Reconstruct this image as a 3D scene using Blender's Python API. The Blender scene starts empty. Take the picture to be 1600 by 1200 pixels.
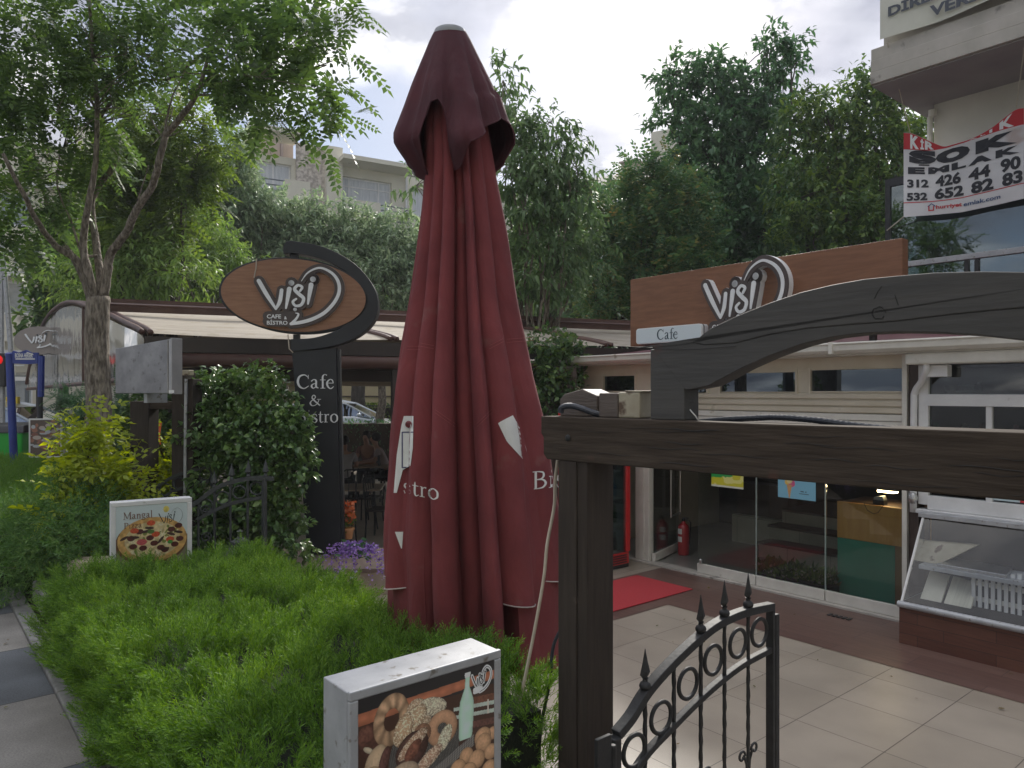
import bpy, bmesh, math, random
import numpy as np
from mathutils import Vector, Matrix
from mathutils.bvhtree import BVHTree
random.seed(7); rng = np.random.default_rng(11)
S = bpy.context.scene
COL = S.collection
F, H, CX, CZ = 1150.0, 612.0, 800.0, 2.3     # survey constants: focal length in photo pixels, horizon row, centre column, eye height over the terrace
R = math.radians
# ---------------------------------------------------------------- survey helpers
def W(px, py, Y): return Vector(((px-CX)/F*Y, Y, CZ+(H-py)/F*Y))
def G(px, py, z=0.0):
    Y = (CZ-z)*F/(py-H); return Vector(((px-CX)/F*Y, Y, z))
class Fr:
    """vertical working frame: x along the wall, y away from the street, z up"""
    def __init__(s, ox, oy, ang, oz=0.0):
        s.o = Vector((ox, oy, oz)); s.a = ang
        s.d = Vector((math.cos(ang), math.sin(ang))); s.n = Vector((-math.sin(ang), math.cos(ang)))
    def uv(s, px, py, off=0.0):
        ox = s.o.x+s.n.x*off; oy = s.o.y+s.n.y*off; r = (px-CX)/F
        t = (r*oy-ox)/(s.d.x-r*s.d.y); Y = oy+s.d.y*t
        return Vector((t, off, CZ+(H-py)/F*Y-s.o.z))
    def w(s, v): return Vector((s.o.x+s.d.x*v[0]+s.n.x*v[1], s.o.y+s.d.y*v[0]+s.n.y*v[1], s.o.z+v[2]))
AD = Vector((-.6385, .7697)); BD = Vector((.7697, .6385))
AB = math.atan2(BD.y, BD.x)
# ---------------------------------------------------------------- object helpers
def link(o): COL.objects.link(o); return o
def tag(o, label=None, cat=None, group=None, kind=None):
    if label: o['label'] = label
    if cat: o['category'] = cat
    if group: o['group'] = group
    if kind: o['kind'] = kind
    return o
def thing(name, label, cat, loc=(0, 0, 0), rz=0.0, group=None):
    o = bpy.data.objects.new(name, None); link(o); o.location = loc; o.rotation_euler = (0, 0, rz)
    o.empty_display_size = .1
    return tag(o, label, cat, group)
def fthing(name, label, cat, f, group=None): return thing(name, label, cat, f.o, f.a, group)
def copy_tree(o, parent=None):
    c = o.copy(); COL.objects.link(c); c.parent = parent
    for ch in list(o.children): copy_tree(ch, c)
    return c
def finish(o, parent, bevel=0.0, sub=0):
    if parent is not None: o.parent = parent
    if bevel:
        m = o.modifiers.new('bevel', 'BEVEL'); m.width = bevel; m.segments = 2; m.limit_method = 'ANGLE'; m.angle_limit = R(40)
    return o
class MB:
    def __init__(s): s.v = []; s.f = []; s.mi = []; s.cur = 0
    def add(s, vs, fs):
        b = len(s.v); s.v += [tuple(v) for v in vs]; s.f += [tuple(b+i for i in f) for f in fs]; s.mi += [s.cur]*len(fs); return s
    def box(s, x0, x1, y0, y1, z0, z1):
        return s.add([(x0,y0,z0),(x1,y0,z0),(x1,y1,z0),(x0,y1,z0),(x0,y0,z1),(x1,y0,z1),(x1,y1,z1),(x0,y1,z1)],
                     [(0,3,2,1),(4,5,6,7),(0,1,5,4),(1,2,6,5),(2,3,7,6),(3,0,4,7)])
    def prism(s, poly, y0, y1):          # poly in x,z
        n = len(poly)
        vs = [(p[0], y0, p[1]) for p in poly]+[(p[0], y1, p[1]) for p in poly]
        a = sum(poly[i][0]*poly[(i+1) % n][1]-poly[(i+1) % n][0]*poly[i][1] for i in range(n))
        fs = [tuple(range(n)), tuple(range(2*n-1, n-1, -1))]+[(i, i+n, (i+1) % n+n, (i+1) % n) for i in range(n)]
        if a < 0: fs = [f[::-1] for f in fs]
        return s.add(vs, fs)
    def slab(s, poly, z0, z1):           # poly in x,y
        n = len(poly)
        vs = [(p[0], p[1], z0) for p in poly]+[(p[0], p[1], z1) for p in poly]
        a = sum(poly[i][0]*poly[(i+1) % n][1]-poly[(i+1) % n][0]*poly[i][1] for i in range(n))
        fs = [tuple(range(n-1, -1, -1)), tuple(range(n, 2*n))]+[(i, (i+1) % n, (i+1) % n+n, i+n) for i in range(n)]
        if a < 0: fs = [f[::-1] for f in fs]
        return s.add(vs, fs)
    def hexa(s, pts):                    # 8 points: bottom ring, top ring
        return s.add(pts, [(0,3,2,1),(4,5,6,7),(0,1,5,4),(1,2,6,5),(2,3,7,6),(3,0,4,7)])
    def tube(s, pts, rad, n=8, caps=True, closed=False, flat=1.0):
        pts = [Vector(p) for p in pts]; m = len(pts)
        if not hasattr(rad, '__len__'): rad = [rad]*m
        b = len(s.v); ref = None; vs = []
        for i, p in enumerate(pts):
            if closed: t = pts[(i+1) % m]-pts[i-1]
            else: t = pts[min(i+1, m-1)]-pts[max(i-1, 0)]
            if t.length < 1e-9: t = Vector((0, 0, 1))
            t.normalize()
            if ref is None:
                ref = Vector((0, 0, 1)) if abs(t.z) < .9 else Vector((1, 0, 0))
            x = t.cross(ref)
            if x.length < 1e-6: x = t.cross(Vector((0, 1, .1)))
            x.normalize(); y = x.cross(t).normalized(); ref = y
            for k in range(n):
                a = 2*math.pi*k/n
                vs.append(p+x*(rad[i]*math.cos(a)*flat)+y*(rad[i]*math.sin(a)))
        fs = []
        for i in range(m if closed else m-1):
            j = (i+1) % m
            for k in range(n):
                fs.append((i*n+k, i*n+(k+1) % n, j*n+(k+1) % n, j*n+k))
        if caps and not closed: fs += [tuple(range(n-1, -1, -1)), tuple((m-1)*n+k for k in range(n))]
        return s.add(vs, fs)
    def lathe(s, prof, c=(0, 0, 0), n=16, sx=1, sy=1, rot=0):
        vs = []; m = len(prof)
        for r, z in prof:
            for k in range(n):
                a = 2*math.pi*k/n+rot; vs.append((c[0]+r*math.cos(a)*sx, c[1]+r*math.sin(a)*sy, c[2]+z))
        fs = [(i*n+k, i*n+(k+1) % n, (i+1)*n+(k+1) % n, (i+1)*n+k) for i in range(m-1) for k in range(n)]
        fs += [tuple(range(n-1, -1, -1)), tuple((m-1)*n+k for k in range(n))]
        return s.add(vs, fs)
    def ball(s, c, r, n=10, sx=1, sy=1, sz=1):
        prof = [(max(1e-4, r*math.sin(math.pi*i/n)), -r*sz*math.cos(math.pi*i/n)) for i in range(n+1)]
        return s.lathe(prof, c, 2*n, sx, sy)
    def build(s, name, mat, parent=None, bevel=0.0, smooth=False, rot=None):
        me = bpy.data.meshes.new(name); me.from_pydata(s.v, [], s.f)
        for m in (mat if isinstance(mat, (list, tuple)) else [mat]): me.materials.append(m)
        if any(s.mi): me.polygons.foreach_set('material_index', s.mi)
        if smooth: me.polygons.foreach_set('use_smooth', [True]*len(me.polygons))
        me.update(); o = link(bpy.data.objects.new(name, me))
        if smooth == 'auto':
            try: me.set_sharp_from_angle(angle=R(40))
            except Exception: pass
        return finish(o, parent, bevel)
# ---------------------------------------------------------------- materials
def nodes(name):
    m = bpy.data.materials.new(name); m.use_nodes = True; nt = m.node_tree; nt.nodes.clear()
    return m, nt, nt.nodes, nt.links
def N(nd, t, **k):
    n = nd.new('ShaderNode'+t)
    for a, b in k.items(): setattr(n, a, b)
    return n
def c4(c): return (c[0], c[1], c[2], 1)
def mat(name, c1, c2=None, scale=4.0, rough=.6, bump=0.0, metal=0.0, stretch=(1, 1, 1), detail=6, spec=.5, coat=0.0, dist=.01, bscale=None, lo=.35, hi=.65, spots=None, sheen=0, crease=0):
    m, nt, nd, L = nodes(name)
    p = N(nd, 'BsdfPrincipled'); out = N(nd, 'OutputMaterial'); L.new(p.outputs[0], out.inputs[0])
    p.inputs['Roughness'].default_value = rough; p.inputs['Metallic'].default_value = metal
    p.inputs['Specular IOR Level'].default_value = spec; p.inputs['Coat Weight'].default_value = coat
    if sheen: p.inputs['Sheen Weight'].default_value = sheen
    p.inputs['Base Color'].default_value = c4(c1)
    tc = N(nd, 'TexCoord'); mp = N(nd, 'Mapping'); mp.inputs['Scale'].default_value = stretch
    L.new(tc.outputs['Object'], mp.inputs[0])
    if c2:
        nz = N(nd, 'TexNoise'); nz.inputs['Scale'].default_value = scale; nz.inputs['Detail'].default_value = detail; nz.inputs['Roughness'].default_value = .6
        L.new(mp.outputs[0], nz.inputs['Vector'])
        rp = N(nd, 'ValToRGB'); rp.color_ramp.elements[0].position = lo; rp.color_ramp.elements[1].position = hi
        rp.color_ramp.elements[0].color = c4(c1); rp.color_ramp.elements[1].color = c4(c2)
        L.new(nz.outputs[0], rp.inputs[0]); last = rp.outputs[0]
        if spots:
            n2 = N(nd, 'TexNoise'); n2.inputs['Scale'].default_value = spots[1]; n2.inputs['Detail'].default_value = 8
            L.new(tc.outputs['Object'], n2.inputs['Vector'])
            r2 = N(nd, 'ValToRGB'); r2.color_ramp.elements[0].position = spots[2]; r2.color_ramp.elements[1].position = spots[2]+.08
            mx = N(nd, 'MixRGB'); L.new(n2.outputs[0], r2.inputs[0]); L.new(r2.outputs[0], mx.inputs[0])
            L.new(last, mx.inputs[1]); mx.inputs[2].default_value = c4(spots[0]); last = mx.outputs[0]
        L.new(last, p.inputs['Base Color'])
    if crease:
        n3 = N(nd, 'TexNoise'); n3.inputs['Scale'].default_value = crease; n3.inputs['Detail'].default_value = 5; n3.inputs['Distortion'].default_value = 1.5; m3 = N(nd, 'Mapping'); m3.inputs['Scale'].default_value = (1, 1, .35); L.new(tc.outputs['Object'], m3.inputs[0]); L.new(m3.outputs[0], n3.inputs['Vector']); b3 = N(nd, 'Bump'); b3.inputs['Strength'].default_value = .7; b3.inputs['Distance'].default_value = .02; L.new(n3.outputs[0], b3.inputs['Height']); L.new(b3.outputs[0], p.inputs['Normal'])
    if bump:
        nb = N(nd, 'TexNoise'); nb.inputs['Scale'].default_value = bscale or scale*3; nb.inputs['Detail'].default_value = 8
        L.new(mp.outputs[0], nb.inputs['Vector']); b = N(nd, 'Bump'); b.inputs['Strength'].default_value = bump; b.inputs['Distance'].default_value = dist
        L.new(nb.outputs[0], b.inputs['Height']); L.new(b.outputs[0], p.inputs['Normal'])
        if crease: L.new(b3.outputs[0], b.inputs['Normal'])
    return m
def leafmat(name, cols, rough=.45, trans=.35, tcol=None, nscale=1.2, spec=.4, two=True):
    m, nt, nd, L = nodes(name)
    p = N(nd, 'BsdfPrincipled'); out = N(nd, 'OutputMaterial'); g = N(nd, 'NewGeometry'); tc = N(nd, 'TexCoord')
    nz = N(nd, 'TexNoise'); nz.inputs['Scale'].default_value = nscale; nz.inputs['Detail'].default_value = 3; L.new(tc.outputs['Object'], nz.inputs['Vector'])
    ma = N(nd, 'Math', operation='MULTIPLY_ADD'); L.new(g.outputs['Random Per Island'], ma.inputs[0]); ma.inputs[1].default_value = .65
    mb = N(nd, 'Math', operation='MULTIPLY_ADD'); L.new(nz.outputs[0], mb.inputs[0]); mb.inputs[1].default_value = 1.0; mb.inputs[2].default_value = -.33
    L.new(mb.outputs[0], ma.inputs[2])
    rp = N(nd, 'ValToRGB'); e = rp.color_ramp.elements
    for i, c in enumerate(cols):
        if i < 2: x = e[i]
        else: x = e.new(1)
        x.position = i/(len(cols)-1); x.color = c4(c)
    L.new(ma.outputs[0], rp.inputs[0]); L.new(rp.outputs[0], p.inputs['Base Color'])
    p.inputs['Roughness'].default_value = rough; p.inputs['Specular IOR Level'].default_value = spec
    t = N(nd, 'BsdfTranslucent'); hs = N(nd, 'HueSaturation'); hs.inputs['Hue'].default_value = .485; hs.inputs['Saturation'].default_value = 1.15; hs.inputs['Value'].default_value = 1.7
    L.new(rp.outputs[0], hs.inputs['Color']); L.new(hs.outputs[0], t.inputs[0])
    mx = N(nd, 'MixShader'); mx.inputs[0].default_value = trans; L.new(p.outputs[0], mx.inputs[1]); L.new(t.outputs[0], mx.inputs[2]); L.new(mx.outputs[0], out.inputs[0])
    return m
def glassmat(name, tint=(.75, .8, .8), refl=.12, rough=.01, fres=.35, gcol=(1, 1, 1), wav=0, dirt=0.0):
    m, nt, nd, L = nodes(name); out = N(nd, 'OutputMaterial')
    t = N(nd, 'BsdfTransparent'); t.inputs[0].default_value = c4(tint)
    g = N(nd, 'BsdfGlossy'); g.inputs['Roughness'].default_value = rough; g.inputs[0].default_value = c4(gcol)
    lw = N(nd, 'LayerWeight'); lw.inputs['Blend'].default_value = fres
    ma = N(nd, 'Math', operation='ADD', use_clamp=True); ma.inputs[1].default_value = refl
    mul = N(nd, 'Math', operation='MULTIPLY'); mul.inputs[1].default_value = .8; L.new(lw.outputs['Fresnel'], mul.inputs[0]); L.new(mul.outputs[0], ma.inputs[0])
    mx = N(nd, 'MixShader'); L.new(ma.outputs[0], mx.inputs[0]); L.new(t.outputs[0], mx.inputs[1]); L.new(g.outputs[0], mx.inputs[2])
    last = mx.outputs[0]
    if wav:
        tc = N(nd, 'TexCoord'); nz = N(nd, 'TexNoise'); nz.inputs['Scale'].default_value = wav; L.new(tc.outputs['Object'], nz.inputs['Vector'])
        b = N(nd, 'Bump'); b.inputs['Strength'].default_value = .6; b.inputs['Distance'].default_value = .03; L.new(nz.outputs[0], b.inputs['Height']); L.new(b.outputs[0], g.inputs['Normal'])
    if dirt:
        df = N(nd, 'BsdfDiffuse'); df.inputs[0].default_value = (.5, .5, .47, 1); m2 = N(nd, 'MixShader'); m2.inputs[0].default_value = dirt
        L.new(last, m2.inputs[1]); L.new(df.outputs[0], m2.inputs[2]); last = m2.outputs[0]
    L.new(last, out.inputs[0]); return m
def gridmat(name, ca, cb, sx, sy, joint, jw, rough=.4, scale=3, off=(0, 0), ox=0.0, oy=0.0, bump=.3, c3=None, spec=.5, stretch=(1, 1, 1), freq=2, var=1.0):
    """rectangular tiles in object x/y (or x/z when off='xz')"""
    m, nt, nd, L = nodes(name); p = N(nd, 'BsdfPrincipled'); out = N(nd, 'OutputMaterial'); L.new(p.outputs[0], out.inputs[0])
    tc = N(nd, 'TexCoord'); br = N(nd, 'TexBrick'); vec = tc.outputs['Object']
    mp = N(nd, 'Mapping'); mp.inputs['Location'].default_value = (ox, oy, 0); 
    if off == 'xz':
        sp = N(nd, 'SeparateXYZ'); cb_ = N(nd, 'CombineXYZ'); L.new(vec, sp.inputs[0]); L.new(sp.outputs[0], cb_.inputs[0]); L.new(sp.outputs[2], cb_.inputs[1]); vec = cb_.outputs[0]
        br.offset = .35; br.offset_frequency = 2
    else: br.offset = off[0]
    L.new(vec, mp.inputs[0]); L.new(mp.outputs[0], br.inputs['Vector'])
    br.inputs['Scale'].default_value = 1; br.inputs['Brick Width'].default_value = sx; br.inputs['Row Height'].default_value = sy
    br.inputs['Mortar Size'].default_value = jw; br.inputs['Mortar Smooth'].default_value = .1; br.inputs['Bias'].default_value = 0
    br.inputs['Color1'].default_value = c4(ca); br.inputs['Color2'].default_value = c4(cb); br.inputs['Mortar'].default_value = c4(joint)
    nz = N(nd, 'TexNoise'); nz.inputs['Scale'].default_value = scale; nz.inputs['Detail'].default_value = 8
    m2 = N(nd, 'Mapping'); m2.inputs['Scale'].default_value = stretch; L.new(tc.outputs['Object'], m2.inputs[0]); L.new(m2.outputs[0], nz.inputs['Vector'])
    rp = N(nd, 'ValToRGB'); rp.color_ramp.elements[0].position = .3; rp.color_ramp.elements[1].position = .7
    lo = 1-.3*var; rp.color_ramp.elements[0].color = (lo, lo, lo, 1); rp.color_ramp.elements[1].color = (1.0, 1.0, 1.0, 1)
    L.new(nz.outputs[0], rp.inputs[0]); mx = N(nd, 'MixRGB', blend_type='MULTIPLY'); mx.inputs[0].default_value = 1
    L.new(br.outputs['Color'], mx.inputs[1]); L.new(rp.outputs[0], mx.inputs[2]); L.new(mx.outputs[0], p.inputs['Base Color'])
    p.inputs['Roughness'].default_value = rough; p.inputs['Specular IOR Level'].default_value = spec
    b = N(nd, 'Bump'); b.inputs['Strength'].default_value = bump; b.inputs['Distance'].default_value = .004; b.invert = True
    L.new(br.outputs['Fac'], b.inputs['Height']); L.new(b.outputs[0], p.inputs['Normal'])
    return m
def vcmat(name, rough=.35, spec=.5):
    m, nt, nd, L = nodes(name); p = N(nd, 'BsdfPrincipled'); out = N(nd, 'OutputMaterial'); L.new(p.outputs[0], out.inputs[0])
    a = N(nd, 'Attribute'); a.attribute_name = 'print'; L.new(a.outputs['Color'], p.inputs['Base Color'])
    p.inputs['Roughness'].default_value = rough; p.inputs['Specular IOR Level'].default_value = spec
    return m
def emis(name, c, s):
    m, nt, nd, L = nodes(name); e = N(nd, 'Emission'); out = N(nd, 'OutputMaterial'); e.inputs[0].default_value = c4(c); e.inputs[1].default_value = s; L.new(e.outputs[0], out.inputs[0]); return m
# ---------------------------------------------------------------- foliage
def tmpl_leaf(w=.42, fold=.12, curl=-.15):
    v = [(0,0,0),(-w/2,.3,fold),(w/2,.3,fold),(-w*.42,.62,fold*.8+curl*.3),(w*.42,.62,fold*.8+curl*.3),(0,1,curl),(0,.32,0),(0,.64,curl*.3)]
    return v, [(0,6,1),(0,2,6),(1,6,7,3),(6,2,4,7),(3,7,5),(7,4,5)]
def tmpl_simple(w=.45):
    return [(0,0,0),(-w/2,.45,.08),(0,1,-.1),(w/2,.45,.08)], [(0,3,2,1)]
def tmpl_pinnate(n=7, lw=.085, ll=.26, droop=.25):
    v = []; f = []
    def q(a, b, c, d): k = len(v); v.extend([a, b, c, d]); f.append((k, k+1, k+2, k+3))
    q((-.008,0,0),(.008,0,0),(.005,1,-droop),(-.005,1,-droop))
    for i in range(n):
        t = .15+.8*i/(n-1); z = -droop*t*t; l = ll*(1-.35*abs(t-.5)*2*.6)
        for s in (-1, 1):
            bx, by = 0, t; ex, ey = s*l*.93, t+l*.35; ez = z-.10*l*2
            nx, ny = -(ey-by)*lw/l*.6, (ex-bx)*lw/l*.6
            mx, my = bx+(ex-bx)*.42, by+(ey-by)*.42
            q((bx, by, z), (mx+nx, my+ny, z-.01), (ex, ey, ez), (mx-nx, my-ny, z-.01))
    q((0,1,-droop),(-lw*.5,1.1,-droop*1.1),(0,1.25,-droop*1.4),(lw*.5,1.1,-droop*1.1))
    return v, f
def tmpl_juniper(n=9, w=.03):
    v = []; f = []
    def q(a, b, c, d): k = len(v); v.extend([a, b, c, d]); f.append((k, k+1, k+2, k+3))
    q((-w*.6,0,0),(w*.6,0,0),(w*.25,1,.05),(-w*.25,1,.05))
    for i in range(n):
        t = .12+.8*i/(n-1); l = .42*(1-t)+.12; s = 1 if i % 2 else -1; a = i*2.4
        dx, dz = math.cos(a)*l*.6, math.sin(a)*l*.6
        ex, ey, ez = dx, t+l*.75, dz
        px, pz = -math.sin(a)*w, math.cos(a)*w
        mx, my, mz = dx*.5, t+l*.4, dz*.5
        q((0, t, 0), (mx+px, my, mz+pz), (ex, ey, ez), (mx-px, my, mz-pz))
    return v, f
def scatter(name, P, D, size, tm, mt, parent=None, up=None, origin=(0, 0, 0)):
    P = np.asarray(P, float)-np.asarray(origin, float); D = np.asarray(D, float); n = len(P)
    D = D/np.maximum(np.linalg.norm(D, axis=1, keepdims=True), 1e-9)
    ref = rng.normal(size=(n, 3)) if up is None else np.asarray(up, float)+rng.normal(size=(n, 3))*.35
    X = np.cross(D, ref); X /= np.maximum(np.linalg.norm(X, axis=1, keepdims=True), 1e-9); Z = np.cross(X, D)
    tv = np.array(tm[0], float); k = len(tv); s = np.asarray(size, float).reshape(n, 1, 1)
    V = P[:, None, :]+s*(tv[None, :, 0, None]*X[:, None]+tv[None, :, 1, None]*D[:, None]+tv[None, :, 2, None]*Z[:, None])
    V = V.reshape(-1, 3)
    me = bpy.data.meshes.new(name)
    ls = np.array([len(f) for f in tm[1]]); li = np.array([i for f in tm[1] for i in f])
    nl = len(li); nf = len(ls)
    loops = (li[None]+np.arange(n)[:, None]*k).ravel().astype(np.int32)
    starts = np.concatenate([[0], np.cumsum(ls)[:-1]]); starts = (starts[None]+np.arange(n)[:, None]*nl).ravel().astype(np.int32)
    me.vertices.add(len(V)); me.vertices.foreach_set('co', V.ravel().astype(np.float32))
    me.loops.add(len(loops)); me.loops.foreach_set('vertex_index', loops)
    me.polygons.add(len(starts)); me.polygons.foreach_set('loop_start', starts)
    try: me.polygons.foreach_set('loop_total', np.tile(ls, n).astype(np.int32))
    except Exception: pass
    me.materials.append(mt); me.update(calc_edges=True); me.validate()
    o = link(bpy.data.objects.new(name, me)); o.parent = parent
    return o
def cloud_pts(blobs, ntw, per, L=.3, spread=.5, shell=2.4, droop=.25, depthk=1.0, jit=.5):
    C = np.array([W(b[0], b[1], b[2]) for b in blobs]); r = np.array([b[3]/F*b[2] for b in blobs])
    ry = np.array([(b[4] if len(b) > 4 else b[3])/F*b[2] for b in blobs])
    w = (r*ry); w = w/w.sum()
    idx = rng.choice(len(blobs), ntw, p=w)
    u = rng.normal(size=(ntw, 3)); u /= np.linalg.norm(u, axis=1, keepdims=True)
    rad = rng.random(ntw)**(1/shell)
    sc = np.stack([r[idx], r[idx]*depthk, ry[idx]], 1)
    T = C[idx]+u*sc*rad[:, None]
    td = u+rng.normal(size=u.shape)*.45+np.array([0, 0, .15]); td /= np.linalg.norm(td, axis=1, keepdims=True)
    k = np.repeat(np.arange(ntw), per); t = rng.random(len(k))
    P = T[k]+td[k]*(t*L)[:, None]+rng.normal(size=(len(k), 3))*L*.22*jit
    D = td[k]*.5+rng.normal(size=(len(k), 3))*spread+np.array([0, 0, -droop])
    return P, D, T, td, C, r
def limb(mb, a, b, r0, r1, bow=.12, n=6, seg=6):
    a = Vector(a); b = Vector(b); L = (b-a).length; off = Vector((random.uniform(-1, 1), random.uniform(-1, 1), random.uniform(-.2, .8)))*L*bow
    pts = []; rs = []
    for i in range(seg+1):
        t = i/seg; p = a.lerp(b, t)+off*math.sin(math.pi*t)*(1 if i not in (0, seg) else 0)
        if 0 < i < seg: p += Vector((random.uniform(-1, 1), random.uniform(-1, 1), random.uniform(-1, 1)))*L*.018
        pts.append(p); rs.append(r0+(r1-r0)*t)
    mb.tube(pts, rs, n); return pts
def tree(name, label, base, trunk_top, blobs, mt, bark, tm, ntw=900, per=10, size=.12, L=.35, r0=.16, group=None, droop=.3, shell=2.4, twigs=5, up=(0, 0, 1), jit=.5, cat='tree', spread=.5):
    t = thing(name, label, cat, base, 0, group); base = Vector(base)
    P, D, T, td, C, r = cloud_pts(blobs, ntw, per, L, spread, shell, droop, 1.0, jit)
    sz = size*(.65+.7*rng.random(len(P)))
    scatter('crown', P, D, sz, tm, mt, t, up, base)
    mb = MB(); tt = Vector(trunk_top)-base
    limb(mb, (0, 0, 0), tt, r0, r0*.7, .04, 10, 6)
    for i in range(len(C)):
        c = Vector(C[i])-base; st = tt*random.uniform(.7, 1.0) if c.z > tt.z*.8 else tt*max(.25, min(.8, c.z/max(tt.z, .1)*.7))
        limb(mb, st, c, r0*.4, r0*.1, .10, 6, 6)
        sel = rng.choice(len(T), min(len(T), 400), replace=False)
        dd = np.linalg.norm(T[sel]-C[i], axis=1); near = sel[np.argsort(dd)[:60]]
        for q in rng.choice(near, min(twigs, len(near)), replace=False):
            limb(mb, c, Vector(T[q])-base, r0*.09, r0*.03, .15, 4, 4)
    mb.build('trunk', bark, t, smooth=True)
    return t
# ---------------------------------------------------------------- writing
_fc = {}
def glyphs(txt, bold=0.0):
    key = (txt, bold)
    if key in _fc: return _fc[key]
    cu = bpy.data.curves.new('lettering', 'FONT'); cu.body = txt; cu.size = 1; cu.offset = bold; cu.resolution_u = 3
    o = bpy.data.objects.new('lettering', cu); COL.objects.link(o)
    dg = bpy.context.evaluated_depsgraph_get(); me = o.evaluated_get(dg).to_mesh()
    v = [tuple(x.co) for x in me.vertices]; f = [tuple(p.vertices) for p in me.polygons]
    o.evaluated_get(dg).to_mesh_clear(); bpy.data.objects.remove(o); bpy.data.curves.remove(cu)
    x0 = min(p[0] for p in v); x1 = max(p[0] for p in v); y0 = min(p[1] for p in v); y1 = max(p[1] for p in v)
    v = [((p[0]-x0)/(x1-x0), (p[1]-y0)/(y1-y0)) for p in v]
    _fc[key] = (v, f, (x1-x0)/(y1-y0)); return _fc[key]
def text(mb, txt, x0, x1, z0, z1, y, bold=0.0, mp=None, slant=0):
    v, f, asp = glyphs(txt, bold)
    if x1 is None: x1 = x0+asp*(z1-z0)
    pts = [(x0+p[0]*(x1-x0)+slant*(p[1])*(z1-z0), z0+p[1]*(z1-z0)) for p in v]
    mb.add([mp(a, b) if mp else (a, y, b) for a, b in pts], f)
def smooth_pts(p, n=6, closed=False):
    out = []; m = len(p)
    for i in range(m-1):
        a = p[max(i-1, 0)] if not closed or i > 0 else p[m-2]; b = p[i]; c = p[i+1]; d = p[min(i+2, m-1)] if not closed or i < m-2 else p[1]
        for k in range(n):
            t = k/n
            out.append(tuple(.5*((2*b[j])+(-a[j]+c[j])*t+(2*a[j]-5*b[j]+4*c[j]-d[j])*t*t+(-a[j]+3*b[j]-3*c[j]+d[j])*t**3) for j in range(3)))
    out.append(tuple(p[-1])); return out
def ribbon(mb, pts, tf, y0, y1, grow=0.0, caps=True, smooth=True, closed=False):
    """stroke with width per point; tf maps (x,y)->local x,z ; y0 back, y1 front"""
    P = smooth_pts(pts, 5, closed) if smooth and len(pts) > 2 else pts
    Lf = []; Rt = []
    for i, (x, y, w) in enumerate(P):
        a = P[max(i-1, 0)]; b = P[min(i+1, len(P)-1)]
        if closed and i in (0, len(P)-1): a = P[-2]; b = P[1]
        dx, dy = b[0]-a[0], b[1]-a[1]; l = math.hypot(dx, dy) or 1; h = w/2+grow
        Lf.append((x-dy/l*h, y+dx/l*h)); Rt.append((x+dy/l*h, y-dx/l*h))
    n = len(P); ring = Lf+Rt[::-1]
    def V(p, y): q = tf(*p); return (q[0], y, q[1])
    vs = [V(p, y1) for p in Lf]+[V(p, y1) for p in Rt]+[V(p, y0) for p in Lf]+[V(p, y0) for p in Rt]
    fs = []
    for i in range(n-1):
        fs += [(i, i+1, n+i+1, n+i), (2*n+i, i, i+1, 2*n+i+1)[::-1], (3*n+i, n+i, n+i+1, 3*n+i+1)]
    fs += [(0, n, 3*n, 2*n), (n-1, 2*n-1, 4*n-1, 3*n-1)]
    mb.add(vs, fs)
    if caps and not closed:
        for e in (0, n-1):
            x, y, w = P[e]; h = w/2+grow; o = []
            for k in range(12): o.append(V((x+h*math.cos(k*math.pi/6), y+h*math.sin(k*math.pi/6)), 0))
            mb.add([(q[0], y1+(y0-y1)*.004, q[2]) for q in o]+[(q[0], y0, q[2]) for q in o], [tuple(range(12))]+[(k, (k+1) % 12, 12+(k+1) % 12, 12+k) for k in range(12)])
LOGO = [
 [(225,425,52),(330,610,52),(448,795,30)], [(448,795,30),(500,690,50),(522,545,46)],
 [(622,530,62),(602,650,48),(578,785,24)], [(906,472,62),(885,600,48),(865,725,24)],
 [(762,555,30),(790,505,34),(735,480,34),(692,535,44),(752,600,48),(808,655,44),(780,735,40),(705,752,34),(668,700,34),(712,660,26)],
 [(648,450,74),(650,450,74)], [(929,398,74),(931,398,74)], [(696,800,46),(698,800,46)],
 [(780,425,6),(850,325,18),(950,262,24),(1050,250,28),(1180,315,36),(1258,420,42),(1275,545,44),(1225,680,44),(1100,825,46),(950,915,46),(800,965,46),(645,992,40)],
 [(645,992,34),(712,925,30),(742,862,24),(705,848,10)]]
def logo(wb, bb, ox, oz, k, yf, thick=.03, kx=None, grow=42, words=True, single=False):
    kx = kx or k; tf = lambda x, y: (ox+x*kx, oz-y*k)
    for i, st in enumerate(LOGO):
        if bb is not None: ribbon(bb, st, tf, yf+thick, yf-i*.0004, grow)
        ribbon(wb, st, tf, yf, yf-.008-i*.0004, 0)
    if bb is not None and words:
        for q in range(2): ribbon(bb, [(340, 890+q*70, 60), (640, 890+q*70, 60)], tf, yf+thick, yf-.006-q*.0004, 34, smooth=False)
    if words:
        a, b = tf(332, 922); c, d = tf(516, 868); text(wb, 'CAFE', a, c, b, d, yf-.0095, .02)
        a, b = tf(556, 934); c, d = tf(592, 894); text(wb, '&', a, c, b, d, yf-.0095, .02)
        a, b = tf(332, 1004); c, d = tf(600, 936); text(wb, 'BİSTRO', a, c, b, d, yf-.0095, .02)
def _sf(x0, x1, y): return [(x0, y, .03), (x1, y, .03)]
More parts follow.
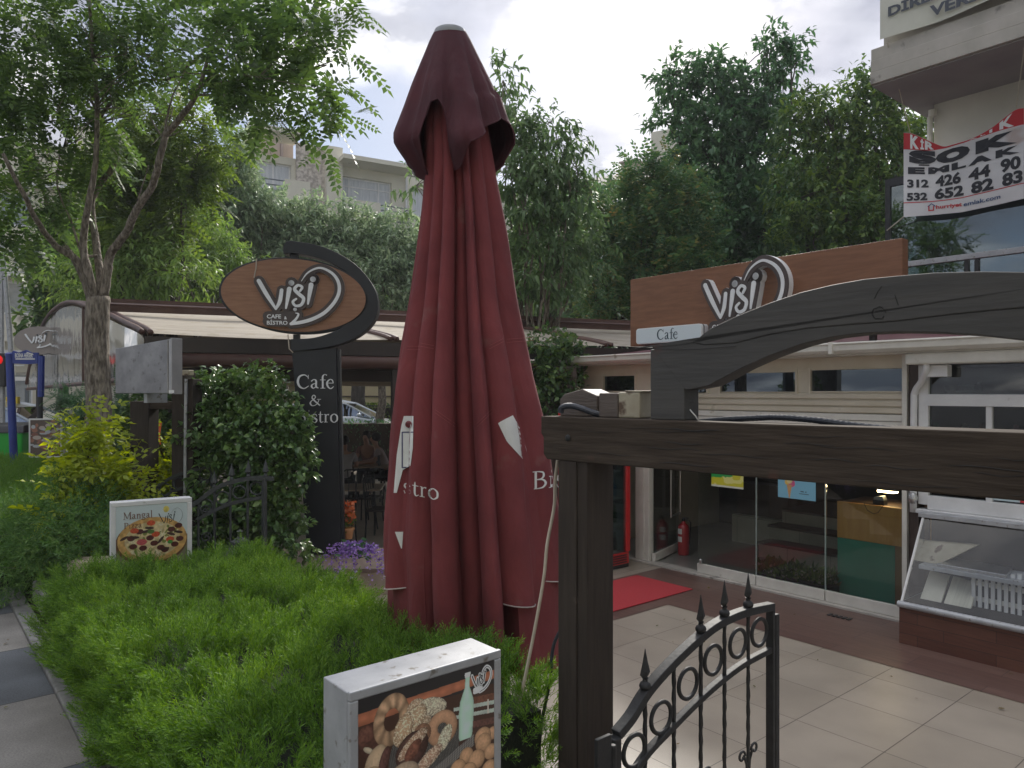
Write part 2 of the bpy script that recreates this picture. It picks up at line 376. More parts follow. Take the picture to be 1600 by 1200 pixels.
SER = {
 'C': (.68, [[(.60,.55,.03),(.42,.68,.05),(.18,.6,.09),(.09,.35,.11),(.18,.1,.09),(.40,.0,.05),(.62,.13,.03)], [(.605,.68,.025),(.605,.48,.025)]]),
 'a': (.47, [[(.07,.36,.06),(.2,.45,.04),(.31,.38,.08),(.31,.1,.085),(.43,.02,.03)], [(.31,.27,.03),(.13,.2,.05),(.09,.1,.08),(.17,.01,.05),(.31,.09,.03)]]),
 'f': (.31, [[(.37,.66,.055),(.27,.71,.03),(.17,.6,.075),(.17,.3,.08),(.17,.03,.08)], [(.04,.43,.03),(.31,.43,.03)], _sf(.06,.29,.015)]),
 'e': (.45, [[(.09,.27,.03),(.38,.27,.03)], [(.38,.27,.04),(.33,.42,.05),(.21,.455,.04),(.09,.33,.08),(.08,.18,.09),(.17,.03,.06),(.28,.0,.05),(.40,.1,.025)]]),
 'B': (.62, [[(.15,0,.09),(.15,.67,.09)], _sf(.03,.3,.665), _sf(.03,.3,.015), [(.2,.665,.03),(.42,.62,.06),(.45,.48,.08),(.36,.38,.05),(.16,.36,.03)], [(.16,.355,.03),(.42,.34,.06),(.53,.2,.09),(.42,.05,.06),(.2,.015,.03)]]),
 'P': (.58, [[(.15,0,.09),(.15,.67,.09)], _sf(.03,.3,.665), _sf(.03,.3,.015), [(.2,.665,.03),(.44,.62,.06),(.49,.48,.09),(.4,.35,.05),(.16,.32,.03)]]),
 'i': (.26, [[(.13,.02,.08),(.13,.44,.08)], _sf(.03,.23,.015), _sf(.04,.13,.435), [(.125,.63,.1),(.135,.63,.1)]]),
 'l': (.26, [[(.13,.02,.08),(.13,.72,.08)], _sf(.03,.23,.015), _sf(.04,.13,.71)]),
 's': (.39, [[(.32,.33,.03),(.27,.435,.035),(.13,.43,.06),(.09,.32,.08),(.2,.23,.09),(.32,.14,.08),(.27,.02,.05),(.13,.0,.04),(.06,.13,.03)]]),
 't': (.32, [[(.15,.6,.02),(.14,.4,.08),(.14,.1,.08),(.2,.0,.05),(.31,.06,.025)], [(.03,.43,.03),(.3,.43,.03)]]),
 'r': (.37, [[(.13,.02,.08),(.13,.44,.08)], _sf(.03,.25,.015), _sf(.04,.13,.435), [(.14,.3,.03),(.21,.42,.04),(.32,.42,.08)]]),
 'n': (.54, [[(.13,.02,.08),(.13,.44,.08)], _sf(.03,.23,.015), _sf(.04,.13,.435), [(.14,.32,.03),(.26,.44,.05),(.39,.37,.08),(.40,.2,.08),(.40,.02,.08)], _sf(.31,.5,.015)]),
 'o': (.51, [[(.25,.455,.04),(.1,.36,.08),(.07,.23,.09),(.1,.1,.08),(.25,0,.04),(.41,.1,.08),(.44,.23,.09),(.41,.36,.08),(.25,.455,.04)]]),
 'g': (.47, [[(.21,.455,.04),(.09,.38,.07),(.09,.26,.07),(.21,.19,.04),(.33,.26,.07),(.33,.38,.07),(.21,.455,.04)], [(.31,.42,.03),(.42,.45,.04)], [(.12,.2,.03),(.1,.1,.04),(.34,.04,.07),(.38,-.08,.05),(.22,-.17,.04),(.06,-.1,.05),(.13,.02,.03)]]),
 'z': (.43, [[(.06,.43,.04),(.36,.43,.04)], [(.36,.43,.05),(.08,.02,.07)], [(.06,.02,.04),(.38,.02,.04)]]),
 'M': (.88, [[(.12,0,.035),(.14,.68,.035)], [(.14,.66,.09),(.42,.05,.06)], [(.42,.05,.03),(.7,.68,.03)], [(.73,.67,.09),(.75,0,.09)], _sf(.02,.22,.015), _sf(.64,.86,.015), _sf(.04,.18,.665), _sf(.68,.84,.665)]),
 '&': (.82, [[(.7,.02,.07),(.3,.38,.09),(.2,.55,.06),(.3,.69,.05),(.41,.59,.06),(.36,.47,.04),(.15,.3,.06),(.09,.15,.09),(.2,.01,.06),(.4,.04,.04),(.56,.2,.04),(.64,.4,.03)], [(.52,.42,.03),(.76,.42,.03)]]),
}
def serif(mb, txt, x0, zb, em, y0, y1, mp=None, sx=1.0, center=False):
    if center: x0 = x0-sum(SER[c][0] for c in txt)*em*sx/2
    x = x0
    for c in txt:
        adv, st = SER[c]
        for i, s in enumerate(st):
            cl = len(s) > 4 and s[0] == s[-1]
            tf = (lambda a, b, x=x: (x+a*em*sx, zb+b*em))
            if mp is None: ribbon(mb, s, tf, y0, y1-i*.0003, 0, False, len(s) > 2, cl)
            else:
                t = MB(); ribbon(t, s, tf, 0, 0, 0, False, len(s) > 2, cl)
                n = len(t.v)//2; mb.add([mp(v[0], v[2], i*.0003) for v in t.v[:n]], [f for f in t.f if max(f) < n])
        x += adv*em*sx
    return x
# ---------------------------------------------------------------- printed pictures (flat boards)
def picture(name, w, h, nx, nz, paint, parent, x0, zt, y, mt):
    """a printed sheet: its picture is stored as colours on a fine grid"""
    U, Vv = np.meshgrid(np.linspace(0, w, nx), np.linspace(0, h, nz)); img = paint(U, Vv)
    vs = np.stack([x0+U, np.full_like(U, y), zt-Vv], -1).reshape(-1, 3)
    i = np.arange(nz-1)[:, None]*nx+np.arange(nx-1)[None]; q = np.stack([i, i+nx, i+nx+1, i+1], -1).reshape(-1, 4)
    me = bpy.data.meshes.new(name); me.from_pydata(vs.tolist(), [], q.tolist()); me.materials.append(mt)
    ca = me.color_attributes.new('print', 'FLOAT_COLOR', 'POINT')
    ca.data.foreach_set('color', np.concatenate([img.reshape(-1, 3), np.ones((nx*nz, 1))], 1).ravel().astype(np.float32))
    o = link(bpy.data.objects.new(name, me)); o.parent = parent; return o
def vnoise(U, V, s, seed=0):
    g = np.random.default_rng(seed).random((64, 64)); x = U*s; y = V*s; xi = np.floor(x).astype(int); yi = np.floor(y).astype(int); fx = x-xi; fy = y-yi
    fx = fx*fx*(3-2*fx); fy = fy*fy*(3-2*fy); a = g[yi % 64, xi % 64]; b = g[yi % 64, (xi+1) % 64]; c = g[(yi+1) % 64, xi % 64]; d = g[(yi+1) % 64, (xi+1) % 64]
    return (a*(1-fx)+b*fx)*(1-fy)+(c*(1-fx)+d*fx)*fy
SKYSEED = 3.1
# ================================================================ materials of the place
M = {}
M['timber'] = mat('dark_painted_timber', (.038, .028, .021), (.066, .05, .038), 3, .85, .4, spec=.25, stretch=(1.2, 12, 12), bscale=6, dist=.012, spots=((.085, .045, .035), 9, .66))
M['timber_v'] = mat('dark_painted_post', (.027, .019, .014), (.045, .033, .025), 3, .85, .35, stretch=(12, 12, 1.2), bscale=6, dist=.006, spots=((.07, .05, .04), 14, .68))
M['timber_arch'] = mat('grey_green_painted_timber', (.047, .045, .043), (.065, .061, .057), 2, .6, .45, stretch=(1.5, 8, 14), bscale=5, dist=.004, spots=((.10, .045, .04), 7, .66))
M['crack'] = mat('timber_crack', (.006, .005, .005))
M['iron'] = mat('black_wrought_iron', (.014, .0145, .016), (.024, .025, .027), 30, .6, .5, metal=.1, bscale=60, dist=.003)
M['iron_old'] = mat('weathered_dark_iron', (.03, .035, .035), (.05, .055, .055), 20, .55, .3)
M['canvas'] = mat('burgundy_canvas', (.14, .026, .030), (.205, .040, .043), 2.4, .9, .3, bscale=350, dist=.001, detail=7, crease=7, spots=((.2, .075, .07), 5, .66))
M['canvas_top'] = mat('burgundy_canvas_dark', (.055, .013, .02), (.085, .02, .028), 3, .9, .2, bscale=300, dist=.001, crease=8)  # vent cap cloth, darker burgundy than the canopy
M['stitch'] = mat('stitching', (.34, .10, .10), rough=.9)
M['hem'] = mat('pale_hem_tape', (.5, .45, .42), (.35, .28, .27), 40, .9)
M['print_white'] = mat('white_print', (.62, .62, .6), (.72, .72, .7), 8, .8)
M['print_blue'] = mat('navy_print', (.03, .03, .12), rough=.8)
M['white_alu'] = mat('white_aluminium', (.6, .61, .62), (.7, .7, .71), 6, .38, .05, spots=((.4, .4, .38), 18, .66))
M['grey_alu'] = mat('grey_aluminium', (.34, .35, .37), (.44, .45, .47), 8, .45, .05, metal=.25, spots=((.2, .185, .16), 26, .6))
M['steel'] = mat('brushed_steel', (.5, .5, .5), (.62, .62, .62), 40, .28, .1, metal=.95, stretch=(1, 1, .1))
M['black_panel'] = mat('black_sign_panel', (.012, .014, .018), (.018, .021, .027), 3, .5, .05, spots=((.04, .04, .04), 40, .72))
M['sign_wood'] = mat('sign_board_wood', (.17, .068, .03), (.225, .098, .046), 3, .45, .1, stretch=(1.2, 1, 12), bscale=14, dist=.002)
M['oval_wood'] = mat('oval_board_wood', (.235, .11, .06), (.31, .16, .092), 3, .45, .1, stretch=(1.4, 1, 12), bscale=14, dist=.002)
M['logo_brown'] = mat('logo_backing_brown', (.06, .045, .042), (.075, .058, .054), 5, .5)
M['logo_white'] = mat('logo_white', (.72, .74, .76), (.8, .81, .82), 6, .4)
M['cream'] = mat('cream_siding', (.55, .49, .38), (.63, .57, .46), 3, .5, .05, spots=((.4, .34, .25), 6, .68))
M['cream_white'] = mat('offwhite_frame', (.6, .58, .52), (.7, .68, .62), 4, .42, .04, spots=((.42, .38, .3), 9, .68))
M['white_frame'] = mat('white_window_frame', (.62, .62, .62), (.72, .72, .72), 4, .35, spots=((.45, .44, .4), 9, .7))
M['dark_wood'] = mat('dark_brown_post', (.05, .032, .025), (.075, .05, .04), 6, .55, .2, stretch=(8, 8, 1))
M['maroon'] = mat('maroon_shingles', (.085, .022, .03), (.14, .045, .055), 9, .75, .5, stretch=(1, 2, 2), spots=((.22, .18, .15), 14, .7))
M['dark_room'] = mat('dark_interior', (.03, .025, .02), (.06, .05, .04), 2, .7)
M['ply_orange'] = mat('orange_plywood', (.58, .28, .075), (.66, .35, .1), 3, .5, .05, stretch=(8, 1, 1))
M['green_board'] = mat('green_board', (.03, .24, .17), (.04, .29, .21), 2, .5)
M['tile_cream'] = gridmat('cream_wall_tile', (.42, .38, .3), (.46, .42, .34), .6, .4, (.2, .18, .15), .004, .4, 3, 'xz')
M['red_mat'] = mat('red_carpet_mat', (.33, .02, .028), (.42, .035, .04), 90, .95, .6, bscale=200, dist=.004)
M['red_paint'] = mat('red_paint', (.5, .02, .02), (.58, .03, .03), 5, .35, coat=.3)
M['ext_red'] = mat('extinguisher_red', (.35, .015, .02), (.42, .02, .025), 5, .3, coat=.4)
M['label_white'] = mat('white_label', (.7, .7, .68), rough=.5)
M['black_plastic'] = mat('black_plastic', (.015, .015, .017), rough=.4)
M['hose'] = mat('dark_corrugated_hose', (.02, .024, .035), (.03, .034, .045), 20, .4, .1)
M['junction_cream'] = mat('stained_cream_plastic', (.32, .28, .2), (.4, .36, .27), 12, .5, .1, spots=((.10, .06, .035), 12, .55))
M['brown_box'] = mat('brown_cable_box', (.085, .065, .055), (.12, .095, .08), 8, .6, .3, stretch=(1, 1, 6))
M['cable_beige'] = mat('beige_cable', (.42, .36, .28), (.5, .44, .36), 12, .6)
M['glass'] = glassmat('window_glass', (.86, .9, .88), .03, .008, .2)
M['glass_case'] = glassmat('display_glass', (.9, .93, .94), .04, .005, .25)
M['glass_dark'] = glassmat('tinted_glass', (.12, .15, .17), .1, .01, .4, gcol=(.6, .7, .8))
M['glass_side'] = mat('glass_edge', (.35, .42, .4), rough=.15)
M['film'] = glassmat('clear_plastic_sheet', (.42, .45, .42), .03, .12, .22, wav=2.2, dirt=.05)
M['awning'] = mat('cream_awning_fabric', (.26, .225, .18), (.39, .345, .28), 1.6, .85, .3, stretch=(.5, 9, 9), spots=((.27, .23, .17), 4, .56))
M['brown_metal'] = mat('brown_painted_metal', (.075, .035, .028), (.11, .055, .042), 3, .5, .1, spots=((.16, .1, .07), 8, .68))
M['brown_dark'] = mat('dark_brown_metal', (.025, .018, .015), (.04, .028, .023), 4, .5)
M['concrete'] = mat('pale_concrete', (.36, .34, .3), (.46, .43, .39), 3, .8, .25, spots=((.2, .19, .17), 5, .62), stretch=(1, 1, .6))
M['soffit'] = mat('grey_render_soffit', (.3, .29, .3), (.36, .35, .35), 1.5, .85, .1)
M['render'] = mat('offwhite_render', (.55, .53, .49), (.63, .61, .57), 1.2, .85, .15)
M['facade'] = mat('cream_apartment_render', (.60, .57, .47), (.68, .65, .55), .6, .9, .2, spots=((.36, .33, .26), 1.2, .64))
M['pebble'] = mat('pebbledash', (.35, .31, .27), (.62, .56, .5), 6, .95, .4, lo=.42, hi=.58)
M['rail_grey'] = mat('grey_blue_rail', (.10, .12, .14), rough=.5)
M['curtain'] = mat('white_curtain_behind_glass', (.42, .45, .48), (.58, .6, .62), 3, .35, stretch=(6, 6, .4), spec=.8)
M['pane'] = mat('reflecting_pane', (.12, .15, .17), (.3, .34, .37), 1.2, .08, spec=1)
M['roof_dark'] = mat('dark_roof', (.09, .085, .085), (.13, .12, .115), 3, .8)
M['banner_white'] = mat('white_banner_cloth', (.6, .6, .62), (.7, .7, .71), 2, .7, .2, spots=((.5, .42, .4), 2.2, .66))
M['banner_cream'] = mat('yellowed_banner_cloth', (.5, .5, .42), (.6, .6, .53), 1.5, .7, .1, spots=((.5, .45, .2), 1.6, .64))
M['banner_red'] = mat('banner_red', (.5, .025, .035), rough=.7)
M['banner_black'] = mat('banner_black', (.02, .022, .03), rough=.7)
M['banner_blue'] = mat('banner_blue', (.03, .08, .2), rough=.7)
M['rope'] = mat('pale_rope', (.5, .47, .4), rough=.9)
M['soil'] = mat('planter_soil', (.035, .026, .018), (.06, .045, .03), 12, .95, .6)
M['bark'] = mat('grey_brown_bark', (.11, .09, .07), (.30, .26, .21), 7, .9, 1.0, stretch=(5, 5, 1.3), bscale=9, dist=.05, lo=.4, hi=.6)
M['bark_dark'] = mat('dark_bark', (.055, .045, .038), (.10, .085, .07), 5, .9, .5, stretch=(5, 5, 1))
M['car_white'] = mat('white_car_paint', (.62, .66, .7), rough=.25, coat=.8)
M['car_silver'] = mat('silver_car_paint', (.3, .34, .38), rough=.3, metal=.4, coat=.8)
M['rubber'] = mat('tyre_rubber', (.02, .02, .02), rough=.8)
M['blue_paint'] = mat('blue_post_paint', (.015, .03, .2), (.02, .05, .28), 4, .4)
M['bin_green'] = mat('green_plastic_bin', (.02, .33, .03), (.03, .4, .05), 4, .4)
M['skin'] = mat('skin', (.35, .2, .14), rough=.55)
M['print'] = vcmat('printed_picture', .3)
M['purple'] = leafmat('lavender_flowers', [(.16, .08, .30), (.34, .2, .52), (.55, .42, .72)], .6, .2)
M['orange_fl'] = leafmat('orange_flowers', [(.5, .12, .03), (.6, .25, .12)], .6, .2)
M['pot'] = mat('terracotta_pot', (.45, .2, .08), (.55, .3, .14), 8, .7)
M['yellow_post'] = mat('yellow_paint', (.55, .4, .03), rough=.5)
LM = {}
LM['ailanthus'] = leafmat('pinnate_leaves', [(0.0509, 0.0957, 0.0383), (0.0817, 0.143, 0.0437), (0.128, 0.209, 0.0524)], .5, .42, nscale=.8)
LM['yellowgreen'] = leafmat('sunlit_yellow_green_leaves', [(0.0468, 0.0889, 0.0218), (0.0936, 0.151, 0.0304), (0.15, 0.213, 0.0486)], .5, .5, nscale=.8)
LM['bamboo'] = leafmat('light_green_leaves', [(0.0781, 0.14, 0.039), (0.14, 0.235, 0.0625), (0.235, 0.329, 0.0938)], .5, .4, nscale=1.2)
LM['olive'] = leafmat('grey_green_leaves', [(0.119, 0.177, 0.106), (0.221, 0.307, 0.177), (0.474, 0.548, 0.355)], .45, .3, nscale=1.2)  # lightened and greyed so the leaf colour carries distance haze
LM['cherry'] = leafmat('long_green_leaves', [(0.0595, 0.109, 0.0496), (0.0991, 0.169, 0.0695), (0.159, 0.238, 0.0991)], .45, .35, nscale=.8)
LM['sumac'] = leafmat('turning_leaves', [(0.0376, 0.0888, 0.0417), (0.0591, 0.13, 0.0557), (0.0806, 0.164, 0.0626), (0.129, 0.178, 0.0626), (0.28, 0.219, 0.0835)], .5, .35, nscale=1.6)
LM['dark'] = leafmat('dark_green_leaves', [(0.0404, 0.101, 0.0513), (0.0741, 0.158, 0.0703), (0.135, 0.252, 0.102)], .45, .3, nscale=.7)
LM['mid'] = leafmat('mid_green_leaves', [(0.0392, 0.0873, 0.0328), (0.0765, 0.142, 0.0437), (0.196, 0.284, 0.0655)], .45, .35, nscale=.7)
LM['ivy'] = leafmat('glossy_ivy_leaves', [(0.0567, 0.113, 0.0398), (0.0993, 0.185, 0.0567), (0.211, 0.312, 0.085)], .28, .2, spec=.6, nscale=3)
LM['bright'] = leafmat('bright_yellow_green_leaves', [(.14, .2, .012), (.26, .33, .025), (.38, .43, .05)], .45, .5, nscale=3)  # sunlit tone is put into the leaf colour
LM['juniper'] = leafmat('juniper_needles', [(0.0246, 0.0672, 0.00896), (0.0672, 0.157, 0.0157), (0.134, 0.258, 0.0291), (0.213, 0.347, 0.0448)], .6, .3, nscale=2.2)
LM['juniper_dark'] = leafmat('dark_juniper_needles', [(0.0432, 0.106, 0.0276), (0.072, 0.167, 0.0368), (0.173, 0.272, 0.0691)], .6, .25, nscale=2)
LM['grass'] = leafmat('grassy_needles', [(0.0554, 0.134, 0.0161), (0.0924, 0.202, 0.0215), (0.148, 0.269, 0.0403)], .6, .3, nscale=2)
# ================================================================ setting
FA = Fr(2.34, 9.28, math.atan2(-.7697, .6385))          # cafe front: x to the right along it, y into the building
def gq(name, quad, z, m, kind='structure', frame=None, thick=None):
    mb = MB(); mb.add([(p[0], p[1], z) for p in quad], [tuple(range(len(quad)))]); o = mb.build(name, m)
    return tag(o, kind=kind)
M['asphalt'] = mat('asphalt', (.045, .045, .047), (.07, .07, .07), 8, .9, .3)
gq('ground', [(-400, -400), (400, -400), (400, 400), (-400, 400)], -.03, M['asphalt'])
# terrace floor in the cafe frame
tf = fthing('tmp', 'x', 'x', FA); bpy.data.objects.remove(tf)
def struct(name, mb, m, f=None, bevel=0):
    o = mb.build(name, m, None, bevel); tag(o, kind='structure')
    if f: o.location = f.o; o.rotation_euler = (0, 0, f.a)
    return o
M['terrace_tile'] = gridmat('beige_floor_tile', (.355, .30, .235), (.41, .35, .28), .6, .6, (.13, .11, .09), .0035, .35, 1.7, (0, 0), ox=.05, oy=-.1, bump=.4, var=.75)
struct('terrace_floor', MB().add([(-24, -7.5, 0), (7, -7.5, 0), (7, 0, 0), (-24, 14, 0)], [(0, 1, 2, 3)]), M['terrace_tile'], FA)
M['wood_tile'] = gridmat('mahogany_wood_tile', (.135, .075, .06), (.17, .10, .08), 1.2, .3, (.07, .045, .04), .003, .4, 3.5, (.5, 0), bump=.3, stretch=(1, 9, 1))
struct('wood_tile_strip', MB().add([(.61, -1.36, .004), (7, -1.36, .004), (7, -.02, .004), (-.5, -.02, .004), (-.5, -5.5, .004), (.61, -5.5, .004)], [(0, 1, 2, 3, 4, 5)]), M['wood_tile'], FA)
struct('stone_sill', MB().box(-1.9, 2.62, -.09, .08, 0, .028), M['concrete'], FA, .004)
tag((lambda o: (setattr(o, 'location', FA.o), setattr(o, 'rotation_euler', (0, 0, FA.a)), o)[2])(MB().box(-.415, .43, -2.4, -.68, .0085, .02).build('floor_mat', M['red_mat'], None, .003)), 'red carpet mat lying on the brown tiles before the cafe entrance', 'mat')
# floor drain
d = fthing('floor_drain', 'small dark drain grate in the brown floor tiles', 'drain', Fr(*FA.w(FA.uv(1340, 975, 0))[:2], FA.a)); dl = FA.uv(1340, 977)
dr = MB(); 
for k in range(5): dr.box(-.12+k*.05, -.09+k*.05, -.42, -.34, .0085, .014)
dr.build('grate', M['black_plastic'], d)
# street level (pavement side)
FP = Fr(-1.76, 3.1, math.atan2(AD.y, AD.x), .0)        # along the kerb of the planter, x away from us, y to the LEFT
ZP = .70
def pavemat():
    m, nt, nd, L = nodes('paving_slabs'); p = N(nd, 'BsdfPrincipled'); out = N(nd, 'OutputMaterial'); L.new(p.outputs[0], out.inputs[0]); tc = N(nd, 'TexCoord'); sp = N(nd, 'SeparateXYZ'); L.new(tc.outputs['Object'], sp.inputs[0])
    def mt(op, a, b=None):
        n = N(nd, 'Math', operation=op)
        for i, v in enumerate((a, b)):
            if v is None: continue
            if isinstance(v, (int, float)): n.inputs[i].default_value = v
            else: L.new(v, n.inputs[i])
        return n.outputs[0]
    x = mt('DIVIDE', mt('ADD', sp.outputs[0], 20.35), .93); y = mt('DIVIDE', mt('ADD', sp.outputs[1], 20.0), 1.5)
    par = mt('MODULO', mt('FLOOR', x), 2); fx_ = mt('FRACT', x); fy_ = mt('FRACT', y)
    j = mt('MAXIMUM', mt('LESS_THAN', fx_, .012), mt('LESS_THAN', fy_, .006))
    nz = N(nd, 'TexNoise'); nz.inputs['Scale'].default_value = 2.5; nz.inputs['Detail'].default_value = 9; L.new(tc.outputs['Object'], nz.inputs['Vector'])
    n2 = N(nd, 'TexNoise'); n2.inputs['Scale'].default_value = 120; n2.inputs['Detail'].default_value = 3; L.new(tc.outputs['Object'], n2.inputs['Vector'])
    a = N(nd, 'MixRGB'); L.new(par, a.inputs[0]); a.inputs[1].default_value = (.27, .255, .235, 1); a.inputs[2].default_value = (.115, .125, .14, 1)
    r = N(nd, 'ValToRGB'); r.color_ramp.elements[0].position = .3; r.color_ramp.elements[0].color = (.55, .54, .53, 1); r.color_ramp.elements[1].position = .68; L.new(nz.outputs[0], r.inputs[0])
    r2 = N(nd, 'ValToRGB'); r2.color_ramp.elements[0].position = .3; r2.color_ramp.elements[0].color = (.7, .7, .7, 1); r2.color_ramp.elements[1].position = .6; L.new(n2.outputs[0], r2.inputs[0])
    b = N(nd, 'MixRGB', blend_type='MULTIPLY'); b.inputs[0].default_value = 1; L.new(a.outputs[0], b.inputs[1]); L.new(r.outputs[0], b.inputs[2])
    b2 = N(nd, 'MixRGB', blend_type='MULTIPLY'); b2.inputs[0].default_value = 1; L.new(b.outputs[0], b2.inputs[1]); L.new(r2.outputs[0], b2.inputs[2])
    c = N(nd, 'MixRGB'); L.new(j, c.inputs[0]); L.new(b2.outputs[0], c.inputs[1]); c.inputs[2].default_value = (.04, .04, .04, 1); L.new(c.outputs[0], p.inputs['Base Color']); p.inputs['Roughness'].default_value = .85
    return m
M['pave'] = pavemat()
struct('pavement', MB().box(-7, 26, 0, 4.2, ZP-.9, ZP), M['pave'], FP)
struct('street', MB().box(-30, 60, 4.2, 16, -.5, ZP-.12), M['asphalt'], FP)
M['kerbstone'] = mat('kerb_concrete', (.13, .13, .125), (.24, .235, .22), 9, .85, .4, spots=((.14, .14, .12), 9, .6))
kb = MB()
for k in range(-4, 14): kb.box(k*1.0+.004, k*1.0+.996, -.11, -.004, ZP-.3, ZP+.022)
struct('kerb', kb, M['kerbstone'], FP, .008)
struct('planter_soil', MB().box(-7, 16, -1.5, -.112, ZP-.6, ZP-.03), M['soil'], FP)
# far street on the other side of the terrace
struct('far_street', MB().box(-40, 60, 22, 70, -.5, .48), M['asphalt'])
struct('far_lawn', MB().box(-45, 60, 33, 120, -.4, .6), mat('lawn', (.03, .07, .012), (.06, .12, .02), 3, .95, .3))
# ================================================================ cafe building
def fx(px, off=0.0): return FA.uv(px, 612, off).x
def fz(px, py, off=0.0): return FA.uv(px, py, off).z
cafe = fthing('cafe_building', 'single storey cream cafe with folding glass doors under a maroon roof', 'building', FA)
xL, xR = fx(906), fx(1421)
# wall above the doors with three transom windows
wins = [(fx(943), fx(992), 2.31, 2.52), (fx(1060), fx(1104), 2.29, 2.5), (fx(1126), fx(1243), 2.30, 2.52), (fx(1267), fx(1414), 2.305, 2.535)]
wb = MB(); z0, z1 = 2.07, 2.70
for a, b in ((z0, 2.29), (2.54, z1)): wb.box(xL, xR, 0, .1, a, b)
xs = [xL]+[v for w in wins for v in w[:2]]+[xR]
for i in range(0, len(xs), 2): wb.box(xs[i], xs[i+1], 0, .1, 2.29, 2.54)
wb.box(xL, xL+.1, 0, 3.4, 0, z1); wb.box(xL, fx(940), 0.001, .099, .0, 2.07)
wb.build('wall', M['cream'], cafe, .003)
for w in wins:
    f = MB(); t = .025
    f.box(w[0], w[1], -.012, .05, 2.29, w[2]); f.box(w[0], w[1], -.012, .05, w[3], 2.54); f.box(w[0]-.03, w[0], -.014, .05, 2.27, 2.56); f.box(w[1], w[1]+.03, -.014, .05, 2.27, 2.56)
    fo = f.build('window', M['cream'], cafe, .003)
    MB().box(w[0], w[1], .03, .036, w[2], w[3]).build('pane', M['glass_dark'], fo)
tr = MB()
for z in (2.08, 2.15, 2.225): tr.box(xL, xR, -.022, -.001, z, z+.052)
tr.build('trim_board', M['cream'], cafe, .004)
# roof, gutter, downpipe
MB().add([(xL-.3, -.26, 2.765), (5.5, -.26, 2.765), (5.5, 3.4, 3.25), (xL-.3, 3.4, 3.25), (xL-.3, -.26, 2.73), (5.5, -.26, 2.73), (5.5, 3.4, 3.2), (xL-.3, 3.4, 3.2)],
         [(0, 1, 2, 3), (7, 6, 5, 4), (0, 4, 5, 1), (1, 5, 6, 2), (2, 6, 7, 3), (3, 7, 4, 0)]).build('roof', M['maroon'], cafe)
g = MB(); prof = [(-.27, 2.80), (-.385, 2.80), (-.39, 2.785), (-.375, 2.775), (-.37, 2.72), (-.335, 2.69), (-.27, 2.69)]
n = len(prof); gx = [xL-.35, -.2, 1.9, 5.5]
vs = [(x, p[0], p[1]) for x in (gx[0], gx[-1]) for p in prof]
g.add(vs, [tuple(range(n)), tuple(range(2*n-1, n-1, -1))]+[(i, (i+1) % n, (i+1) % n+n, i+n)[::-1] for i in range(n)])
for x in gx[1:3]: g.box(x, x+.04, -.397, -.26, 2.683, 2.806)
g.build('gutter', M['cream_white'], cafe, .003)
MB().box(xL-.3, 5.5, -.255, .0, 2.672, 2.70).build('eaves_board', M['cream_white'], cafe)
dp = [FA.uv(1447, 563, -.2), FA.uv(1447, 578, -.2), FA.uv(1440, 596, -.12), FA.uv(1430, 612, -.07), FA.uv(1428, 640, -.07), FA.uv(1427, 800, -.07)]
MB().tube(smooth_pts([tuple(p) for p in dp], 5), .032, 10).build('downpipe', M['white_frame'], cafe, smooth=True)
# posts between bays
pm = MB(); pm.box(fx(995), fx(1016), -.03, .07, 0.03, 2.07); pm.box(fx(1001), fx(1009), -.038, -.03, .03, 2.07)
pm.build('door_post', M['cream_white'], cafe, .004)
MB().box(fx(1413), fx(1421), -.06, .1, .02, 2.7).build('corner_post', M['cream_white'], cafe, .004)
MB().box(fx(1421)+.002, fx(1437), -.02, .12, .0, 2.67).build('brown_post', M['dark_wood'], cafe, .004)
# folding glass panels
edges = [1090, 1182, 1290, 1412]
hd = MB()
hd.box(fx(1016), fx(1412), -.03, .06, 2.0, 2.066); hd.build('header_rail', M['cream_white'], cafe, .004)
for i in range(3):
    a, b = fx(edges[i])+.006, fx(edges[i+1])-.006
    p = MB().box(a+.004, b-.004, 0, .008, .146, 1.929).build('door_panel', M['glass'], cafe)
    MB().box(a, b, -.02, .03, .03, .145).build('bottom_rail', M['cream_white'], p, .004); MB().box(a, b, -.02, .03, 1.93, 1.995).build('top_rail', M['cream_white'], p, .004)
    e = MB().box(b-.002, b+.006, -.004, .012, .146, 1.929).build('seal', M['glass_side'], p)
    if i == 0: MB().lathe([(.012, 0), (.02, .01), (.014, .03), (.022, .045), (.005, .06)], (a+.06, -.03, .15), 10).build('floor_lock', M['steel'], p, smooth=True)
# open leaf swinging inwards
hx = fx(1019)
p = MB().box(.018, .026, .004, .92, .141, 1.929).build('open_door_leaf', M['glass'], cafe); p.location = (hx, 0, 0); p.rotation_euler = (0, 0, R(17))
MB().box(0, .045, 0, .92, .03, .14).build('bottom_rail', M['cream_white'], p, .004); MB().box(0, .045, 0, .92, 1.93, 1.995).build('top_rail', M['cream_white'], p, .004)
MB().tube([(.07, .86, .55), (.07, .86, 1.75)], .012, 8).tube([(.07, .5, .55), (.07, .5, 1.75)], .012, 8).tube([(.07, .5, .57), (.07, .86, .57)], .012, 8).build('push_bar', M['steel'], p)
sg = MB().box(.05, .052, .28, .62, 1.40, 1.60).build('door_sticker', M['label_white'], p)
ls = MB(); text(ls, 'İTİNİZ', .31, .6, 1.43, 1.54, 0, .02, mp=lambda a, b: (.0545, a, b)); ls.build('lettering', M['banner_black'], p)
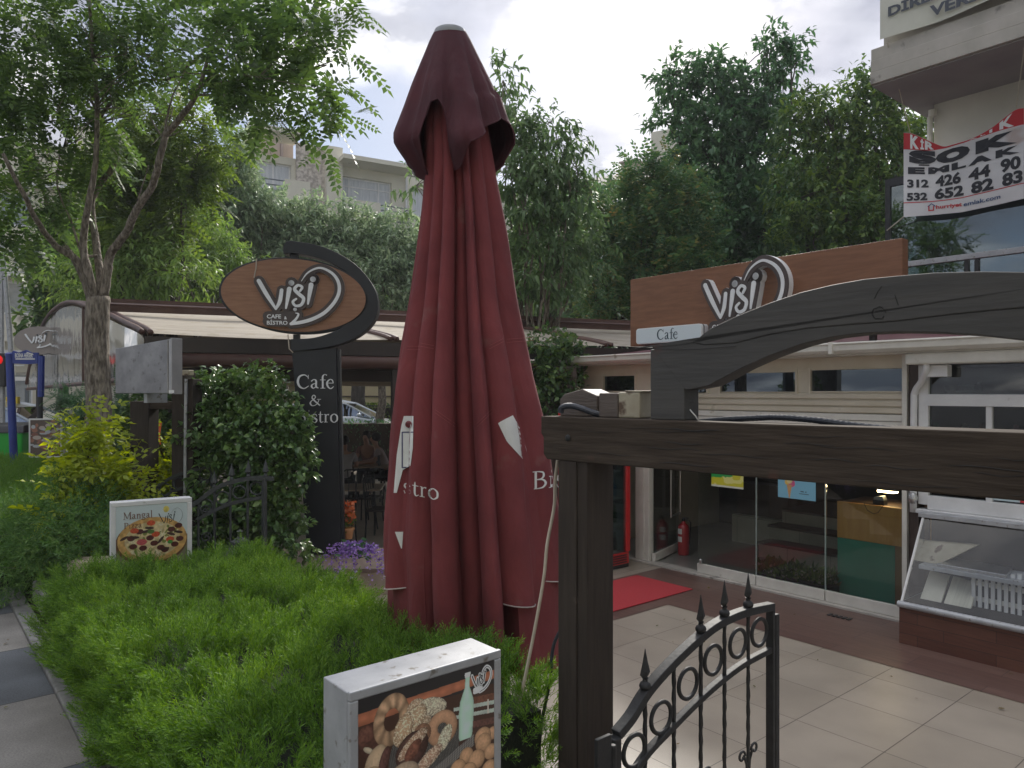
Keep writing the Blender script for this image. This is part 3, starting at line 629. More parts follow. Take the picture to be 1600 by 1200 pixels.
# interior
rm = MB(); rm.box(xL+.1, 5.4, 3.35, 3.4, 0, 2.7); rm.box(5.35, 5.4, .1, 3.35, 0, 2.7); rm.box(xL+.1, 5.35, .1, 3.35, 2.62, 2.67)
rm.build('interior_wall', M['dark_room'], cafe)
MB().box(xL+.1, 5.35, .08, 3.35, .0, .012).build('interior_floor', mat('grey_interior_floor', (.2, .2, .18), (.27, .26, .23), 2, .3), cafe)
# interior tiled steps
st = fthing('indoor_steps', 'three cream tiled steps with dark treads inside the glass doors', 'steps', FA)
sx = [fx(1186, 1.45), fx(1200, 1.75), fx(1220, 2.05)]
a = MB(); b = MB()
for k in range(3):
    a.box(sx[k], 4.2, 1.45+.32*k, 1.45+.32*(k+1) if k < 2 else 3.3, .012, .19*(k+1)); b.box(sx[k]-.01, 4.2, 1.43+.32*k, 1.45+.32*(k+1) if k < 2 else 3.3, .19*(k+1)+.0005, .19*(k+1)+.03)
a.build('riser', M['tile_cream'], st); b.build('tread', M['dark_wood'], st)
lw = fthing('low_tiled_wall', 'low cream tiled wall inside the cafe left of the indoor steps', 'wall', FA)
MB().box(-.9, sx[0]-.02, 2.1, 2.25, .012, .42).build('tiled_face', M['tile_cream'], lw); MB().box(-.9, sx[0]-.02, 2.25, 2.5, .42, .9).build('planted_back', M['dark_wood'], lw)
# orange and green counter
ct = fthing('counter', 'counter with orange plywood top panel and green lower board behind glass', 'counter', FA)
cx0 = fx(1308, .45); cz = lambda y: fz(1308, y, .45)
zt, zm, zb = cz(783), cz(839), cz(930)
MB().box(cx0, 2.7, .45, .5, zm, zt).build('plywood_panel', M['ply_orange'], ct, .003)
MB().box(cx0+.01, fx(1398, .44), .44, .448, zb, zm-.002).build('green_panel', M['green_board'], ct)
MB().box(cx0+.01, 2.7, .452, .495, .03, zm-.002).build('base_panel', mat('brown_ply', (.2, .11, .04), (.25, .14, .05), 3), ct)
MB().box(cx0+.02, 2.7, .5, 1.1, zt-.03, zt-.002).build('worktop', M['dark_wood'], ct)
MB().tube([tuple(FA.uv(x, y, .44)) for x, y in ((1350, 786), (1355, 797), (1365, 803), (1372, 801), (1380, 790))], .003, 5).build('cable', M['black_plastic'], ct)
lp = fthing('lit_lamp', 'small warm lamp glowing above the orange counter', 'lamp', FA)
c = FA.uv(1385, 768, .6); MB().box(c.x-.09, c.x+.09, .58, .68, c.z-.012, c.z+.012).build('bulb', emis('lamp_glow', (1, .7, .35), 22), lp)
MB().box(c.x-.12, c.x+.12, .57, .69, c.z+.013, c.z+.03).tube([(c.x, .63, c.z+.03), (c.x, .63, 2.6)], .006, 6).build('shade', M['black_plastic'], lp)
cr = fthing('card_reader', 'small silver and black device on top of the orange counter', 'device', FA)
c = FA.uv(1372, 785, .55); MB().box(c.x-.05, c.x+.07, .53, .63, zt, zt+.05).build('body', M['black_plastic'], cr, .006); MB().prism([(c.x-.05, zt+.05), (c.x+.07, zt+.05), (c.x+.05, zt+.1), (c.x-.04, zt+.08)], .54, .62).build('screen', M['steel'], cr, .004)
# posters on the glass
def ypaint(U, V):
    im = np.zeros(U.shape+(3,)); n_ = vnoise(U, V, 18, 1); im[...] = (.62, .58, .04); im[n_ > .62] = (.75, .72, .25)
    g_ = (V < .07-.09*U+.02*vnoise(U, V, 30, 2)) & (U < .3); im[g_] = (.03, .35, .08); im[(V > .17)] = (.7, .72, .6); return im
yx0, yx1 = fx(1112), fx(1162)
po = fthing('yellow_poster', 'yellow and green poster stuck on the left glass door panel', 'poster', FA)
picture('sheet', yx1-yx0, .19, 60, 40, ypaint, po, yx0, fz(1112, 735), -.006, M['print'])
def bpaint(U, V):
    im = np.zeros(U.shape+(3,)); im[...] = (.22, .48, .62)
    cx, cy = .14, .06
    for (dx, dy, r, c_) in ((-.02, -.01, .035, (.75, .5, .1)), (.03, 0, .04, (.65, .12, .25)), (0, -.03, .035, (.7, .62, .3))):
        im[(U-cx-dx)**2+(V-cy-dy)**2 < r*r] = c_
    im[(V > cy+.015) & (V < .25) & (abs(U-cx) < .035-(V-cy)*.18)] = (.6, .33, .14)
    im[(abs(V-.14) < .006) & (U > .27) & (U < .36) & (vnoise(U, V, 80, 5) > .4)] = (.04, .05, .07); im[(abs(V-.165) < .003) & (U > .26) & (U < .37)] = (.04, .05, .07)
    return im
bx0, bx1 = fx(1216), fx(1275)
po = fthing('ice_cream_poster', 'light blue ice cream poster stuck on the middle glass door panel', 'poster', FA)
picture('sheet', bx1-bx0, .23, 100, 60, bpaint, po, bx0, fz(1216, 749)+.03, -.006, M['print'])
# indoor planter trough behind the glass
pt = fthing('plant_trough', 'low trough of leafy plants standing behind the middle glass panel', 'planter', FA)
ta, tb = fx(1186, .22), fx(1300, .22)
MB().box(ta, tb, .15, .4, .03, .13).build('trough', M['black_plastic'], pt, .01)
P = np.stack([rng.uniform(ta, tb, 500), rng.uniform(.12, .42, 500), rng.uniform(.12, .26, 500)], 1); D = rng.normal(size=(500, 3))*.6+[0, 0, .8]
scatter('foliage', P, D, rng.uniform(.05, .12, 500), tmpl_leaf(.4), LM['mid'], pt)
P = np.stack([rng.uniform(ta, tb, 160), rng.uniform(.1, .3, 160), rng.uniform(.16, .27, 160)], 1); scatter('blossom', P, rng.normal(size=(160, 3)), rng.uniform(.02, .04, 160), tmpl_leaf(.9), leafmat('pale_blossom', [(.3, .25, .35), (.4, .4, .2)], .6, .2), pt)
bs = fthing('wall_shelf', 'dark wall shelf with jars at the back of the cafe interior', 'shelf', FA)
for z in (1.25, 1.65): MB().box(-.6, 3.2, 3.1, 3.34, z, z+.03).build('board', M['ply_orange'], bs)
jc = [mat('amber_jar', (.4, .18, .04), rough=.3), mat('white_jar', (.6, .6, .56), rough=.4), mat('green_jar', (.06, .2, .08), rough=.3), mat('red_jar', (.4, .05, .04), rough=.3)]
for zi, z in enumerate((1.281, 1.681)):
    for k in range(12):
        x = -.5+k*.3+random.uniform(-.05, .05); o = MB().lathe([(.04, 0), (.055, .01), (.055, .13), (.03, .17), (.035, .19), (.001, .2)], (x, 3.2, z), 10).build('jar', jc[(k*3+zi) % 4], None, smooth=True); o.location = FA.o; o.rotation_euler = (0, 0, FA.a)
        tag(o, 'small %s jar on the %s board of the shelf at the back of the cafe' % (['amber', 'white', 'green', 'red'][(k*3+zi) % 4], ['lower', 'upper'][zi]), 'jar', '%s jars on the %s shelf board' % (['amber', 'white', 'green', 'red'][(k*3+zi) % 4], ['lower', 'upper'][zi]))
# fire extinguisher
e0 = G(1068, 868); ex = thing('fire_extinguisher', 'red fire extinguisher standing on the floor just inside the open glass door', 'extinguisher', e0)
MB().lathe([(.0, 0), (.07, .0), (.078, .015), (.08, .05), (.08, .37), (.07, .41), (.045, .435), (.025, .45), (.025, .47), (.001, .475)], (0, 0, .012), 20).build('cylinder', M['ext_red'], ex, smooth=True)
MB().lathe([(.02, 0), (.022, .03), (.012, .05)], (0, 0, .475), 10).box(-.012, .07, -.01, .01, .52, .53).box(-.012, .06, -.01, .01, .5, .508).build('valve', M['black_plastic'], ex)
MB().tube(smooth_pts([(.03, 0, .5), (.1, 0, .46), (.095, .02, .3), (.088, .02, .15)], 4), .008, 8).build('hose', M['black_plastic'], ex, smooth=True)
for z in (.2, .31):
    lb = MB(); nn = 8; angs = [R(-175+k*8) for k in range(nn)]
    lb.add([(.0815*math.cos(t), .0815*math.sin(t), z+h) for h in (0, .075) for t in angs], [(k, k+1, k+1+nn, k+nn) for k in range(nn-1)]); lb.build('paper_label', M['label_white'], ex)
# red drinks fridge
gF = G(985, 886)-Vector((BD.x, BD.y, 0))*.68; FF = Fr(gF.x, gF.y, AB)
fr = fthing('drinks_fridge', 'tall red framed drinks fridge with glass door beside the cafe entrance', 'fridge', FF)
c0, c1 = 0.0, .68; fr.location = FF.w((0, .38, 0))
MB().box(c0, c1, .25, .28, .2, 1.98).box(c0, c0+.03, -.33, .25, .2, 1.98).box(c1-.03, c1, -.33, .25, .2, 1.98).box(c0, c1, -.33, .28, 1.981, 2.03).build('cabinet', M['red_paint'], fr, .005)
MB().box(c0, c1, -.36, .28, .05, .2).build('base', M['red_paint'], fr, .01)
gs = MB()
for k in range(4): gs.box(c0+.08, c1-.06, -.372, -.361, .075+.03*k, .087+.03*k)
gs.box(c0+.02, c1+.0, -.35, .2, .005, .048).build('vent_grille', M['black_plastic'], fr)
dr = MB().box(c0, c0+.07, -.38, -.331, .21, 1.98).box(c1-.07, c1, -.38, -.331, .21, 1.98).box(c0+.07, c1-.07, -.38, -.331, 1.9, 1.98).build('door', M['red_paint'], fr, .006)
MB().box(c0+.07, c1-.07, -.36, -.352, .21, 1.899).build('pane', glassmat('fridge_glass', (.85, .95, .95), .08), dr)
wi = MB().box(c0+.03, c1-.03, .24, .249, .2, 1.98).box(c1-.04, c1-.0305, -.32, .24, .2, 1.98).build('liner', mat('white_liner', (.6, .68, .7)), fr)
for z in (.55, .9, 1.25, 1.6):
    MB().box(c0+.04, c1-.05, -.3, .23, z, z+.02).build('shelf', M['white_alu'], fr)
bc = [mat('dark_bottle', (.03, .015, .01), rough=.15), mat('blue_bottle', (.1, .3, .45), rough=.15), mat('green_bottle', (.04, .16, .06), rough=.15)]
bprof = [(.028, 0), (.032, .01), (.032, .13), (.012, .18), (.011, .22), (.013, .235), (.002, .236)]
for zi, z in enumerate((.21, .571, .921, 1.271, 1.621)):
    for k in range(5):
        o = MB().lathe(bprof, (c1-.1-.11*k, -.2, z), 10).build('bottle', bc[(zi*2+k) % 3 if zi else 0], None, smooth=True)
        o.location = FF.w((0, .38, 0)); o.rotation_euler = (0, 0, FF.a)
        tag(o, ['dark cola bottle in the bottom of the red drinks fridge', 'small bottle on the lowest wire shelf of the red fridge', 'small bottle on the second shelf up of the red fridge', 'small bottle on the third shelf up of the red fridge', 'small bottle on the top shelf of the red fridge'][zi], 'bottle', 'bottles in the fridge, shelf %s' % ['at the bottom', 'lowest', 'second', 'third', 'top'][zi])
# right bay: white framed windows
x0, x1 = fx(1438), 5.2
wf = MB(); wf.box(x0, x0+.09, -.05, .04, 1.2, 2.67); wf.box(x0+.09, x1, -.05, .04, 2.60, 2.67); 
za, zb_ = fz(1450, 616, -.05), fz(1450, 634, -.05)
wf.box(x0+.09, x1, -.06, .04, zb_, za); z3 = fz(1445, 785, -.05); wf.box(x0+.09, x1, -.07, .05, z3-.06, z3+.07); wf.box(x0-.0, x1, -.12, .05, z3-.1, z3-.062)
for xx in (fx(1540, -.05),): wf.box(xx, xx+.05, -.048, .04, z3+.07, zb_-.001)
wo = wf.build('window', M['white_frame'], cafe, .004)
MB().box(x0+.09, x1, -.01, -.002, za, 2.6).box(x0+.09, x1, -.01, -.002, z3+.07, zb_).build('pane', glassmat('kiosk_glass', (.45, .5, .5), .05, .01, .3), wo)
MB().box(xL+0.1, 5.4, -.24, -.0, 2.6, 2.67).build('light_board', M['cream_white'], cafe) if False else None
MB().box(x0-.04, x1, -.27, -.06, 2.56, 2.67).build('awning_box', M['cream_white'], cafe, .02)
ac = fthing('wall_box', 'white fitting box under the eaves above the right window', 'box', FA); MB().box(fx(1450), fx(1492), -.18, -.07, 2.44, 2.555).build('case', M['white_frame'], ac, .008)
gl = fthing('globe_lamp', 'round white ceiling globe behind the upper right window', 'lamp', FA); c = FA.uv(1522, 563, .5); MB().ball((c.x, .5, c.z), .06, 8).build('globe', M['label_white'], gl, smooth=True); MB().tube([(c.x, .5, c.z+.05), (c.x, .5, 2.62)], .02, 8).build('stem', M['white_frame'], gl)
# shelf goods behind the upper window
sh = MB().box(x0+.1, x1, .25, .5, fz(1500, 613, .25)-.03, fz(1500, 613, .25)).build('shelf', M['dark_wood'], cafe)
szz = fz(1500, 613, .25)
for (pa, pb, h, nm, lab, m_) in ((1472, 1492, .10, 'bowl', 'cream bowl on the shelf behind the upper right window', M['pot']), (1494, 1524, .075, 'storage_box', 'long white box on the shelf behind the upper right window', M['label_white']), (1525, 1530, .1, 'jar', 'slim white jar beside the long box on the window shelf', M['label_white'])):
    a, b = fx(pa, .3), fx(pb, .3); mb = MB()
    if nm == 'bowl': mb.lathe([(.03, 0), (.05, .01), ((b-a)/2, .07), ((b-a)/2-.01, .075), (.03, .03)], ((a+b)/2, .35, szz), 14)
    elif nm == 'jar': mb.lathe([(.02, 0), (.022, .07), (.015, .08), (.018, .1)], ((a+b)/2, .35, szz), 10)
    else: mb.prism([(a, szz), (b, szz), (b-.01, szz+h), (a+.01, szz+h)], .3, .42)
    t = fthing(nm, lab, nm.replace('_', ' '), FA); mb.build('body', M['junction_cream'] if nm == 'bowl' else m_, t, .004)
# notice in lower right window
nt_ = fthing('phone_notice', 'small notice with a phone number in the lower right window', 'notice', FA)
a, b = fx(1552, -.012), 5.0; zt_ = fz(1552, 783, -.02)+.18
MB().box(a, fx(1594, -.012), -.018, -.0145, zt_-.17, zt_).build('sheet', mat('pale_blue_sheet', (.45, .55, .58)), nt_); MB().box(fx(1594, -.012)+.001, fx(1594)+.2, -.018, -.0145, zt_-.17, zt_-.02).build('red_patch', M['banner_red'], nt_)
t = MB(); zq = fz(1575, 792, -.02); text(t, '444 87 36', fx(1570, -.02), fx(1592, -.02), zq-.015, zq+.02, -.02, .02); t.build('lettering', M['banner_black'], nt_)
# hanging bag on the post
hb = fthing('clear_bag', 'crumpled clear bag hanging on the white corner post', 'bag', FA); c = FA.uv(1426, 778, -.1); MB().ball((c.x, -.1, c.z), .055, 7, .9, .6, 1.1).build('bag', glassmat('bag_film', (.8, .8, .8), .3, .2, .5, wav=30), hb, smooth=True)
# display counter
FS = Fr(*FA.w((0, -.70, 0))[:2], FA.a)
dc = fthing('display_case', 'slanted glass display case on a brown wood tiled base', 'display case', FS)
s0 = FS.uv(1405, 1003, 0).x; s1 = s0+2.6; zb = FS.uv(1408, 940, 0).z; 
M['base_tile'] = gridmat('brown_wood_wall_tile', (.115, .045, .03), (.17, .075, .05), .62, .1, (.05, .025, .02), .0025, .5, 5, 'xz', bump=.4, stretch=(1, 1, 10))
MB().box(s0, s1, 0, .62, 0, zb-.045).build('base', M['base_tile'], dc)
MB().tube([(s0-.005, -.01, zb-.02), (s1, -.01, zb-.02)], .03, 12).box(s0, s1, -.01, .62, zb-.044, zb).build('metal_sill', M['grey_alu'], dc, smooth='auto')
q = FA.uv(1425, 806, -.22); yt = .70-.22; ztp = q.z; xt = q.x
xt = s0+.02
g = MB(); g.add([(s0+.02, .0, zb), (s1, .0, zb), (s1, yt, ztp), (xt, yt, ztp)], [(0, 1, 2, 3)]); g.build('front_pane', M['glass_case'], dc)
g = MB(); g.add([(s0+.02, .0, zb), (xt, yt, ztp), (xt, .65, ztp), (s0+.02, .65, zb)], [(0, 1, 2, 3)]); g.build('side_pane', M['glass'], dc)
MB().tube([(s0+.02, 0, zb), (xt, yt, ztp)], .012, 6).build('corner_strip', M['white_frame'], dc)
MB().box(s0-.02, s1, yt-.02, .69, ztp, ztp+.045).build('top_shelf', M['grey_alu'], dc, .006)
zsh = FA.uv(1430, 876, -.35).z
MB().box(s0+.08, s1, .22, .64, zsh-.04, zsh).build('shelf', M['grey_alu'], dc, .004); MB().box(s0+.03, s1, .645, .66, zb, ztp).build('back_panel', M['dark_room'], dc)
MB().box(s0+.03, s1, .02, .64, zb+.001, zb+.01).build('case_floor', M['dark_room'], dc)
def local(o, f): o.location = f.o; o.rotation_euler = (0, 0, f.a); return o
def item(name, mb, m, lab, cat, f, bev=.004, grp=None, smooth=False): return tag(local(mb.build(name, m, None, bev, smooth), f), lab, cat, grp)
xa = FA.uv(1470, 880, -.35).x
item('pastry_tray', MB().slab([(xa, .25), (xa+.55, .25), (xa+.5, .6), (xa+.05, .6)], zsh+.001, zsh+.03), M['steel'], 'shallow metal tray on the shelf of the display case', 'tray', FS)
t = MB()
for k in range(5): t.ball((xa+.1+.09*k, .4, zsh+.05), .04, 6, 1.2, 1, .6)
item('paper_bag', MB().hexa([(xa-.22, .35, zsh+.001), (xa-.02, .35, zsh+.001), (xa-.02, .6, zsh+.001), (xa-.22, .6, zsh+.001), (xa-.2, .5, zsh+.17), (xa+.25, .5, zsh+.2), (xa+.25, .58, zsh+.2), (xa-.2, .58, zsh+.17)]), M['junction_cream'], 'folded cream paper bag on the display case shelf', 'bag', FS)
item('cardboard_sheet', MB().hexa([(s0+.1, .2, zb+.01), (s0+.28, .2, zb+.01), (s0+.28, .23, zb+.01), (s0+.1, .23, zb+.01), (s0+.1, .42, zb+.23), (s0+.27, .42, zb+.22), (s0+.27, .45, zb+.22), (s0+.1, .45, zb+.23)]), mat('striped_card', (.5, .48, .4), (.6, .57, .48), 3), 'left cream card leaning in the bottom of the display case', 'card', FS)
item('cardboard_sheet', MB().hexa([(s0+.3, .2, zb+.01), (s0+.52, .2, zb+.01), (s0+.52, .23, zb+.01), (s0+.3, .23, zb+.01), (s0+.3, .42, zb+.22), (s0+.5, .42, zb+.2), (s0+.5, .45, zb+.2), (s0+.3, .45, zb+.22)]), mat('striped_card2', (.5, .48, .4), (.62, .6, .5), 12, stretch=(6, .2, .2)), 'larger cream card leaning in the bottom of the case next to the slats', 'card', FS)
sl = fthing('slat_reflection', 'white slatted crate added for a fence reflection at the right end inside the display case', 'standin', FS)  # solid slats modelled where the glass mirrors a fence
sa = FS.uv(1518, 900, .3).x
for k in range(12): MB().box(sa+k*.05, sa+.03+k*.05, .3, .315, zb+.012, zb+.28+.012*k).build('slat', M['white_frame'], sl)
MB().box(sa-.01, sa+.62, .317, .33, zb+.06, zb+.1).box(sa-.01, sa+.62, .317, .33, zb+.2, zb+.24).build('rail', M['cream_white'], sl)
# ================================================================ signs on the roof edge
bd = fthing('fascia_signboard', 'long orange brown board sign with raised logo above the cafe roof', 'sign', FA)
off = .15; bx0 = FA.uv(985, 500, off).x; bx1 = FA.uv(1410, 400, off).x
bz0 = FA.uv(987, 541, off).z; bz1 = FA.uv(985, 437, off).z
MB().box(bx0, bx1, off, off+.14, bz0, bz1).build('board', M['sign_wood'], bd, .004)
MB().box(bx0+.3, bx0+.36, off+.14, off+.2, 2.8, bz1-.1).box(bx1-.4, bx1-.34, off+.14, off+.2, 2.8, bz1-.1).build('support', M['brown_dark'], bd)
w_ = MB(); b_ = MB(); k = .00112
vt = FA.uv(1126, 497, 0.04); sw = FA.uv(1226, 440, .04); kx = (sw.x-vt.x)/(1296-448)
kz = (FA.uv(1197, 404, .04).z-vt.z)/(800-232)
logo(w_, b_, vt.x-448*kx, vt.z+800*kz, kz, .04, .105, kx=kx)
b_.build('logo_backing', M['logo_brown'], bd); w_.build('logo_letters', M['logo_white'], bd)
# pale side of the raised logo: sits just behind the brown front
s_ = MB()
for i, stt in enumerate(LOGO): ribbon(s_, stt, lambda x, y: (vt.x-448*kx+x*kx, vt.z+800*kz-y*kz), off-.002, .056+i*.0003, 44.5)
for q in range(2): ribbon(s_, [(340, 890+q*70, 60), (640, 890+q*70, 60)], lambda x, y: (vt.x-448*kx+x*kx, vt.z+800*kz-y*kz), off-.002, .0605+q*.0004, 36.5, smooth=False)
s_.build('logo_edge', M['logo_white'], bd)
cs = fthing('cafe_lightbox', 'white rounded lightbox reading Cafe at the lower left of the board sign', 'sign', FA)
o2 = 0.0; a = FA.uv(994, 526, o2); b = FA.uv(1096, 520, o2); zt = FA.uv(994, 514, o2).z; zb2 = FA.uv(994, 538, o2).z
def rrect(x0, x1, z0, z1, r):
    o = []
    for cx, cz, s in ((x1-r, z1-r, 0), (x0+r, z1-r, 90), (x0+r, z0+r, 180), (x1-r, z0+r, 270)):
        for q in range(5): t = R(s+q*22.5); o.append((cx+r*math.cos(t), cz+r*math.sin(t)))
    return o
MB().prism(rrect(a.x, b.x, zb2, zt, .04), o2, o2+.145).build('box', M['logo_white'], cs)
MB().prism(rrect(a.x-.003, b.x+.003, zb2-.003, zt+.003, .042), o2+.045, o2+.06).build('edge_seam', M['banner_black'], cs)
MB().prism(rrect(a.x+.01, b.x-.01, zb2+.01, zt-.01, .035), o2-.004, o2-.0005).build('face', mat('pale_blue_white_acrylic', (.62, .7, .74), rough=.3), cs)
t = MB(); em = (zt-zb2)*.92; serif(t, 'Cafe', (a.x+b.x)/2, zb2+(zt-zb2)*.2, em, o2-.0045, o2-.007, center=True, sx=.95); t.build('lettering', mat('dark_letter', (.03, .06, .08)), cs)
# ================================================================ right hand apartment building, banners
off = 2.6
rb = fthing('apartment_building', 'off white apartment block at top right with overhanging balcony', 'building', FA)
wx = FA.uv(1459, 300, off).x
MB().box(wx, 9, off, off+6, 3.1, 6.06).build('wall', M['render'], rb)
bo = 1.4; bx = FA.uv(1361, 134, bo).x; zb0 = FA.uv(1361, 134, bo).z; zb1 = FA.uv(1359, 78, bo).z
hh = (zb1-zb0)/3
for k in range(3): MB().box(bx-.006*(k == 2), 9, bo-.012*(2-k if k != 2 else -1), off+5, zb0+hh*k+.004, zb0+hh*(k+1)).build('balcony_course', M['concrete'], rb, .006)
MB().box(bx+.01, 9, bo+.02, off+5.9, zb0-.012, zb0+.003).build('soffit', M['soffit'], rb)
MB().box(bx+.1, 9, bo+.12, bo+.2, zb1, zb1+1.1).build('parapet', M['concrete'], rb)
MB().box(wx+1.2, 9, off-.001, off+5, zb1+.01, zb1+3).build('upper_wall', M['render'], rb)
# glazed terrace on the cafe roof
gz0 = FA.uv(1411, 414, off-.3).z
go = off-.3; gxl = FA.uv(1384, 380, go).x
MB().box(gxl-.0, gxl+.06, go-.02, go+.06, 2.9, 5.05).box(gxl, 9, go-.02, go+.06, 5.0, 5.1).box(gxl, 9, go-.012, go+.06, 2.9, 3.0).build('glazing_frame', M['black_plastic'], rb)
MB().box(gxl+.06, 9, go-.03, go+.02, gz0-.035, gz0+.035).build('glazing_rail', M['grey_alu'], rb, .006)
mm = MB()
for px in (1507, 1523): x = FA.uv(px, 400, go).x; mm.box(x, x+.05, go-.014, go+.04, 3.0, gz0-.036)
mm.build('glazing_mullion', M['black_plastic'], rb)
MB().box(gxl+.061, 9, go+.01, go+.018, 3.0, 4.999).build('glazing_pane', glassmat('terrace_glass', (.25, .3, .32), .22, .02, .4, gcol=(.6, .68, .72)), rb)
MB().box(gxl+.3, 9, go+1.5, go+1.6, 2.9, 5.0).build('inner_wall', M['dark_room'], rb)
p = [FA.uv(1457, y, off-.06) for y in (172, 182, 192, 240)]
MB().tube([tuple(p[0]), tuple(p[1])], .05, 8).tube([(p[0].x-.03, off-.06, p[1].z), (p[0].x-.03, off-.06, 3.4)], .035, 8).build('downpipe', M['cream_white'], rb)
# lower banner; rows are measured on the cloth as curves
BO = 2.15
TOP = [(75, 300), (150, 300), (250, 345), (340, 385), (470, 440), (560, 415), (700, 375), (830, 318), (960, 240), (1070, 150), (1190, 60), (1263, 55)]
BOT = [(75, 1132), (350, 1112), (640, 1085), (1000, 1010), (1263, 948)]
RL1 = [(75, 462), (105, 460), (200, 468), (340, 487), (470, 448), (700, 382), (850, 338), (1000, 285), (1210, 228), (1263, 215)]
ROW = [(75, 462), (200, 468), (340, 478), (500, 450), (700, 385), (850, 338), (1000, 285), (1210, 228), (1263, 215)]
def ip(tab, x): return float(np.interp(x, [a for a, b in tab], [b for a, b in tab]))
def bn(x, y, o=0.0):
    bulge = .03*math.sin(x/180.0)+.02*math.sin(y/150+x/400)
    return FA.uv(1400+x/6.315, 160+y/6.315, BO-bulge-o)
def bl(x, v, o=0.0): return bn(x, ip(ROW, x)*(1-v)+ip(BOT, x)*v, o)
def sm(tab):
    xs = np.linspace(75, 1263, 61); ys = np.array([ip(tab, x) for x in xs]); k = np.array([1, 2, 3, 2, 1])/9
    ys = np.convolve(np.pad(ys, 2, 'edge'), k, 'valid'); return [(a, b) for a, b in zip(xs, ys)]
BOT = sm(BOT); ROW = sm(ROW); TOP = sm(TOP)
bnn = fthing('lower_banner', 'sagging white estate agent banner with phone numbers tied below the balcony', 'banner', FA)
cl = MB(); xs = np.linspace(75, 1263, 56); nv = 16
def cloth(mb, ft, fb, o=0.0, nv=16, x0=75, x1=1263, thick=None):
    xs = np.linspace(x0, x1, 56); b = len(mb.v); vs = []
    for x in xs:
        for j in range(nv): t = j/(nv-1); vs.append(bn(x, ft(x)*(1-t)+fb(x)*t, o))
    mb.add(vs, [(i*nv+j, i*nv+j+1, (i+1)*nv+j+1, (i+1)*nv+j) for i in range(55) for j in range(nv-1)])
cloth(cl, lambda x: ip(TOP, x), lambda x: ip(BOT, x)); cl = cl.build('cloth', M['banner_white'], bnn, smooth=True)
rd = MB(); cloth(rd, lambda x: ip(TOP, x)+2, lambda x: max(ip(ROW, x), ip(TOP, x)+14), .003, 6); cloth(rd, lambda x: ip(ROW, x)*.21+ip(BOT, x)*.79-4, lambda x: ip(ROW, x)*.21+ip(BOT, x)*.79+4, .003, 2); rd.build('red_print', M['banner_red'], bnn)
def btext(mb, s, x0, x1, v0, v1, o=.006, bold=.03): text(mb, s, x0, x1, v1, v0, 0, bold, mp=lambda a, b: bl(a, b, o))
tx = MB()
btext(tx, 'S', 125, 400, .0, .21, bold=.09); btext(tx, 'O', 392, 730, .03, .235, bold=.09); btext(tx, 'K', 785, 1195, .045, .225, bold=.09)
for s, a, b in (('E', 118, 285), ('M', 318, 525), ('L', 548, 690), ('A', 712, 945), ('K', 982, 1220)): btext(tx, s, a, b, .26, .365, bold=.07)
tx.add([bl(225, .218, .006), bl(330, .216, .006), bl(328, .236, .006), bl(223, .238, .006)], [(0, 1, 2, 3)])
for s, a, b, v0, v1 in (('312', 110, 322, .445, .57), ('426', 390, 640, .40, .575), ('44', 715, 930, .41, .58), ('90', 1030, 1230, .40, .585), ('532', 105, 310, .645, .765), ('652', 380, 668, .6, .765), ('82', 740, 962, .605, .775), ('83', 1046, 1250, .60, .775)): btext(tx, s, a, b, v0, v1, bold=.045)
tx.build('black_print', M['banner_black'], bnn)
t = MB(); text(t, 'hurriyet', 395, 650, .93, .855, 0, .03, mp=lambda a, b: bl(a, b, .006))
for (a, b, c, d) in ((318, 330, .86, .93), (365, 375, .86, .93), (318, 375, .918, .935)): t.add([bl(a, d, .006), bl(b, d, .006), bl(b, c, .006), bl(a, c, .006)], [(0, 1, 2, 3)])
t.build('red_print', M['banner_red'], bnn)
t = MB(); text(t, 'emlak.com', 665, 1030, .925, .865, 0, .02, mp=lambda a, b: bl(a, b, .006)); t.add([bl(310, .862, .006), bl(350, .815, .006), bl(390, .862, .006), bl(383, .872, .006), bl(350, .83, .006), bl(317, .872, .006)], [(0, 1, 4, 5), (1, 2, 3, 4)]); t.build('navy_print', M['banner_blue'], bnn)
t = MB()
def band(s, a, b, i0=0): text(t, s, a, b, 0, 1, 0, .05, mp=lambda x, q: bn(x, (ip(ROW, x)-8)*(1-q)+(ip(TOP, x)+12)*q if ip(ROW, x)-ip(TOP, x) > 24 else ip(ROW, x)-4-q*8, .007))
band('K', 140, 225); band('İ', 240, 275); band('R', 285, 375); band('A', 720, 800); band('L', 830, 880); band('I', 920, 950); band('K', 1020, 1165)
t.build('white_print', M['logo_white'], bnn)
rp = fthing('banner_ropes', 'thin pale ropes holding the lower banner to the balcony', 'rope', FA)
MB().tube([tuple(bn(140, 300)), tuple(FA.uv(1386, 66, bo-.03))], .006, 5).build('rope', M['rope'], rp); MB().tube([tuple(bn(1185, 60)), tuple(FA.uv(1605, 40, bo-.03))], .006, 5).build('rope', M['rope'], rp); MB().tube([tuple(bn(76, 1128)), tuple(FA.uv(1386, 360, go-.02))], .008, 5).build('rope', M['rope'], rp)
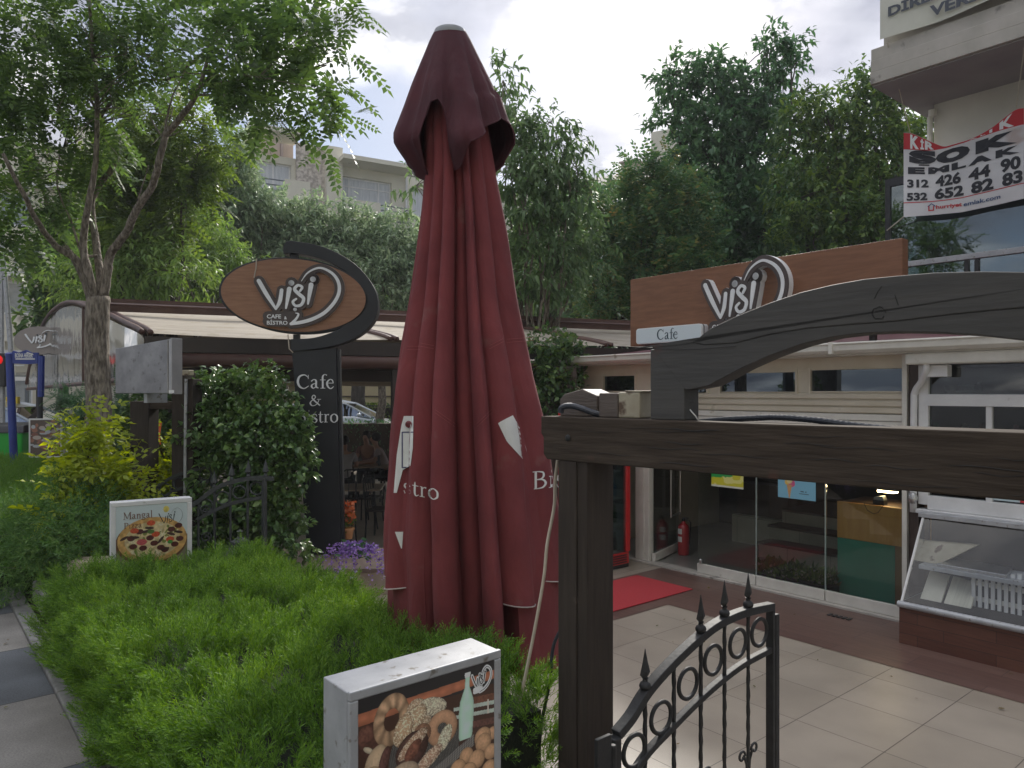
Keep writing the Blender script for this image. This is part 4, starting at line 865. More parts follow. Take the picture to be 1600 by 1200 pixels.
# upper banner on the balcony front
ub = fthing('upper_banner', 'yellowed cloth banner with grey capitals hung along the balcony front', 'banner', FA)
u0 = FA.uv(1375, 62, bo-.05); ax = u0.x; zz = u0.z; 
mb = MB(); n = 24
vs = [(ax+i*.13, bo-.05-.015*math.sin(i*.9), zz-.03*math.sin(min(i, 9)/9*math.pi)+j*1.6) for i in range(n) for j in (0, 1)]
mb.add(vs, [(2*i, 2*i+2, 2*i+3, 2*i+1) for i in range(n-1)]); mb.build('cloth', M['banner_cream'], ub, smooth=True)
t = MB(); l1 = FA.uv(1387, 26, bo-.09); l2 = FA.uv(1452, 27, bo-.09)
text(t, 'DİREN', l1.x, l1.x+.62, l1.z, l1.z+.155, bo-.08, .04); text(t, 'VERİL', l2.x, l2.x+.62, l2.z, l2.z+.17, bo-.08, .04)
t.build('lettering', mat('grey_navy_print', (.06, .07, .09)), ub)
# ================================================================ timber gateway (near)
FB = Fr(.11, 2.8, R(-44.5))
gt = fthing('timber_gateway', 'near dark timber gateway with a curved arch over its crossbeam', 'gateway', FB)
zt, zb = 2.207, 2.045
MB().prism([(0, zt), (0.0, zt-.065), (.012, zt-.08), (.012, zb+.02), (.03, zb), (2.9, zb-.004), (2.9, zt-.006)], 0, .16).build('crossbeam', M['timber'], gt, .004)
cm = MB()
random.seed(3)
for k in range(26):
    x = random.uniform(.12, 1.9); z = random.uniform(zb+.012, zt-.01); L = random.uniform(.05, .32); pts = []
    for q in range(7): pts.append((x+L*q/6, -.0012, z+.003*math.sin(q*1.3+k)+random.uniform(-.001, .001)))
    cm.tube(pts, [.0004]+[random.uniform(.0007, .0014)]*5+[.0004], 5)
cm.build('cracks', M['crack'], gt)
MB().lathe([(.001, 0), (.011, 0), (.013, .004), (.007, .008), (.001, .009)], (0, 0, 0), 8).build('bolt', M['iron'], gt)
bt = bpy.data.objects['bolt']; bt.rotation_euler = (R(90), 0, 0); c = FB.uv(888, 684); bt.location = c
px0, px1 = FB.uv(872, 900, .004).x, FB.uv(916, 900, .004).x
pmx = (px0+px1)/2
MB().box(px0, pmx+.02, .004, .166, .2, zb-.0005).box(pmx+.0205, px1, .010, .166, .2, zb-.0005).build('post', M['timber_v'], gt, .003)
cp = copy_tree(bpy.data.objects['post'], gt); cp.location = (2.5, 0, 0)
def ppoly(pts, o): return [(FB.uv(x, y, o).x, FB.uv(x, y, o).z) for x, y in pts]
ao = .03
outer = [(1015, 560), (1017, 541), (1060, 537), (1085, 533), (1108, 514), (1150, 494), (1200, 474), (1250, 457), (1300, 445), (1350, 436), (1400, 431), (1460, 426), (1530, 424), (1600, 425), (1700, 434), (1800, 452), (1950, 500)]
inner = [(1950, 640), (1800, 577), (1700, 549), (1600, 531), (1530, 523), (1460, 519), (1400, 518), (1350, 520), (1300, 526), (1250, 538), (1200, 556), (1160, 574), (1130, 590), (1105, 603), (1080, 608), (1070, 609)]
oa, ia = ppoly(outer, ao), ppoly(inner, ao)
# upper and lower laminations of the arch meet along a joint line
mid = ppoly([(1070, 532), (1100, 539), (1150, 536), (1200, 523), (1260, 513), (1330, 507), (1400, 502), (1480, 492), (1560, 484), (1600, 481), (1700, 482), (1800, 498), (1950, 550)], ao)
MB().prism(oa[1:]+mid[::-1], ao, ao+.10).build('arch', M['timber_arch'], gt, .003)
MB().prism([ppoly([(1017, 541)], ao)[0]]+mid+ia, ao+.0025, ao+.098).build('arch', M['timber_arch'], gt, .002)
u0, u1 = FB.uv(1015, 600, ao).x, FB.uv(1068, 600, ao).x
MB().box(u0, u1, ao+.004, ao+.096, zt-.0005, FB.uv(1015, 560, ao).z+.03).build('arch_post', M['timber_arch'], gt, .003)
cm = MB()
c = FB.uv(1373, 489, ao)
cm.tube([(c.x+.017*math.cos(t*.35), ao-.0012, c.z+.016*math.sin(t*.35)+.002*math.sin(t*2)) for t in range(17)], .0012, 5)
for (pts) in (((1018, 545), (1085, 546), (1150, 541)), ((1366, 467), (1372, 455), (1378, 447)), ((1398, 460), (1402, 472), (1404, 477))):
    cm.tube([(FB.uv(x, y, ao).x, ao-.0006, FB.uv(x, y, ao).z) for x, y in pts], .0009, 5)
cm.build('cracks', M['crack'], gt)
# boxes and hoses on the beam
jb = fthing('junction_box', 'stained cream and brown electrical box on the gateway beam beside the arch foot', 'junction box', FB)
a, b = FB.uv(941, 640, .08), FB.uv(1008, 640, .08); m_ = a.x+(b.x-a.x)*.45
MB().box(a.x, m_, .06, .15, zt, FB.uv(941, 614, .08).z).build('brown_half', M['brown_box'], jb, .004)
MB().box(m_+.001, b.x-.01, .062, .15, zt, FB.uv(1000, 611, .08).z-.004).build('cream_half', M['junction_cream'], jb, .005)
MB().box(m_+.03, b.x, .06, .152, FB.uv(1000, 611, .08).z-.0035, FB.uv(1000, 611, .08).z+.002).build('lid', M['junction_cream'], jb, .002)
cb = fthing('cable_cover', 'brown ridged cap over cables at the left end of the gateway beam', 'cover', FB)
a, b = FB.uv(880, 640, .1), FB.uv(938, 640, .1); h0 = FB.uv(880, 620, .1).z; h1 = FB.uv(910, 608, .1).z
MB().prism([(a.x, zt), (b.x, zt), (b.x, h0+.005), ((a.x+b.x)/2+.02, h1), (a.x+.02, h0+.01), (a.x, h0-.01)], .08, .2).build('cap', M['brown_box'], cb, .004)
def hose(name, lab, pts, r, m, f, ribs=True, cat='hose'):
    t = fthing(name, lab, cat, f); P = smooth_pts([tuple(p) for p in pts], 14); n = len(P)
    MB().tube(P, [r*(1+.06*(i % 2)) if ribs else r for i in range(n)], 10).build('tube', m, t, smooth=not ribs); return t
hose('corrugated_hose', 'short black corrugated hose curling over the left end of the gateway beam', [FB.uv(876, 645, .02), FB.uv(878, 637, .02), FB.uv(890, 634, .03), FB.uv(905, 637, .04), FB.uv(930, 646, .06), FB.uv(950, 652, .1)], .011, M['hose'], FB)
hose('corrugated_hose', 'long black corrugated hose lying along the gateway beam under the arch', [FB.uv(1075, 662, .1), FB.uv(1120, 656, .1), FB.uv(1180, 653, .1), FB.uv(1215, 652, .1), FB.uv(1270, 656, .1), FB.uv(1330, 664, .1), FB.uv(1400, 672, .1)], .0095, M['hose'], FB)
hose('white_wire', 'thin white wire by the arch foot on the gateway beam', [FB.uv(1078, 640, .05), FB.uv(1088, 652, .06), FB.uv(1095, 664, .08)], .0022, M['label_white'], FB, False, 'wire')
hose('beige_cable', 'beige cable hanging beside the left post of the near gateway', [Vector((.02, .1, zb+.1)), FB.uv(868, 745, .09), FB.uv(866, 790, .09), FB.uv(855, 850, .05), FB.uv(850, 900, .03), FB.uv(838, 970, .0), FB.uv(820, 1060, -.03), FB.uv(800, 1150, -.05), FB.uv(785, 1230, -.06)], .0065, M['cable_beige'], FB, False, 'cable')
hose('dark_cable', 'dark cable hanging behind the beige cable near the gateway post', [Vector((.05, .2, 1.5)), FB.uv(868, 1000, .15), FB.uv(860, 1060, .12), FB.uv(845, 1140, .1), FB.uv(838, 1230, .1)], .007, M['hose'], FB, False, 'cable')
# ================================================================ wrought iron gate leaves
FG = Fr(.543, 2.68, AB)
ig = fthing('iron_gate', 'near black wrought iron gate leaf with rings and spear finials standing open', 'gate', FG, 'wrought iron gate leaves')
def gp(x, y): p = FG.uv(x, y, 0); return (p.x, p.z)
topc = [gp(*q) for q in ((963, 1147), (985, 1120), (1010, 1080), (1045, 1040), (1085, 1002), (1120, 975), (1160, 957), (1205, 947))]
lowc = [gp(*q) for q in ((985, 1215), (1012, 1175), (1050, 1135), (1090, 1095), (1130, 1060), (1165, 1035), (1203, 1015))]
def bar(mb, c, hw, hy): # flat strip following a curve, c in x,z
    P = smooth_pts([(a, b, 0) for a, b in c], 5); n = len(P); vs = []
    for i, (x, z, _) in enumerate(P):
        a = P[max(i-1, 0)]; b = P[min(i+1, n-1)]; dx, dz = b[0]-a[0], b[1]-a[1]; l = math.hypot(dx, dz)
        nx, nz = -dz/l*hw, dx/l*hw
        vs += [(x-nx, -hy, z-nz), (x+nx, -hy, z+nz), (x+nx, hy, z+nz), (x-nx, hy, z-nz)]
    fs = [(4*i+k, 4*i+(k+1) % 4, 4*i+4+(k+1) % 4, 4*i+4+k)[::-1] for i in range(n-1) for k in range(4)]+[(0, 1, 2, 3), (4*n-1, 4*n-2, 4*n-3, 4*n-4)]
    mb.add(vs, fs); return [(p[0], p[1]) for p in P]
mb = MB(); TP = bar(mb, topc, .016, .02); mb.build('top_rail', M['iron'], ig, .003)
mb = MB(); LP = bar(mb, lowc, .012, .014); mb.build('lower_rail', M['iron'], ig, .003)
def ipc(P, x): return float(np.interp(x, [a for a, b in P], [b for a, b in P]))
rings = [gp(991, 1173), gp(1033, 1121), gp(1075, 1068), gp(1114.5, 1031), gp(1153, 1005), gp(1186.5, 988)]
for (x, z) in rings:
    MB().tube([(x+.056*math.cos(t*math.pi/12), 0, z+.056*math.sin(t*math.pi/12)) for t in range(24)], .0085, 6, closed=True).build('ring', M['iron'], ig, smooth=True)
gx1 = gp(1205, 1000)[0]
MB().box(gx1-.014, gx1+.004, -.018, .018, .1, topc[-1][1]-.005).box(gx1+.006, gx1+.034, -.02, .02, .1, topc[-1][1]-.035).build('stile', M['iron'], ig, .003)
hx0 = topc[0][0]
MB().box(hx0-.03, hx0+.006, -.02, .02, .1, topc[0][1]-.005).build('stile', M['iron'], ig, .004)
hn = MB().box(hx0-.13, hx0-.06, -.035, -.02, topc[0][1]-.16, topc[0][1]+.03); hn.box(hx0-.06, hx0-.028, -.03, -.02, topc[0][1]-.11, topc[0][1]-.03).tube([(hx0-.05, -.03, topc[0][1]-.13), (hx0-.05, -.03, topc[0][1]-.01)], .012, 8)
hn.build('hinge', M['iron'], ig, .003)
bars = [gp(x, 1100)[0] for x in (1008, 1053, 1095, 1132, 1169)]
for i, x in enumerate(bars):
    zt_ = ipc(TP, x); pts = []; rs = []
    for q in range(60): z = zt_-(zt_-.1)*q/59; pts.append((x+.0012*math.sin(q*1.7), 0, z)); rs.append(.0085+.0012*math.sin(q*2.1))
    MB().tube(pts, rs, 6).build('bar', M['iron'], ig, smooth=True)
    if i == 1: continue
    h = .135; z = zt_+.008
    MB().lathe([(.006, 0), (.012, .004), (.02, .012), (.022, .02), (.018, .029), (.010, .035), (.009, .042), (.013, .047)], (x, 0, z), 10).add([(x+a*w, b*w*.45, z+hh_) for hh_, w in ((.047, .012), (.062, .028), (.075, .024), (.10, .015), (.13, .007), (.15, .0015)) for a, b in ((1, 0), (0, 1), (-1, 0), (0, -1))], [(4*r+k, 4*r+(k+1) % 4, 4*r+4+(k+1) % 4, 4*r+4+k) for r in range(5) for k in range(4)]+[(3, 2, 1, 0), (20, 21, 22, 23)]).build('spear_finial', M['iron'], ig, smooth='auto')
def scroll(mb, x, z, s, sc=1.0):
    pts = [(x+s*.006, 0, z-.10*sc), (x+s*.012, 0, z-.04*sc), (x+s*.03*sc, 0, z), ]
    for q in range(14): t = q/13*2*math.pi*.95; r = .024*sc*(1-.55*q/13); pts.append((x+s*(.045*sc-r*math.cos(t)), 0, z+r*math.sin(t)))
    mb.tube(pts, .0055, 6)
for (px, py) in ((1172, 1172), (1110, 1205)):
    x, z = gp(px, py); xb = min(bars, key=lambda b: abs(b-x)); mb = MB(); scroll(mb, xb, z, 1); scroll(mb, xb, z-.01, -1); mb.build('scroll', M['iron'], ig, smooth=True); mb = MB(); scroll(mb, xb, z-.22, 1); scroll(mb, xb, z-.22, -1); mb.tube([(xb, 0, z-.11), (xb, 0, z-.13)], .014, 8)
    mb.build('scroll', M['iron'], ig, smooth=True)
# ================================================================ street side light boxes
def boxframe(t, w, h, d, zt, m, fw=.03, mside=None):
    MB().box(0, w, .012, d, zt-h, zt-.004).build('box', mside or m, t, .003)
    mb = MB(); mb.box(0, w, -.004, .011, zt-fw, zt); mb.box(0, w, -.004, .011, zt-h, zt-h+fw); mb.box(0, fw, -.0042, .0105, zt-h+fw, zt-fw); mb.box(w-fw, w, -.0042, .0105, zt-h+fw, zt-fw); mb.build('frame', m, t, .004)
FC = Fr(-.2217*1.9, 1.9, AB)
ls = fthing('bread_lightbox', 'near grey metal lightbox with a picture of breads and a mint bottle in the hedge', 'sign', FC)
w = FC.uv(782, 1012).x; zt = FC.uv(545, 1082).z; boxframe(ls, w, .72, .15, zt, M['grey_alu'], .026)
def pc(x, y): t = (x-225)/905.; return (.0+.0+t*(w-.052), (y-(410-225*t))/4600*(1.93+.28*t))
def bread(U, V):
    im = np.zeros(U.shape+(3,)); im[...] = (.018, .017, .018); n1 = vnoise(U, V, 60, 1); n2 = vnoise(U, V, 200, 2); n3 = vnoise(U, V, 400, 3)
    Wd = w-.052
    lin = lambda x0, y0, x1, y1: (lambda p, q: (p[1]+(U-p[0])*(q[1]-p[1])/(q[0]-p[0])))(pc(x0, y0), pc(x1, y1))
    lower = V > lin(225, 560, 1130, 330); im[lower] = (.045, .022, .015)
    m = (V > lin(225, 500, 900, 310)) & (V < lin(225, 580, 900, 370)); sh = 1-abs((V-lin(225, 540, 900, 340))/.02)*.35
    im[m] = (np.array((.36, .13, .07))[None]*(sh[m]*(.8+.4*n1[m]))[:, None])
    for (a, b, c_) in ((390, 440, (.12, .05, .03)), (540, 580, (.10, .045, .035)), (600, 640, (.05, .025, .02))):
        m = (V > lin(800, a+60, 1130, a)) & (V < lin(800, b+60, 1130, b)) & (U > pc(900, 0)[0]); im[m] = np.array(c_)*(.7+.6*n2[m][:, None])
    for a in (455, 505):
        m = (V > lin(830, a+30, 1130, a-20)) & (V < lin(830, a+52, 1130, a+5)) & (U > pc(835, 0)[0]); im[m] = np.array((.33, .38, .34))*(.8+.4*n1[m][:, None])
    im[(abs(U-pc(1085, 0)[0]) < .003) & (V > pc(1085, 430)[1]) & (V < pc(1085, 520)[1])] = (.45, .42, .36)
    def ell(x, y, rx, ry, col, tex=.3, ang=0.0, hole=0.0, seeds=None, power=2.0, tw=0):
        cx, cy = pc(x, y); rx = rx/4600*2.25; ry = ry/4600*2.25; du = U-cx; dv = V-cy; ca, sa = math.cos(ang), math.sin(ang)
        a = (du*ca+dv*sa)/rx; b = (-du*sa+dv*ca)/ry; d = np.sqrt(a*a+b*b)
        if hole: q = abs(d-(1+hole)/2)/((1-hole)/2); m = q < 1; hgt = np.sqrt(np.clip(1-q*q, 0, 1))
        else: m = d < 1; hgt = np.sqrt(np.clip(1-d*d, 0, 1))
        sh = .28+.72*hgt*(.75-.25*b)-.1*a
        c_ = np.array(col)[None, None]*np.clip(sh, .1, 1.2)[..., None]*(1-tex+2*tex*(n2*.6+n1*.4))[..., None]
        if tw: c_ = c_*(.75+.25*np.cos(np.arctan2(b, a)*tw+d*4))[..., None]
        if seeds is not None: sm_ = (n3 > seeds[1]); c_ = np.where(sm_[..., None], np.array(seeds[0])*(.5+.5*sh)[..., None], c_)
        edge = m
        im[edge] = c_[edge]
    # basket
    for (x, y, rr, c_) in ((640, 760, 265, (.09, .085, .08)),):
        cx, cy = pc(x, y); d = np.sqrt((U-cx)**2+(V-cy)**2)/(rr/2300.); m = d < 1; wv = .5+.5*np.sign(np.sin(U*900+V*500))*np.sign(np.sin(V*700-U*300)); im[m] = (np.array(c_)*(.3+1.1*wv[..., None]*(n2[..., None]*.5+.5)))[m]
    m = (V > lin(640, 900, 960, 660)) & (V < lin(640, 960, 960, 730)) & (U > pc(640, 0)[0]) & (U < pc(980, 0)[0]); wv = .5+.5*np.sin((U*1.2+V)*500)*np.sin((V-U*.4)*420); im[m] = (np.array((.16, .15, .14))*(.25+1.2*wv[..., None]))[m]
    ell(310, 670, 85, 100, (.09, .04, .03), .5); ell(270, 640, 50, 60, (.16, .07, .05), .5); ell(285, 728, 36, 15, (.5, .42, .3), .2, .6)
    ell(425, 545, 112, 145, (.52, .33, .2), .2, .2, .42, tw=9)
    ell(600, 520, 78, 100, (.52, .36, .24), .35, -.5, seeds=((.62, .52, .38), .62))
    ell(690, 470, 100, 52, (.45, .38, .28), .4, .25, seeds=((.62, .56, .42), .5)); ell(560, 560, 110, 65, (.55, .38, .24), .35, -.7, seeds=((.68, .58, .42), .6))
    ell(500, 610, 60, 95, (.5, .33, .2), .3, .4, seeds=((.65, .55, .4), .62))
    ell(755, 608, 108, 104, (.46, .26, .155), .18, .3, .30); ell(620, 640, 60, 60, (.3, .16, .1), .5)
    ell(555, 735, 115, 92, (.10, .05, .04), .6, -.6); ell(560, 700, 115, 40, (.42, .26, .17), .3, -.6, seeds=((.6, .5, .38), .6)); ell(560, 740, 70, 38, (.22, .09, .06), .7, -.8)
    ell(772, 668, 42, 80, (.42, .36, .25), .4, .5, seeds=((.66, .6, .45), .5)); ell(670, 790, 100, 42, (.42, .25, .17), .35, -.55, seeds=((.6, .48, .36), .55), tw=0)
    ell(330, 800, 62, 92, (.55, .40, .26), .15, .5); ell(380, 800, 30, 80, (.13, .06, .05), .5, .3)
    ell(505, 880, 95, 62, (.5, .37, .26), .25); ell(300, 900, 70, 60, (.5, .34, .2), .2)
    for (x, y, r) in ((1120, 640, 42), (1045, 665, 62), (1050, 700, 60), (1105, 755, 50), (925, 780, 50), (1000, 805, 62), (865, 860, 56), (940, 885, 60), (1095, 865, 60), (1020, 930, 60), (860, 960, 70), (1110, 960, 60), (940, 990, 60)): ell(x, y, r, r*.95, (.56, .33, .19), .22)
    # bottle
    def bot(x0, y0, x1, y1): a = pc(x0, y0); b = pc(x1, y1); return (U > a[0]) & (U < b[0]) & (V > a[1]) & (V < b[1])
    cxb = pc(918, 0)[0]; vtop = pc(938, 262)[1]; hv = np.clip((V-vtop)/(pc(918, 680)[1]-vtop), 0, 1)
    prof = np.interp(hv, [0, .04, .08, .22, .42, .6, .95, 1], [.010, .0105, .008, .0085, .024, .027, .024, .02]); cxx = cxb+.008*(1-hv)
    m = (abs(U-cxx) < prof) & (V > vtop) & (hv < 1); q = (U-cxx)/prof
    im[m] = (np.array((.36, .52, .42))*(.62+.5*np.sqrt(np.clip(1-q*q, 0, 1)))[..., None]*(.9+.2*n1[..., None]))[m]; im[m & (hv < .075)] = (.5, .58, .52)
    return np.clip(im*1.55, 0, .8)
picture('picture', w-.052, .66, 330, 500, bread, ls, .026, zt-.026, -.0015, M['print'])
w_, b_ = MB(), MB(); o_ = pc(962, 270); o1 = pc(1108, 240); lx, lz = .026+o_[0], zt-.026-.012; kk = (o1[0]-o_[0])/1080
lt = lambda x, y: (lx+(x-205)*kk, lz-(y-240)*kk*1.35)
for i, s in enumerate(LOGO): ribbon(b_, s, lt, -.002, -.0024-i*.00004, 44)
for q in range(2): ribbon(b_, [(340, 890+q*70, 60), (640, 890+q*70, 60)], lt, -.002, -.0030-q*.00004, 34, smooth=False)
for i, s in enumerate(LOGO[:8]): ribbon(w_, [(a, b, c*.8) for a, b, c in s], lt, -.003, -.0033-i*.00004, 0)
s = LOGO[8]; ribbon(w_, [(a, b, 14) for a, b, c in s], lt, -.003, -.0036, 0)
b_.build('logo_outline', M['logo_white'], ls); w_.build('logo_lettering', M['banner_black'], ls)
FZ = Fr(*W(173, 785, 4.75)[:2], R(32))
pz = fthing('pizza_lightbox', 'white framed lightbox showing a pizza and reading Mangal Pizza behind the hedge', 'sign', FZ)
w = FZ.uv(300, 776).x; zt = FZ.uv(173, 786).z; boxframe(pz, w, .62, .12, zt, M['white_alu'], .03)
def pizza(U, V):
    im = np.zeros(U.shape+(3,)); im[...] = (.52, .6, .62); Wd = w-.06; n1 = vnoise(U, V, 60, 1); n2 = vnoise(U, V, 160, 2)
    u = 100+U/Wd*1180; v = 200+V/.39*920   # reference picture units
    low = v > 1100; im[v > 700] = np.where((u[v > 700] < 200)[:, None] | True, np.array((.16, .15, .07)), 0)
    cx, cy = 695, 745
    d = np.sqrt(((u-cx)/575)**2+((v-cy)/350)**2); pl = np.sqrt(((u-cx+10)/595)**2+((v-cy-30)/365)**2)
    im[(v > 700)] = (.2, .19, .12); im[pl < 1] = (.14, .07, .04); im[d < 1] = (.62, .38, .14)
    im[d < .93] = np.array((.62, .5, .28)); m = d < .93; im[m] = im[m]*(.7+.5*n1[m])[:, None]
    m = (d > .8) & (d < 1); im[m] = np.array((.6, .36, .13))*(.6+.6*n1[m])[:, None]
    r_ = np.random.default_rng(5)
    def bl_(x, y, rx, ry, c, a=0):
        du = u-x; dv = v-y; A = (du*math.cos(a)+dv*math.sin(a))/rx; B = (-du*math.sin(a)+dv*math.cos(a))/ry; m = A*A+B*B < 1; im[m] = np.array(c)*(.7+.5*n2[m])[:, None]
    for k in range(60):
        t = r_.random()*6.28; q = r_.random()**.5*.8; bl_(cx+math.cos(t)*q*560, cy+math.sin(t)*q*330, r_.uniform(20, 60), r_.uniform(12, 30), [(.68, .6, .4), (.5, .4, .2), (.2, .24, .06)][k % 3], r_.random()*3)
    for (x, y) in ((375, 830), (535, 865), (720, 805), (650, 715), (480, 605), (1065, 850), (1150, 770), (1010, 610), (340, 700), (900, 920), (1130, 560), (830, 880)): bl_(x, y, 65, 42, (.10, .025, .025))
    for (x, y, a) in ((230, 690, -.4), (400, 690, 0), (580, 610, -.2), (640, 560, .1), (1000, 680, .3), (830, 760, -.8), (900, 910, -.2), (1130, 660, .2)): bl_(x, y, 75, 22, (.06, .03, .03), a)
    for (x, y) in ((668, 485), (395, 585), (745, 665), (985, 765)): bl_(x, y, 70, 42, (.55, .09, .04))
    bl_(515, 770, 85, 48, (.5, .09, .1)); bl_(985, 805, 45, 30, (.08, .28, .05)); bl_(665, 620, 60, 32, (.08, .16, .04))
    m = v > 1120; im[m] = (.13, .16, .06)
    m = ((u-920)**2+(v-285)**2 < 50**2); im[m] = np.array((.6, .5, .12))*(.7+.6*n1[m])[:, None]
    return im
picture('picture', w-.06, .56, 240, 260, pizza, pz, .03, zt-.03, -.0015, M['print'])
ux = lambda u: .03+(u-100)/1180*(w-.06); vz = lambda v: zt-.03-(v-200)/920*.39
t = MB(); serif(t, 'Mangal', ux(212), vz(398), (vz(290)-vz(400))/.70, -.002, -.004, sx=(ux(655)-ux(212))/(((vz(290)-vz(400))/.70)*2.84)); serif(t, 'Pizza', ux(222), vz(540), (vz(452)-vz(540))/.68, -.002, -.004, sx=(ux(520)-ux(222))/(((vz(452)-vz(540))/.68)*2.17)); t.build('lettering', mat('red_brown_print', (.16, .06, .035)), pz)
t = MB(); kx_ = (ux(1205)-ux(790))/1090; kz_ = (vz(275)-vz(545))/650
for i, s in enumerate(LOGO[:-1]): ribbon(t, [(a, b, c*(.7 if i < 8 else .18)) for a, b, c in s], lambda x, y: (ux(790)+(x-205)*kx_, vz(275)-(y-240)*kz_), -.002, -.003-i*.00005, 0)
t.build('logo', M['banner_black'], pz)
# far third light box
FD = Fr(*W(45, 655, 10.5)[:2], R(6)); lb = fthing('far_bread_lightbox', 'distant white framed lightbox of bread pictures beyond the yellow green shrub', 'sign', FD)
w = FD.uv(97, 655).x; zt = FD.uv(45, 654).z; boxframe(lb, w, .56, .12, zt, M['white_alu'], .022)
def far(U, V):
    im = np.zeros(U.shape+(3,)); im[...] = (.1, .07, .06)
    r_ = np.random.default_rng(3)
    for k in range(70):
        x, y, a, b = r_.random()*.46, r_.random()*.5, r_.uniform(.02, .06), r_.uniform(.01, .03); m = ((U-x)/a)**2+((V-y)/b)**2 < 1; im[m] = [(.3, .13, .09), (.42, .35, .32), (.2, .08, .06), (.4, .42, .46)][k % 4]
    return im
picture('picture', w-.044, .516, 120, 120, far, lb, .022, zt-.022, -.0015, M['print'])
# ================================================================ closed parasol
UB = Vector((-.142, 3.9, 0)); UT = Vector((-.329, 3.9, 4.22))
um = thing('closed_parasol', 'large closed burgundy parasol with white lettering standing behind the juniper hedge', 'parasol', (UB.x, UB.y, 0))
def axis(z): t = z/4.22; return Vector((UB.x+(UT.x-UB.x)*t, 3.9, z))
def zy(y): return CZ+(H-y)/F*3.9
HW = [(45, 22), (120, 38), (200, 56), (285, 62), (400, 78), (500, 95), (600, 117), (680, 130), (760, 139), (850, 146), (920, 149), (1060, 152)]
def Rz(z): y = H-(z-CZ)*F/3.9; return float(np.interp(y, [a for a, b in HW], [b for a, b in HW]))/F*3.9*.98
# pleats: start angle, end angle (degrees from the street side, + right), hem row, bulge
PL_ = [(-100, -70, 900, .95), (-70, -46, 915, 1.0), (-46, -26, 1005, .98), (-26, -9.5, 1010, 1.0), (-9.5, 8.5, 1000, .66), (8.5, 20, 1062, 1.0), (20, 47, 940, .98), (47, 90, 905, 1.0), (90, 112, 1050, .85),
       (112, 135, 980, 1), (135, 158, 1010, .95), (158, 180, 950, 1), (180, 203, 1010, .96), (203, 226, 960, 1), (226, 260, 990, .95)]
def canopy(name, ytop, rscale, long=False, m=None, dz=0.0, seed=0):
    vs = []; fs = []; cols = []
    for (a0, a1, hem, bg) in PL_:
        for k in range(9):
            t = k/8; a = R(a0+(a1-a0)*t+ (1.5 if k == 8 else 0)); 
            lobe = (math.sin(math.pi*min(1, max(0, t*.92+.04))))**.55
            skew = .06*(t-.5)
            deep = .73 if bg > .9 else .88
            cols.append((a, bg*(deep+(1-deep)*lobe+skew) if not long else .93+.06*lobe, hem, t))
    nc = len(cols); rows = 46
    zt = zy(ytop)
    for j in range(rows):
        v = (j/(rows-1))
        for (a, rr, hem, t) in cols:
            zh = CZ+(H-(hem if not long else 1040+14*math.sin(a*3)))/F*(3.9-.42*math.cos(a)*.9)+dz
            zh += .015*math.sin(t*math.pi)*0
            z = zt+(zh-zt)*v
            blend = min(1, max(0, (zt-z)/.5)); r = Rz(z)*(rr*blend+(1-blend)*.9)*(rscale if not long or abs(math.degrees(a)) > 27 else .62)
            r *= 1+.012*math.sin(z*5+a*4+seed)+.008*math.sin(z*13+a*9)
            c = axis(z)+Vector((.02*math.exp(-((z-3.3)/.5)**2), 0, 0)); p = c+Vector((math.sin(a)*r, -math.cos(a)*r, 0)); vs.append((p.x-UB.x, p.y-UB.y, z))
    for j in range(rows-1):
        for i in range(nc):
            k = (i+1) % nc; fs.append((j*nc+i, (j+1)*nc+i, (j+1)*nc+k, j*nc+k))
    mb = MB(); mb.add(vs, fs); o = mb.build(name, m or M['canvas'], um, smooth='auto')
    return o, vs, nc, rows, cols
cano, cvs, nc, rows, cols = canopy('canopy', 150, 1.0)
me = cano.data
inn, *_ = canopy('inner_canopy', 560, .93, True, M['canvas'], 0, 3)
# stitched hem tapes along each pleat edge
hm = MB()
for pi in range(len(PL_)):
    base = (rows-1)*nc+pi*9; pts = [Vector(cvs[base+k]) for k in range(9)]
    hm.tube([p+Vector(((p.x+UB.x-axis(p.z).x)*.01, (p.y)*.01, 0)) for p in pts], .0035, 5)
hm.build('hem', M['hem'], um)
# wind vent cap draped over the top
HEM = [(-180, 262), (-120, 270), (-95, 250), (-75, 272), (-55, 283), (-42, 262), (-33, 190), (-24, 160), (-14, 156), (-7, 175), (-3, 235), (2, 268), (9, 262), (16, 225), (30, 212), (45, 196), (62, 183), (75, 196), (85, 245), (95, 272), (130, 262), (180, 262)]
PROF = [(46, 23), (60, 31), (130, 63), (165, 77), (195, 90), (206, 95), (222, 96), (232, 91), (262, 72), (285, 58)]
vs = []; A = 120; RW = 26; fs = []
for j in range(RW):
    for i in range(A):
        ad = -180+360*i/A; a = R(ad); hem = float(np.interp(ad, [q[0] for q in HEM], [q[1] for q in HEM])); y = 46+(hem-46)*j/(RW-1); z = zy(y)
        r = float(np.interp(y, [q[0] for q in PROF], [q[1] for q in PROF]))
        if 18 < ad < 92 and y > 150: r = max(r, np.interp(y, [150, 200, 260], [76, 90, 80]))
        prog = min(1, (y-46)/110); fold = 1-.16*prog*(.5+.5*math.cos(a*7+.8*math.sin(a*2)+.4))**4.0-.05*prog*(.5+.5*math.cos(a*15+2))**3
        if -40 < ad < 12 and y > 130: fold *= 1-.10*min(1, (y-130)/60)
        r = r/F*3.9*fold; z = CZ+(H-y)/F*(3.9-r*math.cos(a)*.93); c = axis(z); vs.append((c.x+math.sin(a)*r-UB.x, c.y-math.cos(a)*r-UB.y, z))
for j in range(RW-1):
    for i in range(A): k = (i+1) % A; fs.append((j*A+i, (j+1)*A+i, (j+1)*A+k, j*A+k))
MB().add(vs, fs).build('vent_cap', M['canvas_top'], um, smooth=True)
